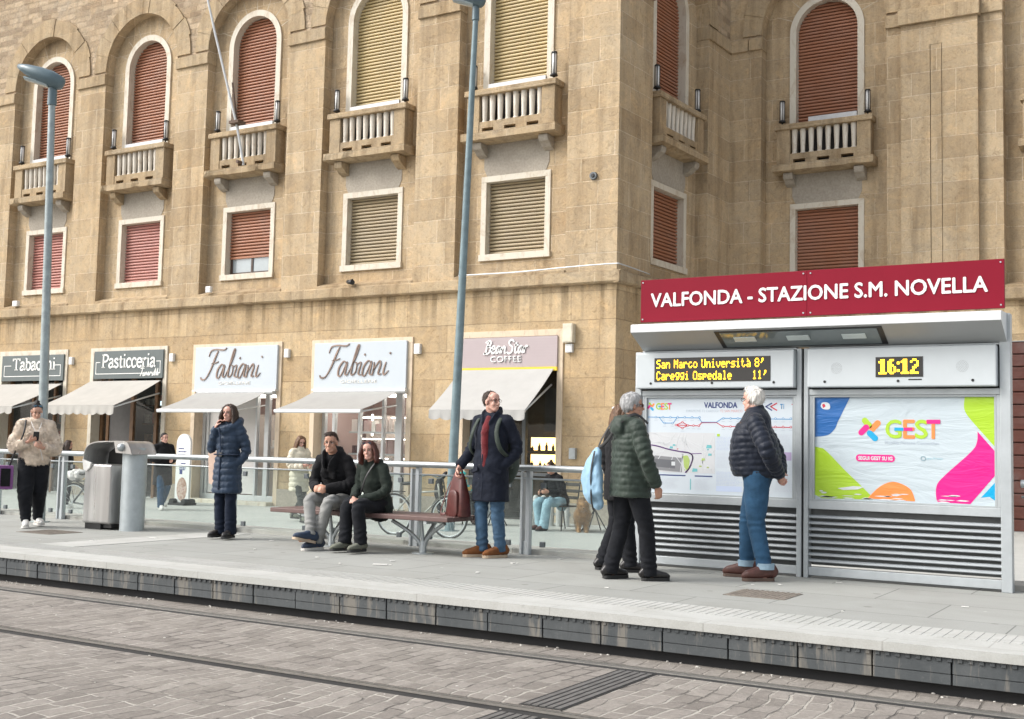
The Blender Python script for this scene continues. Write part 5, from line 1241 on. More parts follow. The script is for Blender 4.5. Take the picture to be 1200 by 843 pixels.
class Person:
    def __init__(s,loc,face,H,label,pose,skin=0,female=False,head=(0,0,0),build=1.0,group=None):
        """pose: dict of joints in metres for a 1.72 m figure; x to the person's right, y forward"""
        s.k=H/1.72; k=s.k
        s.root=empty('person',loc,label,'person',group,atan2(-face[0],face[1]))
        P={n:Vector(v)*k for n,v in pose.items()}; s.P=P; s.f=female; s.b=build; s.skin=SKIN[skin]; s.pose=pose
        P.setdefault('waist',P['pel']+(P['chest']-P['pel'])*.42)
        hy,hp,hr=(radians(a) for a in head)
        s.HM=Matrix.Translation(P['head'])@Matrix.Rotation(hy,4,'Z')@Matrix.Rotation(hp,4,'X')@Matrix.Rotation(hr,4,'Y')@Matrix.Scale(k*(.92 if female else .95),4)
        s.lat=(P['shR']-P['shL']).normalized()
    def body(s,hands=('R','L'),eyes=True,smile=False,hand_pose=None,beard=None):
        P,k,f=s.P,s.k,s.f; mb=MB(); sw=.92 if f else 1.0
        # trunk, kept inside the clothes
        tor=[P['pel']-Vector((0,0,.05*k)),P['pel'],P['waist'],P['chest'],P['neck']-Vector((0,0,.03*k))]
        mb.tube(catmull(tor,4),interp([(.10*k,.075*k),(.125*k,.088*k),(.105*k,.078*k),(.125*k,.088*k),(.07*k,.06*k)],4),18,lat=s.lat,flat0=False,flat1=False)
        for q in 'RL':
            limb(mb,[P['sh'+q],P['el'+q],P['wr'+q]],[.043*k*sw,.036*k*sw,.024*k*sw]); mb.tube([P['chest']+(P['neck']-P['chest'])*.55,P['sh'+q]],[.05*k,.042*k],10,flat0=False,flat1=False)
            limb(mb,[P['hip'+q],P['kn'+q],P['an'+q]],[.056*k,.038*k,.030*k]); 
            mb.tube([P['an'+q]-Vector((0,0,.03*k)),P['an'+q]+P['toe'+q]*.12-Vector((0,0,.045*k))],[.033*k,.026*k],10,flat0=False,flat1=False)
        for q in hands:
            hp=(hand_pose or {}).get(q,{})
            d=hp.get('d',P['wr'+q]-P['el'+q]); hand(mb,P['wr'+q],d,hp.get('palm',(-1 if q=='R' else 1,0,0)),hp.get('thumb',(0,1,.2)),hp.get('curl',.55),k*(.92 if f else 1.0))
        # neck and head
        M=s.HM
        hb=MB()
        hb.ell((0,-.012,.03),(.072,.093,.088),20,14); hb.ell((0,.020,-.035),(.056,.066,.084),18,12); hb.ell((0,.062,-.098),(.026,.022,.020),12,8)
        hb.ell((0,.05,.045),(.060,.042,.05),14,10)
        for sg in (-1,1):
            hb.ell((sg*.030,.078,.020),(.026,.012,.009),10,6); hb.ell((sg*.034,.060,-.034),(.021,.022,.024),10,8); hb.ell((sg*.076,-.006,-.008),(.010,.021,.032),10,8); hb.tube([(sg*.047,.0,-.055),(sg*.024,.06,-.095)],.018,10,flat0=False,flat1=False)
        hb.tube([(0,.088,.016),(0,.101,-.012),(0,.113,-.032),(0,.098,-.042)],[.0075,.009,.0135,.010],10,flat0=False,flat1=False); hb.ell((.010,.098,-.036),(.009,.010,.008),8,6); hb.ell((-.010,.098,-.036),(.009,.010,.008),8,6)
        hb.tube([(-.020,.080,-.068),(0,.090,-.066),(.020,.080,-.068)],.0075,8,flat0=False,flat1=False); hb.tube([(-.016,.080,-.078),(0,.088,-.079),(.016,.080,-.078)],.0070,8,flat0=False,flat1=False)
        hb.xf(M); o=len(mb.v); mb.add(hb.v,hb.f,0,True)
        nb=M@Vector((0,-.022,-.06)); mb.tube([P['neck']-Vector((0,0,.05*k)),P['neck']+(nb-P['neck'])*.4,nb],[.062*k,.050*k*(.9 if f else 1.08),.050*k*(.9 if f else 1.05)],14,flat0=False,flat1=False)
        me=remesh(mb,.0066,3)
        # eyes, brows and lips join the same mesh
        fb=MB()
        for sg in (-1,1):
            fb.ell((sg*.031,.0735,.000),(.0135,.0105,.0068),10,6,1); fb.ell((sg*.031,.0815,.000),(.0062,.0045,.0062),8,6,2)
            fb.tube([(sg*.014,.0905,.0205),(sg*.032,.0905,.0262),(sg*.050,.0765,.019)],[.0030,.0036,.0022],6,mi=4,flat0=False,flat1=False)
            fb.tube([(sg*.017,.0815,.0035),(sg*.031,.0855,.0082),(sg*.046,.0755,.0035)],[.0018,.0026,.0016],6,mi=4)
        mw=.024 if not smile else .029; up=.0 if not smile else .006
        fb.tube([(-mw,.0795,-.0725+up),(-.010,.0915,-.0715),(0,.0945,-.0725),(.010,.0915,-.0715),(mw,.0795,-.0725+up)],[.0015,.0028,.0032,.0028,.0015],8,mi=3)
        if smile: fb.tube([(-.018,.0880,-.0695),(0,.0955,-.0715),(.018,.0880,-.0695)],[.001,.0034,.001],6,mi=1)
        fb.xf(M); fm=fb.mesh(); bm=bmesh.new(); bm.from_mesh(me); bm.from_mesh(fm); bm.to_mesh(me); bm.free()
        me.polygons.foreach_set('use_smooth',[True]*len(me.polygons))
        return meshobj('body',me,[s.skin,EYEW,IRIS,LIP,BROWH],s.root)
    def torso_path(s,hem=None):
        P=s.P; a=[P['pel'],P['waist'],P['chest'],P['chest']+(P['neck']-P['chest'])*.62]
        if hem is not None: a=[hem]+a
        return a
    def jacket(s,mat,name='jacket',hem=.72,rad=None,slv=(.074,.062,.050),collar=(.075,.05),hood=False,period=0,amp=.012,wr=.007,extra=None,voxel=.011,open_=0,seed=1,hemv=None,cuff=.0,smooth=4):
        """rad: (hem, hips, waist, chest, shoulder) half widths and half depths"""
        P,k,b=s.P,s.k,s.b; mb=MB(); chains=[]
        rad=rad or [(.19,.15),(.185,.15),(.17,.135),(.19,.145),(.15,.10)]
        hp=hemv*1 if hemv is not None else Vector((P['pel'].x,P['pel'].y,hem*k))
        path=s.torso_path(hp); R=[(x*k*b,y*k*b) for x,y in rad]
        C=catmull(path,5); RR=interp(R,5); mb.tube(C,RR,28,lat=s.lat,sq=2.35,flat1=False)
        chains.append(([tuple(p) for p in C],.16))
        for q in 'RL':
            w=P['wr'+q]+(P['el'+q]-P['wr'+q]).normalized()*cuff
            A=[P['sh'+q],P['el'+q],w]; CA=catmull(A,6); mb.tube(CA,interp([slv[0]*k,slv[1]*k,slv[2]*k],6),16,flat0=False,flat1=True)
            chains.append(([tuple(p) for p in CA],.062))
            mb.tube([P['chest']+(P['neck']-P['chest'])*.62,P['sh'+q]],[.085*k,slv[0]*1.02*k],14,flat0=False,flat1=False)
        if collar:
            n0=P['neck']; up=(P['head']-n0).normalized()
            mb.tube([n0-up*.07*k,n0-up*.01*k,n0+up*collar[1]*k],[(collar[0]*1.35*k,collar[0]*1.2*k),(collar[0]*1.1*k,collar[0]*1.08*k),(collar[0]*1.02*k,collar[0]*1.02*k)],20,lat=s.lat)
        if hood:
            n0=P['neck']; bk=Vector((0,-1,0)); lt=s.lat
            mb.tube(catmull([n0+lt*.085*k+Vector((0,.05,-.06))*k,n0+lt*.105*k+Vector((0,-.02,.0))*k,n0+bk*.115*k+Vector((0,0,-.02*k)),n0-lt*.105*k+Vector((0,-.02,.0))*k,n0-lt*.085*k+Vector((0,.05,-.06))*k],6),interp([.025*k,.042*k,.055*k,.042*k,.025*k],6),12,flat0=False,flat1=False)
            mb.ell(n0+bk*.125*k+Vector((0,0,-.08*k)),(.11*k,.05*k,.085*k),14,10)
        if extra: extra(mb,P,k)
        me=remesh(mb,voxel,smooth)
        if period:
            quilt(me,chains,period*k,amp); wrinkle(me,.0035,34,seed+5,(1,1,.8))
        wrinkle(me,wr,10,seed); wrinkle(me,.0028,26,seed+9)
        co,no=getco(me); S,I,_=nearest_s(co,chains); d=np.zeros(len(co))
        for q in 'RL':
            r=np.linalg.norm(co-np.array(P['el'+q]),axis=1); w_=np.clip(1-r/(.17*k),0,1); d+=w_*.008*np.sin(S*95/k+co[:,0]*25+co[:,1]*21)
        r=np.linalg.norm(co-np.array(P['waist']),axis=1); d+=np.clip(1-r/(.30*k),0,1)*.004*np.sin(co[:,2]*48/k+co[:,0]*16+co[:,1]*9)
        setco(me,co+no*d[:,None])
        return meshobj(name,me,mat,s.root)
    def trousers(s,mat,r=(.105,.078,.072),name='trousers',hem=.03,wr=.006,seed=3,top=.0,break_=.0):
        P,k,b=s.P,s.k,s.b; mb=MB()
        mb.tube([P['pel']-(P['waist']-P['pel']).normalized()*.09*k,P['pel']-(P['waist']-P['pel']).normalized()*.02*k,P['pel']+(P['waist']-P['pel']).normalized()*.10*k],[(.125*k*b,.10*k*b),(.150*k*b,.118*k*b),(.132*k*b,.102*k*b)],20,lat=s.lat,flat0=False)
        for q in 'RL':
            an=P['an'+q]; kn=P['kn'+q]; d=(an-kn).normalized(); e=an+d*hem*k
            mb.tube(catmull([P['hip'+q]+Vector((0,0,.03*k)),P['hip'+q]*.5+kn*.5,kn,kn*.5+an*.5,e],4),interp([r[0]*k*b,(r[0]*.55+r[1]*.45)*k*b,r[1]*k,(r[1]*.5+r[2]*.5)*k,r[2]*k],4),18,flat0=False)
        me=remesh(mb,.0105,4); wrinkle(me,wr*.45,10,seed,(1,1,1.5)); folds(me,P,k,seed)
        return meshobj(name,me,mat,s.root)
    def shoe(s,q,mat,sole,h=.105,L=.265,w=.044,name='shoe',heel=0,pitch=0,boot=0):
        P,k=s.P,s.k; an=P['an'+q]; d=P['toe'+q].copy(); d.z=0; d.normalize()
        lat=Vector((d.y,-d.x,0)); up=Vector((0,0,1))
        if pitch:
            c,si=cos(pitch),sin(pitch); d,up=d*c+up*si, up*c-d*si
        base=an-up*(.078*k)
        mb=MB(); L*=k; w*=k
        S=[(-.26,.66,.80),(-.20,.86,1.05),(-.05,.90,1.16),(.10,.88,1.02),(.26,.96,.80),(.44,1.05,.66),(.60,.95,.56),(.69,.6,.40)]
        mb.tube([base+d*L*a+up*(h*k*hh*.5+.020*k) for a,_,hh in S],[(w*ww,h*k*hh*.5) for _,ww,hh in S],16,lat=lat,sq=2.6,flat0=False,flat1=False)
        if boot: mb.tube([base+up*.05*k-d*.005,an+up*boot*k],[(.046*k,.055*k),(.050*k,.054*k)],14,lat=lat)
        me=remesh(mb,.006,3); o=meshobj(name,me,mat,s.root)
        so=MB(); pts=[]
        for a,ww in ((-.275,.35),(-.25,.7),(-.18,.9),(-.02,.88),(.14,.84),(.32,1.0),(.5,1.1),(.64,.98),(.72,.66),(.745,.25)): pts.append((a*L,ww*w*1.08))
        O=[(a,b) for a,b in pts]+[(a,-b) for a,b in pts[::-1]]
        Mx=Matrix(((d.x,lat.x,up.x,base.x),(d.y,lat.y,up.y,base.y),(d.z,lat.z,up.z,base.z),(0,0,0,1)))
        so.prism(O,0.0,.028*k,0,Mx,'z')
        so.build('sole',sole,o,local=True); return o
    def hair(s,mat,style='short',vol=1.0,line=.52,extra=None,seed=0,amp=.006,back=-.07,side=-.02,bald=0,voxel=.007):
        """hairline: how far down the cap reaches at the front, the sides and the back of the head"""
        mb=MB(); nu,nv=40,28; vs=[];c=Vector((0,-.014,.030)); r=(.083*vol,.104*vol,.1*vol)
        V_=[]
        for i in range(nv+1):
            th=pi*i/nv
            for j in range(nu):
                ph=2*pi*j/nu; x,y,z=sin(th)*cos(ph),sin(th)*sin(ph),cos(th)
                fr=max(0,y); sd_=1-abs(y)
                lim=(line if y>.35 else (line*(y+.1)/.45+(side*10)*(1-(y+.1)/.45) if y>-.1 else (side*10)*(1-min(1,(-.1-y)/.5))+(back*10)*min(1,(-.1-y)/.5)))
                lim+=.07*sin(ph*11+seed)+.05*sin(ph*23+1)
                cov=1/(1+math.exp(-(z-lim)*16))
                if bald and z>.62 and y>-.35: cov*=(1-bald)
                q=.80+.20*cov
                V_.append(c+Vector((x*r[0]*q,y*r[1]*q,z*r[2]*q)))
        fs=[(i*nu+j,i*nu+(j+1)%nu,(i+1)*nu+(j+1)%nu,(i+1)*nu+j) for i in range(nv) for j in range(nu)]
        mb.add(V_,fs,0,True)
        if extra: extra(mb)
        mb.xf(s.HM); me=remesh(mb,voxel,2)
        co,no=getco(me); Mi=s.HM.inverted(); 
        d=[]
        for c_ in co:
            l=Mi@Vector(c_); d.append(noise.noise(Vector((l.x*70+seed,l.y*70,l.z*16)))+.6*noise.noise(Vector((l.x*30,l.y*30+seed,l.z*12))))
        setco(me,co+no*(np.array(d)*amp)[:,None]); o=meshobj('hair',me,mat,s.root); wisps(o,1500,.030*s.k,seed+3,s.HM); return o
    def glasses(s,mat,name='glasses',up=0,tint=None,big=1.0,back=0,th=.0024):
        mb=MB(); M=s.HM@Matrix.Translation((0,-.004-back,up))
        for sg in (-1,1):
            P=[(sg*.033+.024*big*cos(t)*(1.05),.099,.002+.0165*big*sin(t)) for t in [2*pi*k/14 for k in range(14)]]
            mb.tube(P,th,6,closed=True); mb.tube([(sg*.057,.097,.006),(sg*.079,.03,.006),(sg*.081,-.01,.0)],th,6)
        mb.tube([(-.010,.099,.004),(.010,.099,.004)],.0022,6); mb.xf(M)
        o=mb.build(name,mat,s.root,local=True)
        if tint:
            l=MB()
            for sg in (-1,1): l.prism([(sg*.033+.023*big*cos(2*pi*k/14),.002+.0155*big*sin(2*pi*k/14)) for k in range(14)],.0975,.0992)
            l.xf(M); l.build('lens',tint,o,local=True)
        return o
def stand(lean=0,sw=1.0,hipx=.09,**kw):
    p=dict(pel=(0,0,.95),chest=(0,.0+lean*.5,1.27),neck=(0,-.02+lean,1.465),head=(0,.015+lean*1.25,1.60),
        shR=(.165*sw,-.015+lean*.9,1.40),shL=(-.165*sw,-.015+lean*.9,1.40),hipR=(hipx,0,.90),hipL=(-hipx,0,.90),knR=(.10,.02,.49),knL=(-.10,.02,.49),anR=(.10,-.02,.08),anL=(-.10,-.02,.08),toeR=(.15,1,0),toeL=(-.15,1,0),
        elR=(.225,-.05,1.13),elL=(-.225,-.05,1.13),wrR=(.24,.05,.88),wrL=(-.24,.05,.88))
    p.update(kw); p['toeR']=tuple(v for v in p['toeR']); return p
def tnorm(p):
    for q in ('toeR','toeL'): p[q]=tuple(Vector(p[q]).normalized()/1.0)
    return p
def sit(z=.44,lean=.0,sw=1.0,**kw):
    """seat height z; origin on the ground under the pelvis"""
    d=z-.44
    p=dict(pel=(0,0,.55+d),chest=(0,.03+lean*.5,.86+d),neck=(0,.03+lean,1.055+d),head=(0,.07+lean*1.25,1.19+d),shR=(.165*sw,.03+lean*.9,.99+d),shL=(-.165*sw,.03+lean*.9,.99+d),hipR=(.09,.03,.535+d),hipL=(-.09,.03,.535+d),
        knR=(.12,.45,.53+d*.6),knL=(-.12,.45,.53+d*.6),anR=(.12,.42,.08),anL=(-.12,.42,.08),toeR=(.1,1,0),toeL=(-.1,1,0),elR=(.25,.08,.74+d),elL=(-.25,.08,.74+d),wrR=(.12,.30,.64+d),wrL=(-.12,.30,.64+d))
    p.update(kw); return p
SOLEW=plain('white_sole',(.62,.60,.56),.7); SOLEB=plain('black_sole',(.02,.02,.02),.7); SOLET=plain('tan_sole',(.42,.33,.24),.7); SOLEBR=plain('brown_sole',(.10,.065,.05),.7)
C_BLACK=cloth('black_cloth',(.0095,.0095,.011)); C_BLACK2=cloth('black_trouser_cloth',(.010,.011,.014)); C_NAVYT=cloth('dark_navy_trousers',(.009,.014,.027)); C_JEAN=cloth('blue_denim',(.026,.072,.135),.25); C_JEAN2=cloth('washed_denim',(.055,.105,.17),.38); C_GREYJ=cloth('grey_denim',(.26,.26,.25),.18); C_LJEAN=cloth('pale_denim',(.30,.45,.52),.25)
C_NAVY=cloth('navy_puffer_nylon',(.025,.042,.072),.2,.5,16,.4,200,.1); C_NAVY2=cloth('midnight_puffer_nylon',(.010,.014,.025),.2,.5,16,.4,200,.1); C_GREEN=cloth('dark_green_puffer_nylon',(.030,.043,.034),.2,.5,16,.4,200,.1); C_PARKA=cloth('dark_green_parka',(.022,.029,.024)); C_FUR=cloth('beige_fur',(.72,.60,.48),.3,1,30,.8,120,.5); C_CREAM=cloth('cream_puffer_nylon',(.58,.53,.42),.12,.55,16,.4,200,.1); C_COAT=cloth('dark_navy_wool',(.011,.014,.024)); C_BURG=cloth('burgundy_knit',(.125,.014,.018),.25,1,30,.5,300,.3); C_OLIVE=cloth('dark_olive_coat',(.04,.045,.042)); C_TEAL=cloth('teal_print',(.05,.35,.36),.5)
SUEDE=cloth('brown_suede',(.19,.075,.028),.25); LEA_BR=plain('dark_brown_leather',(.085,.033,.026),.5,0,.25,20,.1); LEA_BK=plain('black_leather',(.018,.016,.016),.35,0,.2,20,.1); LEA_NV=plain('navy_shoe_leather',(.028,.045,.08),.4,0,.2,20,.1); LEA_GR=cloth('grey_green_suede',(.15,.155,.125),.2); LEA_W=plain('white_trainer_leather',(.66,.65,.62),.5,0,.12,20,.05); LEA_MAR=plain('burgundy_leather',(.085,.022,.019),.38,0,.3,16,.12)
DARKLENS=plain('dark_lens',(.02,.03,.045),.08,0,.1); TORT=plain('tortoise_frame',(.10,.02,.018),.3,0,.2); METALF=plain('thin_metal_frame',(.10,.10,.10),.3,.6)
def strap(mb,pts,w,t=.006,n=6): 
    C=catmull(pts,n); mb.tube(C,[(w/2,t)]*len(C),8,lat=None)
# ---- woman in beige fur -----------------------------------------------
p1=Person((-13.27,9.98,0),(.84,-.54),1.63,'woman in a fluffy beige fur jacket and black trousers looking down at her phone',
  stand(sw=.95,knR=(.10,.10,.49),anR=(.07,.10,.085),knL=(-.09,-.02,.50),anL=(-.10,-.20,.10),elR=(.27,.02,1.11),wrR=(.09,.21,1.185),elL=(-.27,.02,1.08),wrL=(-.075,.22,1.10),toeR=(.1,1,0),toeL=(-.25,1,0)),0,True,(4,-22,0))
p1.body(hand_pose={'R':dict(d=(-.75,.5,.35),palm=(-.3,-.3,1),thumb=(0,0,1),curl=.75),'L':dict(d=(.6,.6,.3),palm=(.5,-.3,.4),thumb=(0,0,1),curl=.9)})
p1.trousers(C_BLACK2,(.122,.105,.062),wr=.012,hem=-.005)
for q in 'RL': 
    o=p1.shoe(q,LEA_W,SOLEW,.105,.265,.044,'trainer')
def fuzz(o,n,L,seed,droop=.35,mat=None,r=.004):
    me=o.data; co,no=getco(me); rr=random.Random(seed); mb=MB()
    for _ in range(n):
        i=rr.randrange(len(co)); c=Vector(co[i]); d=(Vector(no[i])+Vector((rr.uniform(-.6,.6),rr.uniform(-.6,.6),rr.uniform(-.6,.4)-droop))).normalized(); l=L*rr.uniform(.5,1.2)
        a=d.orthogonal().normalized(); b=d.cross(a); c=c-Vector(no[i])*.004
        q=d*l+Vector((0,0,-l*.25)); w=r*rr.uniform(.7,1.5)
        mb.add([c+a*w,c-a*w*.5+b*w*.8,c-a*w*.5-b*w*.8,c+q],[(0,1,3),(1,2,3),(2,0,3)],0,True)
    fm=mb.mesh(); bm=bmesh.new(); bm.from_mesh(me); bm.from_mesh(fm); bm.to_mesh(me); bm.free(); bpy.data.meshes.remove(fm)
j=p1.jacket(C_FUR,'fur_jacket',.86,[(.195,.15),(.20,.16),(.19,.155),(.195,.155),(.15,.115)],(.094,.090,.066),None,True,0,0,.016,voxel=.013,cuff=.045,seed=5)
fuzz(j,9000,.019,1,mat=C_FUR,r=.006)
p1.jacket(C_BLACK,'black_top',1.0,[(.12,.11),(.13,.12),(.13,.12),(.14,.125),(.10,.085)],(.05,.045,.035),(.072,.035),False,0,0,.004,cuff=.06)
def bun(mb): mb.ell((0,-.045,.135),(.035,.035,.03),12,8)
p1.hair(H_BLACK,line=.55,side=-.03,back=-.06,extra=bun,vol=.985)
p1.glasses(plain('mirror_frame',(.05,.06,.08),.3),'sunglasses',.100,plain('blue_mirror_lens',(.10,.22,.34),.08,.6),1.1,.045)
m=MB(); 
for sg in (-1,1): m.tube(catmull([p1.HM@Vector((sg*.082,.0,-.02)),p1.HM@Vector((sg*.075,.05,-.11)),p1.P['neck']+Vector((sg*.05,.15,-.06)),p1.P['chest']+Vector((0,.20,.02))],6),.0035,6)
m.tube(catmull([p1.P['chest']+Vector((0,.20,.02)),p1.P['chest']+Vector((.03,.22,-.1)),p1.P['pel']+Vector((-.05,.2,.12)),p1.P['pel']+Vector((-.09,.19,-.02))],6),.0035,6)
m.build('earphone_cord',WHITE,p1.root,local=True)
PHONE=plain('black_phone',(.02,.02,.022),.2)
def held(person,name,label,cat,build,mats,bevel=0):
    mb=MB(); build(mb); mb.xf(Wm(person.root)); return tag(mb.build(name,mats,None,bevel=bevel),label,cat)
w=p1.P['wrR']; 
held(p1,'phone','black smartphone held up by the woman in the fur jacket','phone',lambda mb: mb.box(-.036,.036,-.075,.075,-.004,.004,0,Matrix.Translation(w+Vector((-.075,.065,.065)))@Matrix.Rotation(radians(50),4,'X')),PHONE,.002)
def bag1(mb):
    mb.box(.25,.43,-.16,.14,.50,.80,0); mb.box(.246,.252,-.13,.11,.535,.765,1); mb.box(.285,.40,.138,.150,.535,.765,1)
held(p1,'bag','purple and black shoulder bag hanging beside the woman in the fur jacket','bag',bag1,[plain('purple_nylon',(.17,.055,.19),.6),C_BLACK],.02)
m=MB(); strap(m,[p1.P['shR']+Vector((-.02,.10,.07)),p1.P['chest']+Vector((.16,.175,0)),p1.P['pel']+Vector((.25,.10,.05)),p1.P['pel']+Vector((.30,.0,-.13))],.022); m.build('bag_strap',BLACK,p1.root,local=True)
# ---- woman in the long navy puffer ------------------------------------
p2=Person((-10.23,10.42,0),(.10,-.995),1.63,'woman in a belted navy quilted coat holding one hand to her cheek',
  stand(sw=.93,elR=(.225,.06,1.15),wrR=(.112,.13,1.415),elL=(-.225,-.07,1.12),wrL=(-.14,.035,.94),knR=(.09,.02,.49),anR=(.085,-.02,.10),knL=(-.09,.03,.49),anL=(-.085,.0,.10),toeR=(.3,1,0),toeL=(-.15,1,0)),2,True,(6,3,0))
p2.body(('R','L'),hand_pose={'R':dict(d=(-.35,-.1,.95),palm=(-.8,-.4,0),thumb=(0,1,0),curl=.9),'L':dict(d=(.6,-.02,-.75),palm=(1,0,0),curl=.2)})
p2.trousers(C_NAVYT,(.092,.071,.079),hem=.035)
for q in 'RL': p2.shoe(q,LEA_BK,SOLEB,.10,.25,.042,'ankle_boot',boot=.04)
p2.jacket(C_NAVY,'quilted_coat',.58,[(.190,.155),(.175,.145),(.145,.120),(.165,.135),(.135,.10)],(.068,.062,.050),None,False,.080,.013,.005,cuff=.0,
  extra=lambda mb,P,k: (mb.tube(catmull([P['neck']+Vector((.10,.06,-.03)),P['neck']+Vector((.115,-.03,.03)),P['neck']+Vector((0,-.125,.045)),P['neck']+Vector((-.115,-.03,.03)),P['neck']+Vector((-.10,.06,-.03)),P['neck']+Vector((0,.125,-.07)),P['neck']+Vector((.10,.06,-.03))],5),.052,12,flat0=False,flat1=False)))
m=MB(); c=p2.P['waist']; P=[(c.x+.165*cos(t),c.y+.138*sin(t),c.z-.01) for t in [2*pi*k/28 for k in range(28)]]; m.tube(P,[(.010,.022)]*28,8,closed=True,lat=(0,0,1)); 
b=m.build('belt',cloth('navy_belt',(.022,.032,.055)),p2.root,local=True); m=MB(); m.box(-.02,.025,.13,.153,c.z-.035,c.z+.015); m.build('buckle',METALF,b,local=True)
m=MB()
m.tube(catmull([(0.01,.158,.60),(0.01,.150,.75),(.01,.142,.93),(.01,.136,1.02),(.01,.150,1.2),(.02,.17,1.34)],5),[(.006,.012)]*26,8,lat=(0,1,0)); m.build('zip_placket',cloth('navy_placket',(.022,.034,.060)),p2.root,local=True)
def longhair(L=.30,w=.10,fwd=.02,spread=1.0,flip=0):
    def f(mb):
        for sg in (-1,1):
            mb.tube(catmull([(sg*.055,.0,.08),(sg*.088*spread,.0,.0),(sg*.098*spread,.0+fwd*.5,-.09),(sg*.100*spread,fwd,-.10-L*.5),(sg*.085*spread+flip*.1,fwd,-.08-L)],4),interp([(.035,.06),(.030,.075),(.03,.07),(.03,.06),(.012,.035)],4),12,lat=(1,0,0),flat0=False,flat1=False)
        mb.tube(catmull([(0,-.06,.08),(0,-.100,.0),(flip*.2,-.105,-.1),(flip*.6,-.10,-.10-L*.5),(flip,-.085,-.08-L)],4),interp([(.07,.04),(.085,.035),(.09,.035),(.085,.034),(.06,.015)],4),16,lat=(1,0,0),flat0=False,flat1=False)
    return f
p2.hair(H_DARK,line=.62,side=-.12,back=-.10,extra=longhair(.17,fwd=.02,spread=1.08),vol=1.03,amp=.008)
held(p2,'tote_bag','pale beige tote bag hanging behind the arm of the woman in the navy coat','bag',lambda mb: (mb.prism([(.13,1.02),(.36,1.06),(.33,.66),(.20,.62)],-.13,-.06),strap(mb,[(.18,-.09,1.03),(.22,-.05,1.16),(.24,.0,1.20),(.27,-.05,1.15),(.31,-.09,1.04)],.02)),cloth('beige_tote_canvas',(.56,.42,.34),.1),.012)
# ---- seated couple -----------------------------------------------------
p3=Person((-8.56,10.52,0),(.16,-.99),1.74,'man in a black jacket and grey jeans sitting cross legged with clasped hands',
  sit(.425,lean=.14,knR=(.125,.44,.545),anR=(.03,.56,.165),knL=(-.10,.42,.52),anL=(.02,.43,.08),toeR=(.45,.9,0),toeL=(.35,1,0),elR=(.225,.19,.74),elL=(-.24,.18,.74),wrR=(.10,.36,.66),wrL=(-.02,.36,.665)),1,False,(16,-3,0))
p3.body(hand_pose={'R':dict(d=(-.8,.45,.0),palm=(-.2,-.6,-.3),thumb=(0,.2,1),curl=.9),'L':dict(d=(.85,.40,.02),palm=(.2,-.6,-.3),thumb=(0,.2,1),curl=.9)})
p3.trousers(C_GREYJ,(.092,.067,.055),hem=.0,wr=.008)
p3.shoe('R',LEA_NV,SOLET,.11,.275,.044,'trainer',pitch=radians(12)); p3.shoe('L',LEA_NV,SOLEW,.11,.275,.044,'trainer')
p3.jacket(C_BLACK,'jacket',.5,[(.185,.155),(.185,.155),(.17,.145),(.185,.145),(.145,.105)],(.072,.064,.050),None,True,0,0,.010,hemv=Vector((0,-.01,.47)),extra=lapels)
p3.jacket(cloth('black_shirt',(.010,.010,.011)),'shirt',.6,[(.10,.10),(.11,.13),(.105,.155),(.115,.155),(.08,.10)],(.04,.035,.03),(.066,.035),False,0,0,.003,hemv=Vector((0,.02,.62)),cuff=.08)
p3.hair(H_DARK,line=.56,side=-.03,back=-.07,vol=1.0,seed=2,extra=lambda mb: mb.ell((.01,.045,.098),(.055,.04,.028),14,8)); p3.glasses(METALF,th=.0011)
p4=Person((-8.00,10.50,0),(-.06,-1),1.62,'woman with auburn hair in a dark green parka sitting on the bench',
  sit(.425,lean=.10,sw=.95,knR=(.09,.43,.54),anR=(.09,.46,.10),knL=(-.09,.44,.54),anL=(-.13,.43,.10),toeR=(.25,1,0),toeL=(.1,1,0),elR=(.22,.12,.74),elL=(-.225,.13,.72),wrR=(.07,.36,.62),wrL=(-.02,.37,.60)),2,True,(24,2,6))
p4.body(smile=True,hand_pose={'R':dict(d=(-.6,.7,-.15),palm=(0,-.3,-1),thumb=(-1,0,0.3),curl=.5),'L':dict(d=(.6,.7,-.15),palm=(0,-.2,-1),thumb=(1,0,.3),curl=.5)})
p4.trousers(C_BLACK2,(.097,.079,.077),hem=.0)
for q in 'RL': p4.shoe(q,LEA_GR,SOLEB,.10,.255,.044,'ankle_boot',boot=.07)
p4.jacket(C_PARKA,'parka',.5,[(.195,.18),(.19,.16),(.155,.135),(.17,.14),(.14,.105)],(.070,.062,.048),None,True,0,0,.010,hemv=Vector((0,.06,.45)),seed=8)
m=MB(); strap(m,[p4.P['shL']+Vector((.05,.07,.06)),p4.P['chest']+Vector((-.03,.17,.03)),p4.P['waist']+Vector((.06,.19,.02)),p4.P['pel']+Vector((.16,.14,.08))],.03); m.build('bag_strap',BLACK,p4.root,local=True)
p4.hair(H_AUB,line=.58,side=-.12,back=-.11,extra=longhair(.075,fwd=.025,spread=1.05),vol=1.03)
p4.glasses(TORT,'sunglasses',.092,DARKLENS,1.1,.03)
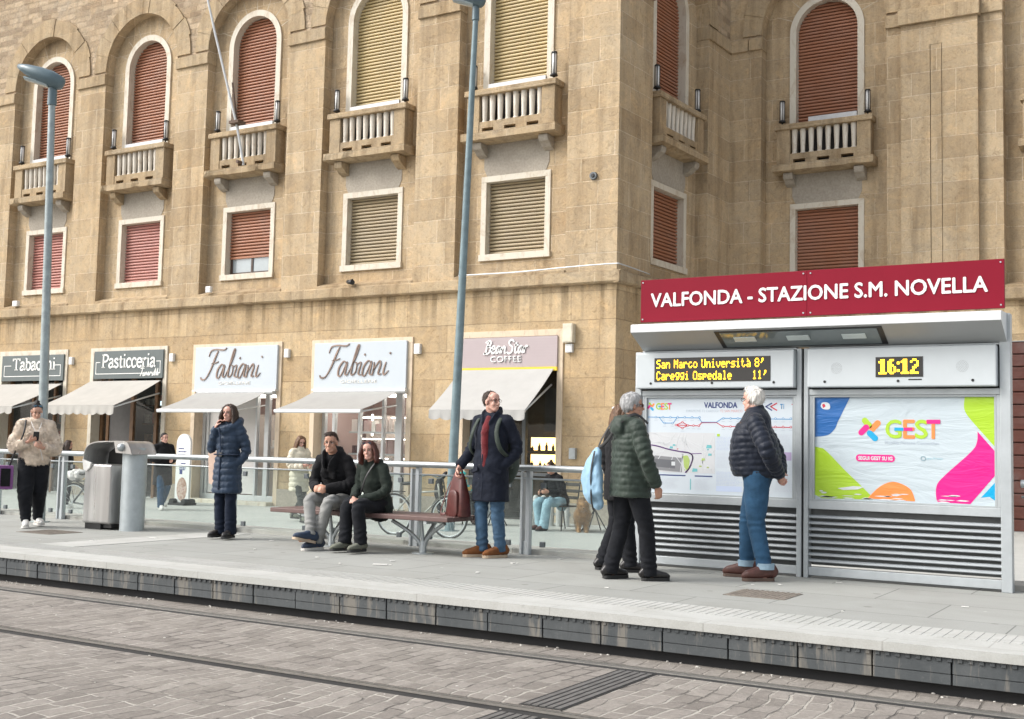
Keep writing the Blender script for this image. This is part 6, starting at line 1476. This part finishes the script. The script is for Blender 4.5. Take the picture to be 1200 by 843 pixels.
# ---- man with backpack and burgundy bag --------------------------------
p5=Person((-6.66,10.72,0),(.0,-1),1.79,'man in a long dark navy coat and jeans wearing a green backpack',
  stand(knR=(.09,.03,.49),anR=(.07,.02,.08),knL=(-.10,.02,.49),anL=(-.11,-.04,.08),toeR=(.75,.9,0),toeL=(.45,1,0),elR=(.25,-.02,1.12),wrR=(.30,.14,.92),elL=(-.255,-.09,1.12),wrL=(-.15,.03,.93)),2,False,(76,4,0))
p5.body(hand_pose={'R':dict(d=(.05,.35,-.95),palm=(-1,0,0),thumb=(0,1,0),curl=1.1),'L':dict(d=(.55,-.05,-.8),palm=(1,0,0),curl=.2)})
p5.trousers(C_JEAN2,(.099,.071,.059),hem=.02,wr=.009)
for q in 'RL': p5.shoe(q,SUEDE,SOLET,.11,.28,.045,'suede_shoe',boot=.03)
p5.jacket(C_COAT,'coat',.575,[(.195,.158),(.185,.150),(.175,.138),(.183,.142),(.145,.105)],(.072,.064,.052),None,False,0,0,.008,extra=lambda mb,P,k:[mb.tube(catmull([P['neck']+Vector((sg*.055,.12,-.10)),P['neck']+Vector((sg*.088,.05,.0)),P['neck']+Vector((sg*.06,-.07,.045)),P['neck']+Vector((0,-.085,.05))],5),[(.05,.016)]*16,10,lat=(0,.3,1),flat0=False,flat1=False) for sg in (-1,1)])
p5.jacket(C_BURG,'sweater',.98,[(.058,.148),(.064,.153),(.068,.156),(.070,.170),(.065,.118)],(.04,.035,.03),(.064,.02),False,0,0,.003,cuff=.1,voxel=.009,hemv=Vector((.0,0.0,.92)))
def balding(mb): pass
p5.hair(H_DARK,line=.76,side=-.035,back=-.07,vol=.995,bald=.38); p5.glasses(TORT,th=.0018)
BPK=cloth('olive_backpack_nylon',(.040,.052,.043),.25,.6)
def pack(mb):
    mb.tube(catmull([(0,-.27,.86),(0,-.285,.98),(0,-.28,1.20),(0,-.245,1.36),(0,-.22,1.40)],4),interp([(.13,.075),(.165,.105),(.165,.11),(.14,.085),(.07,.03)],4),20,lat=(1,0,0),sq=3,flat0=False,flat1=False)
    mb.tube([(0,-.38,.95),(0,-.385,1.12)],[(.12,.035),(.12,.04)],14,lat=(1,0,0),sq=3,flat0=False,flat1=False)
    for sg in (-1,1):
        strap(mb,[(sg*.10,-.20,1.38),(sg*.125,-.08,1.505),(sg*.135,.05,1.48),(sg*.15,.15,1.33),(sg*.19,.13,1.16),(sg*.20,-.05,1.05),(sg*.13,-.2,.95)],.05,.010)
held(p5,'backpack','dark olive backpack worn by the man in the long navy coat','backpack',pack,BPK)
def satchel(mb):
    mb.tube([(0,0,0),(0,0,.02),(0,0,.20),(0,0,.36),(0,0,.42)],[(.19,.065),(.20,.072),(.175,.06),(.12,.032),(.10,.015)],20,lat=(1,0,0),sq=5)
    mb.tube([(.02,-.075,.05),(.02,-.072,.20)],[(.12,.016),(.105,.016)],14,lat=(1,0,0),sq=4,flat0=False,flat1=False)
    mb.tube(catmull([(-.07,0,.40),(-.06,0,.455),(0,0,.47),(.06,0,.455),(.07,0,.40)],5),.012,8)
    strap(mb,[(-.10,0,.38),(-.16,-.03,.30),(-.25,-.05,.14),(-.30,-.06,.03),(-.22,-.08,.012),(-.16,-.07,.02)],.03,.004); strap(mb,[(-.09,.02,.36),(-.14,.0,.25),(-.20,.0,.10),(-.17,-.02,.02)],.028,.004)
mb=MB(); satchel(mb); mb.xf(Matrix.Translation((-6.99,10.60,.4255))@Matrix.Rotation(radians(-22),4,'Z')@Matrix.Diagonal((.80,1.15,1.10,1)))
sat=tag(mb.build('satchel',LEA_MAR,smooth=45),'burgundy leather satchel standing on the right end of the bench','bag')
m=MB()
for sg in (-1,1): m.box(-.075,.075,-.006,.006,-.022,.022,0,Matrix.Translation((sg*.125,.135,.93))@Matrix.Rotation(radians(-sg*32),4,'Z')@Matrix.Rotation(radians(sg*14),4,'Y'))
m.build('pocket_flap',C_COAT,p5.root,local=True)
m=MB()
for z in (.70,.84,.98): m.ell((.055,.150,z),(.011,.006,.011),8,6)
m.build('button',BLACK,p5.root,local=True)
m=MB(); m.tube(catmull([(0.012,.163,.62),(.012,.158,.80),(.012,.152,.95),(.012,.16,1.1)],6),[(.004,.010)]*19,8,lat=(0,1,0)); m.build('coat_edge',C_COAT,p5.root,local=True)
# ---- person in green quilted jacket with blue drawstring bag -----------
p6=Person((-4.56,9.76,0),(.62,.78),1.70,'grey haired person in a dark green quilted jacket with a pale blue drawstring bag',
  stand(hipx=.095,knR=(.11,.11,.49),anR=(.11,.15,.08),knL=(-.11,-.03,.49),anL=(-.11,-.14,.085),elR=(.27,.02,1.12),wrR=(.22,.16,.86),elL=(-.25,.04,1.12),wrL=(-.18,.22,.98),toeR=(.1,1,0),toeL=(-.2,1,0)),1,True,(-12,2,0),1.10)
p6.body(hand_pose={'R':dict(d=(-.1,.3,-.95),palm=(-1,0,0),curl=.8)})
p6.trousers(C_NAVYT if False else C_BLACK2,(.100,.077,.074),hem=.035)
for q in 'RL': p6.shoe(q,LEA_BK,SOLEB,.10,.265,.044)
p6.jacket(C_GREEN,'quilted_jacket',.755,[(.195,.16),(.19,.155),(.175,.15),(.18,.148),(.145,.105)],(.076,.070,.055),None,True,.060,.009,.006,seed=12)
p6.hair(H_GREY,line=.42,side=-.05,back=-.10,vol=1.13,amp=.007); p6.glasses(TORT,tint=DARKLENS)
def sack(mb):
    mb.tube(catmull([(-.20,-.24,1.17),(-.20,-.26,1.10),(-.22,-.28,.95),(-.22,-.27,.78),(-.21,-.24,.70)],4),interp([(.03,.03),(.08,.05),(.15,.08),(.165,.085),(.12,.05)],4),18,lat=(1,0,0),flat0=False,flat1=False)
mb=MB(); sack(mb); me=remesh(mb,.010,3); wrinkle(me,.014,12,2,(1,1,.6)); me.transform(Wm(p6.root)); sk=meshobj('drawstring_bag',me,cloth('pale_blue_nylon',(.25,.40,.53),.12,.5)); tag(sk,'pale blue drawstring bag slung on the back of the green quilted jacket','bag')
mb=MB(); 
for a in ([(-.20,-.24,1.18),(-.19,-.19,1.30),(-.16,-.06,1.49),(-.15,.08,1.43)],[(-.20,-.24,1.18),(-.08,-.20,1.26),(.07,-.15,1.42),(.12,-.02,1.50),(.14,.10,1.42)],[(-.14,-.30,1.16),(-.13,-.34,.95),(-.13,-.33,.72),(-.14,-.30,.62)]): strap(mb,a,.034,.005)
mb.xf(Wm(p6.root)); mb.build('cord_strap',BLACK,sk)
# ---- person half hidden behind ------------------------------------------
p7=Person((-4.98,10.42,0),(.60,.80),1.63,'person in black with brown hair in a clip, half hidden behind the green jacket',
  stand(knR=(.10,.03,.49),anR=(.15,.05,.08),anL=(-.14,-.12,.08),toeR=(.3,1,0)),0,True,(8,-4,0))
p7.body(); p7.trousers(C_BLACK2,(.108,.086,.075)); p7.jacket(C_BLACK,'jacket',.72,None,collar=(.075,.045),seed=14)
for q in 'RL': p7.shoe(q,LEA_BK,SOLEB,.10,.27,.047)
p7.hair(H_BROWN,line=.6,side=-.1,back=-.12,extra=longhair(.06,spread=1.0),vol=1.03); m=MB(); m.ell((0,0,0),(.035,.02,.02),12,8); m.xf(p7.HM@Matrix.Translation((-.05,-.085,.075))); m.build('hair_clip',WHITE,p7.root,local=True)
# ---- white haired man ---------------------------------------------------
p8=Person((-3.66,10.66,0),(-.95,-.20),1.80,'white haired man in a midnight blue quilted jacket with his hands behind his back',
  stand(lean=.03,sw=1.05,pel=(0,.02,.96),chest=(0,.04,1.27),hipx=.10,knR=(.10,.10,.50),anR=(.09,.11,.08),knL=(-.12,.0,.50),anL=(-.14,-.085,.08),toeR=(.1,1,0),toeL=(-.55,1,0),elR=(.28,-.13,1.13),wrR=(.06,-.195,.935),elL=(-.30,-.12,1.13),wrL=(-.075,-.205,.92)),2,False,(-34,2,0),1.14)
p8.body(hand_pose={'L':dict(d=(.85,.1,-.35),palm=(0,-1,-.2),thumb=(0,0,1),curl=.9),'R':dict(d=(-.85,.1,-.35),palm=(0,-1,-.2),thumb=(0,0,1),curl=.9)})
p8.trousers(C_JEAN,(.106,.079,.067),hem=-.035,wr=.010)
m=MB()
for q in 'RL':
    a=p8.P['an'+q]; m.tube([a+Vector((0,0,.025)),a+Vector((0,0,.08))],[.082,.083],18)
m.build('jean_cuff',cloth('turned_up_denim',(.26,.36,.44)),p8.root,local=True,smooth=50)
for q in 'RL': p8.shoe(q,LEA_BR,SOLEBR,.13,.285,.047,'leather_shoe',boot=.03)
p8.jacket(C_NAVY2,'quilted_jacket',.905,[(.175,.165),(.19,.19),(.19,.205),(.19,.172),(.15,.115)],(.080,.072,.055),(.076,.075),False,.052,.010,.004,seed=16,cuff=.02)
m=MB(); m.prism([(.0,.0),(.022,.0),(.011,.026)],0,.002); m.xf(Matrix.Translation(p8.P['shL']+Vector((-.098,-.05,-.14)))@Matrix.Rotation(pi/2,4,'Z')); m.build('sleeve_badge',WHITE,p8.root,local=True)
p8.hair(H_WHITE,line=.50,side=-.03,back=-.08,vol=1.03,amp=.010,extra=lambda mb: mb.ell((0,.03,.105),(.055,.05,.03),14,8)); p8.glasses(BLACK)
# ================================================================== BACKGROUND PEOPLE ON THE PAVEMENT
q1=Person((-19.05,17.5,-.28),(.93,-.36),1.62,'young man in a dark knee length coat and jeans walking past the pastry shop',
  stand(knR=(.09,.14,.50),anR=(.09,.20,.09),knL=(-.09,.05,.48),anL=(-.09,-.22,.14),elR=(.24,.0,1.13),wrR=(.12,.20,1.17),elL=(-.25,-.04,1.13),wrL=(-.13,.19,1.10)),2,False,(10,0,0))
q1.body(); q1.trousers(C_JEAN,(.10,.08,.075)); q1.shoe('R',LEA_W,SOLEW); q1.shoe('L',LEA_W,SOLEW)
q1.jacket(C_BLACK,'coat',.55,[(.215,.165),(.2,.155),(.185,.145),(.195,.145),(.155,.11)],(.08,.07,.055),(.08,.06)); q1.hair(H_BLACK,line=.5,side=-.03,back=-.07)
q2=Person((-20.6,16.3,-.28),(.75,.5),1.42,'person in dark clothes and white trainers standing behind the woman in fur',
  stand(elR=(.24,.04,1.13),wrR=(.18,.22,1.05)),1,True,(0,-10,0))
q2.body(); q2.trousers(C_NAVYT,(.10,.08,.07)); q2.shoe('R',LEA_W,SOLEW); q2.shoe('L',LEA_W,SOLEW); q2.jacket(C_BLACK,'jacket',.75,None,collar=(.08,.05)); q2.hair(H_DARK,line=.6,side=-.1,back=-.1,extra=longhair(.1))
q3=Person((-14.62,16.75,-.28),(.90,-.25),1.60,'woman with long brown hair in a cream quilted coat walking and reading her phone',
  stand(sw=.93,knR=(.08,.18,.50),anR=(.07,.28,.09),knL=(-.08,.02,.49),anL=(-.07,-.26,.13),elR=(.23,.02,1.12),wrR=(.08,.25,1.12),elL=(-.23,.02,1.12),wrL=(-.08,.25,1.10)),2,True,(-10,-22,0))
q3.body(hand_pose={'R':dict(d=(-.3,.9,.2),palm=(-.5,0,.5),curl=.8),'L':dict(d=(.3,.9,.2),palm=(.5,0,.5),curl=.8)}); q3.trousers(C_OLIVE,(.09,.064,.05)); q3.shoe('R',LEA_GR,SOLEB,boot=.1,name='ankle_boot'); q3.shoe('L',LEA_GR,SOLEB,boot=.1,name='ankle_boot')
q3.jacket(C_CREAM,'quilted_coat',.60,[(.20,.165),(.195,.16),(.175,.145),(.185,.145),(.15,.105)],(.08,.072,.056),(.085,.06),False,.10,.020,.005,seed=22); q3.hair(H_BROWN,line=.58,side=-.1,back=-.1,extra=longhair(.26,flip=.04),vol=1.03)
w3=q3.P['wrR']; held(q3,'phone','dark smartphone in the hands of the woman in the cream coat','phone',lambda mb: mb.box(-.036,.036,-.075,.075,-.004,.004,0,Matrix.Translation((0,w3.y+.1,w3.z+.05))@Matrix.Rotation(radians(40),4,'X')),PHONE)
q4=Person((-10.15,18.75,-.28),(-.35,-.94),1.62,'person in a black top and pale jeans sitting outside the coffee shop',
  sit(.44,lean=.16,sw=.95,knR=(.16,.44,.53),anR=(.17,.36,.08),knL=(-.14,.44,.53),anL=(-.10,.50,.08),elR=(.24,.22,.75),wrR=(.12,.42,.72),elL=(-.24,.22,.75),wrL=(-.16,.44,.74)),1,True,(0,-12,0))
q4.body(); q4.trousers(C_LJEAN,(.10,.085,.095)); q4.shoe('R',LEA_BR,SOLEB); q4.shoe('L',LEA_BR,SOLEB); q4.jacket(C_BLACK,'top',.5,None,hemv=Vector((0,0,.5)),collar=(.075,.03)); q4.hair(H_DARK,line=.52,side=-.03,back=-.07,extra=bun)
q5=Person((-12.25,18.5,-.28),(.75,.66),1.62,'person in a colourful teal patterned shirt sitting with their back turned',
  sit(.44,lean=.08,sw=.95,elR=(.25,.14,.76),wrR=(.15,.36,.74),elL=(-.25,.14,.76),wrL=(-.15,.36,.74)),1,True,(0,-5,0))
def printm():
    n=N('bright_patterned_cloth'); x=n.n('TexVoronoi'); x.inputs['Scale'].default_value=13; n.l(n.co(),x.inputs['Vector'])
    return n.set(n.ramp(n.math('FRACT',n.math('MULTIPLY',x.outputs['Color'],3.1)),[(0,(.03,.30,.33)),(.35,(.05,.42,.40)),(.5,(.60,.55,.42)),(.7,(.52,.08,.05)),(.85,(.62,.40,.04)),(1,(.04,.10,.3))]),.9)
q5.body(); q5.trousers(C_BLACK2); q5.shoe('R',LEA_BR,SOLEB); q5.shoe('L',LEA_BR,SOLEB); q5.jacket(printm(),'shirt',.5,None,hemv=Vector((0,0,.52)),collar=(.07,.03)); q5.hair(H_DARK,line=.5,side=-.1,back=-.1)
# ================================================================== SMALL THINGS ON THE PAVEMENT
ZP=-.28
def chair(loc,rz,label,mat):
    c=empty('cafe_chair',loc,label,'chair',None,rz)
    m=MB(); m.box(-.21,.21,-.20,.20,.42,.445); m.build('seat',mat,c,.01,local=True)
    for x in (-.19,.19):
        m=MB(); m.tube([(x,.19,0),(x,.17,.42)],.012,8); m.build('leg',BLACK,c,local=True)
        m=MB(); m.tube(catmull([(x,-.24,0),(x,-.19,.42),(x,-.25,.86)],5),.012,8); m.build('leg',BLACK,c,local=True)
    m=MB()
    for z in (.58,.70,.82): m.box(-.18,.18,-.235-.06*(z-.58)*2,-.222-.06*(z-.58)*2,z-.03,z+.03)
    m.build('backrest',mat,c,.004,local=True); return c
CH=plain('dark_chair_slat',(.05,.045,.04),.6)
chair((-10.12,18.78,ZP),atan2(.35,-.94),'dark slatted cafe chair under the person in pale jeans',CH)
ch2=chair((-12.27,18.47,ZP),atan2(-.75,.66),'dark slatted cafe chair under the person in the patterned shirt',CH)
mb=MB(); mb.tube(catmull([(0,-.22,.92),(0,-.30,.80),(0,-.31,.55),(0,-.29,.32)],4),interp([(.17,.03),(.21,.05),(.22,.06),(.20,.03)],4),18,lat=(1,0,0),sq=3,flat0=False,flat1=False)
me=remesh(mb,.012,3); wrinkle(me,.02,9,3); me.transform(Wm(ch2)); tag(meshobj('jacket',me,C_BLACK),'black jacket hung over the back of the chair near the lamp post','jacket')
def table(loc,label):
    t=empty('bistro_table',loc,label,'table')
    m=MB(); m.tube([(0,0,.70),(0,0,.725)],.32,28); m.build('table_top',CH,t,local=True)
    m=MB()
    for a in (0,pi/2,pi,3*pi/2):
        m.tube([(.26*cos(a),.26*sin(a),0),(-.2*cos(a),-.2*sin(a),.70)],.011,8)
    m.build('leg',BLACK,t,local=True)
table((-9.55,18.95,ZP),'small dark folding table beside the person in pale jeans'); table((-11.65,18.95,ZP),'small dark folding table in front of the person in the patterned shirt')
# dog
def pom(loc,rz):
    mb=MB()
    mb.tube(catmull([(0,-.16,.20),(0,-.05,.215),(0,.08,.225),(0,.15,.26)],4),interp([.07,.092,.10,.085],4),16,flat0=False,flat1=False); mb.ell((0,.20,.335),(.068,.07,.065),14,10); mb.ell((0,.265,.315),(.024,.04,.022),10,8)
    for sg in (-1,1):
        mb.tube([(sg*.045,.195,.38),(sg*.052,.19,.425)],[.022,.005],8,flat0=False)
        mb.tube([(sg*.05,.10,.19),(sg*.05,.095,.10),(sg*.05,.105,.012)],[.034,.022,.018],10,flat0=False,flat1=False); mb.tube([(sg*.05,.105,.014),(sg*.05,.135,.012)],.016,8,flat0=False,flat1=False)
        mb.tube([(sg*.05,-.13,.19),(sg*.052,-.10,.12),(sg*.052,-.165,.075),(sg*.052,-.155,.014)],[.048,.034,.020,.018],10,flat0=False,flat1=False); mb.tube([(sg*.052,-.15,.014),(sg*.052,-.12,.012)],.016,8,flat0=False,flat1=False)
    mb.tube(catmull([(0,-.20,.26),(0,-.24,.34),(0,-.17,.39),(0,-.09,.36)],4),interp([.03,.045,.05,.03],4),10,flat0=False,flat1=False)
    me=remesh(mb,.008,3); o=meshobj('dog',me,[cloth('tan_dog_fur',(.46,.27,.12),.3,1,30,.6,150,.3),BLACK])
    fuzz(o,7000,.035,4,.2,r=.004)
    fb=MB(); fb.ell((0,.302,.322),(.010,.008,.008),8,6,1)
    for sg in (-1,1): fb.ell((sg*.03,.258,.350),(.008,.008,.008),8,6,1)
    fm=fb.mesh(); bm=bmesh.new(); bm.from_mesh(o.data); bm.from_mesh(fm); bm.to_mesh(o.data); bm.free()
    o.location=loc; o.rotation_euler=(0,0,rz); o.scale=(1.35,1.35,1.35); return tag(o,'small fluffy tan dog standing on the pavement beyond the glass','dog')
pom((-9.62,18.6,ZP),radians(210))
# bicycles
def bicycle(loc,rz,label,mat):
    b=empty('bicycle',loc,label,'bicycle',None,rz); R=.33
    for x in (-.52,.52):
        m=MB(); m.tube([(x+R*cos(t),0,R+R*sin(t)) for t in [2*pi*k/36 for k in range(36)]],.017,8,closed=True); w_=m.build('wheel',BLACK,b,local=True)
        m=MB(); m.tube([(x+(R-.025)*cos(t),0,R+(R-.025)*sin(t)) for t in [2*pi*k/36 for k in range(36)]],.010,6,closed=True)
        for k in range(14): t=2*pi*k/14; m.tube([(x,.01*(-1)**k,R),(x+(R-.02)*cos(t),0,R+(R-.02)*sin(t))],.0022,4)
        m.tube([(x,-.04,R),(x,.04,R)],.022,8); m.build('rim',ALU,w_,local=True)
        m=MB(); m.tube([(x+(R+.035)*cos(t),0,R+(R+.035)*sin(t)) for t in [pi*(.12+.76*k/14) for k in range(15)]],[(.028,.004)]*15,6,lat=(0,1,0)); m.build('mudguard',mat,b,local=True)
    m=MB(); bb=(-.06,0,.28)
    for P in ([(-.52,0,R),bb],[bb,(-.20,0,.80)],[bb,(.34,0,.62)],[(-.17,0,.70),(.33,0,.74)],[(-.52,0,R),(-.18,0,.70)],[(.34,0,.60),(.30,0,.86)],[(.34,0,.62),(.42,0,.5),(.52,0,R)]): m.tube(P,.016,8)
    m.build('frame',mat,b,local=True)
    m=MB(); m.tube(catmull([(.16,-.27,.98),(.28,-.22,1.0),(.31,0,.95),(.28,.22,1.0),(.16,.27,.98)],5),.012,8); m.build('handlebar',STEEL,b,local=True)
    m=MB(); m.tube([(-.33,0,.84),(-.22,0,.85),(-.08,0,.845)],[(.085,.03),(.075,.03),(.02,.018)],12,lat=(0,1,0),flat0=False,flat1=False); m.build('saddle',BLACK,b,local=True)
    m=MB(); m.tube([(-.06,-.05,.28),(-.06,-.04,.28)],.09,18); m.tube([(-.06,-.06,.28),(.02,-.06,.14)],.01,6); m.tube([(.02,-.14,.14),(.02,-.05,.14)],.014,6); m.build('crank',STEEL,b,local=True)
    m=MB(); m.box(-.70,-.36,-.07,.07,.70,.715); m.tube([(-.66,.05,.7),(-.53,.05,R)],.006,5); m.tube([(-.66,-.05,.7),(-.53,-.05,R)],.006,5); m.build('carrier',BLACK,b,local=True)
    return b
bk=bicycle((-16.75,13.9,ZP),radians(8),'dark bicycle standing behind the litter bin with a white bag on its carrier',plain('dark_bike_paint',(.05,.055,.06),.4))
bicycle((-11.0,15.6,ZP),radians(4),'pale bicycle standing beyond the glass behind the bench',plain('pale_bike_paint',(.35,.34,.30),.4))
mb=MB(); mb.ell((0,0,0),(.18,.13,.10),14,10); me=remesh(mb,.015,1); wrinkle(me,.05,9,4); me.transform(Matrix.Translation((-17.25,13.85,ZP+.82))); tag(meshobj('carrier_bag',me,[plain('white_red_plastic',(.66,.60,.58),.4)]),'crumpled white carrier bag on the bicycle behind the litter bin','bag')
# totem sign
t=empty('totem_sign',(-20.18,19.15,ZP),'tall white pavement sign with a rounded top and a round food picture','sign')
m=MB(); P=[(-.22,.06),(.22,.06)]+[(.22*cos(a),1.40+.22*sin(a)) for a in [pi*k/16 for k in range(17)]]; m.prism(P,-.03,.03); bd=m.build('board',plain('white_sign_face',(.72,.71,.69),.4,0,.02),t,local=True)
m=MB()
for x in (-.19,.19): m.tube([(x,-.16,.075),(x,.16,.075)],.07,16)
m.box(-.25,.25,-.2,.2,0,.05); m.build('foot',BLACK,t,local=True)
m=MB(); m.tube([(0,-.031,.36),(0,-.033,.36)],[(.16,.27),(.16,.27)],24,lat=(1,0,0)); 
def foodm():
    n=N('food_picture'); f=n.noise(n.co(),16,5,.7); return n.set(n.ramp(f,[(.3,(.10,.04,.03)),(.45,(.35,.2,.14)),(.55,(.50,.42,.36)),(.68,(.30,.06,.05))]),.6)
m.build('picture',foodm(),bd,local=True)
Wt=Wm(t)
text('Piatti',-.15,.08,1.22,1.30,-.0305,cN,bd,M=Wt,bold=.02,depth=.002) if False else None
m=MB()
for z,a,b in ((1.27,-.15,.03),(1.20,-.15,.10),(1.13,-.15,.06),(1.07,-.15,.09),(.93,-.06,.1),(.83,-.1,.1),(.79,-.1,.08)): 
    x=a
    while x<b: L=random.uniform(.02,.05); m.box(x,min(x+L,b),-.0325,-.03,z,z+.03); x+=L+.012
m.box(-.09,.0,-.0325,-.03,.70,.80); m.build('printed_lines',cN,bd,local=True)
# A board
a=empty('menu_stand',(-15.2,19.6,ZP),'black framed folding pavement board with a pale face left of the lamp post','menu stand',None,radians(-18))
for s in (-1,1):
    m=MB(); Mx=Matrix.Rotation(radians(-14*s),4,'X'); Mx=Matrix.Translation((0,s*.22,0))@Matrix.Rotation(radians(13*s),4,'X')
    m.box(-.28,.28,-.012,.012,.06,1.0,0,Mx); p_=m.build('panel',BLACK,a,local=True)
    m=MB(); m.box(-.24,.24,-.0165 if s<0 else .0121,-.0121 if s<0 else .0165,.14,.95,0,Mx); m.build('face',plain('menu_face%d'%s,(.58,.57,.54),.5,0,.15,12,0),p_,local=True)
# pale radiator-like planter fence near the cafe
f=empty('low_barrier',(-10.9,19.6,ZP),'low white barrier with rounded uprights left of the person in pale jeans','barrier')
m=MB()
for k in range(6): m.tube([(-.42+k*.17,0,0),(-.42+k*.17,0,.52)],[.055,.055],12,flat1=False)
m.build('upright',plain('weathered_white_paint',(.48,.48,.46),.6,0,.2),f,local=True,smooth=50)
m=MB(); m.box(-.5,.5,.02,.05,.2,.25); m.build('bar',MAT['weathered_white_paint'],f,local=True)
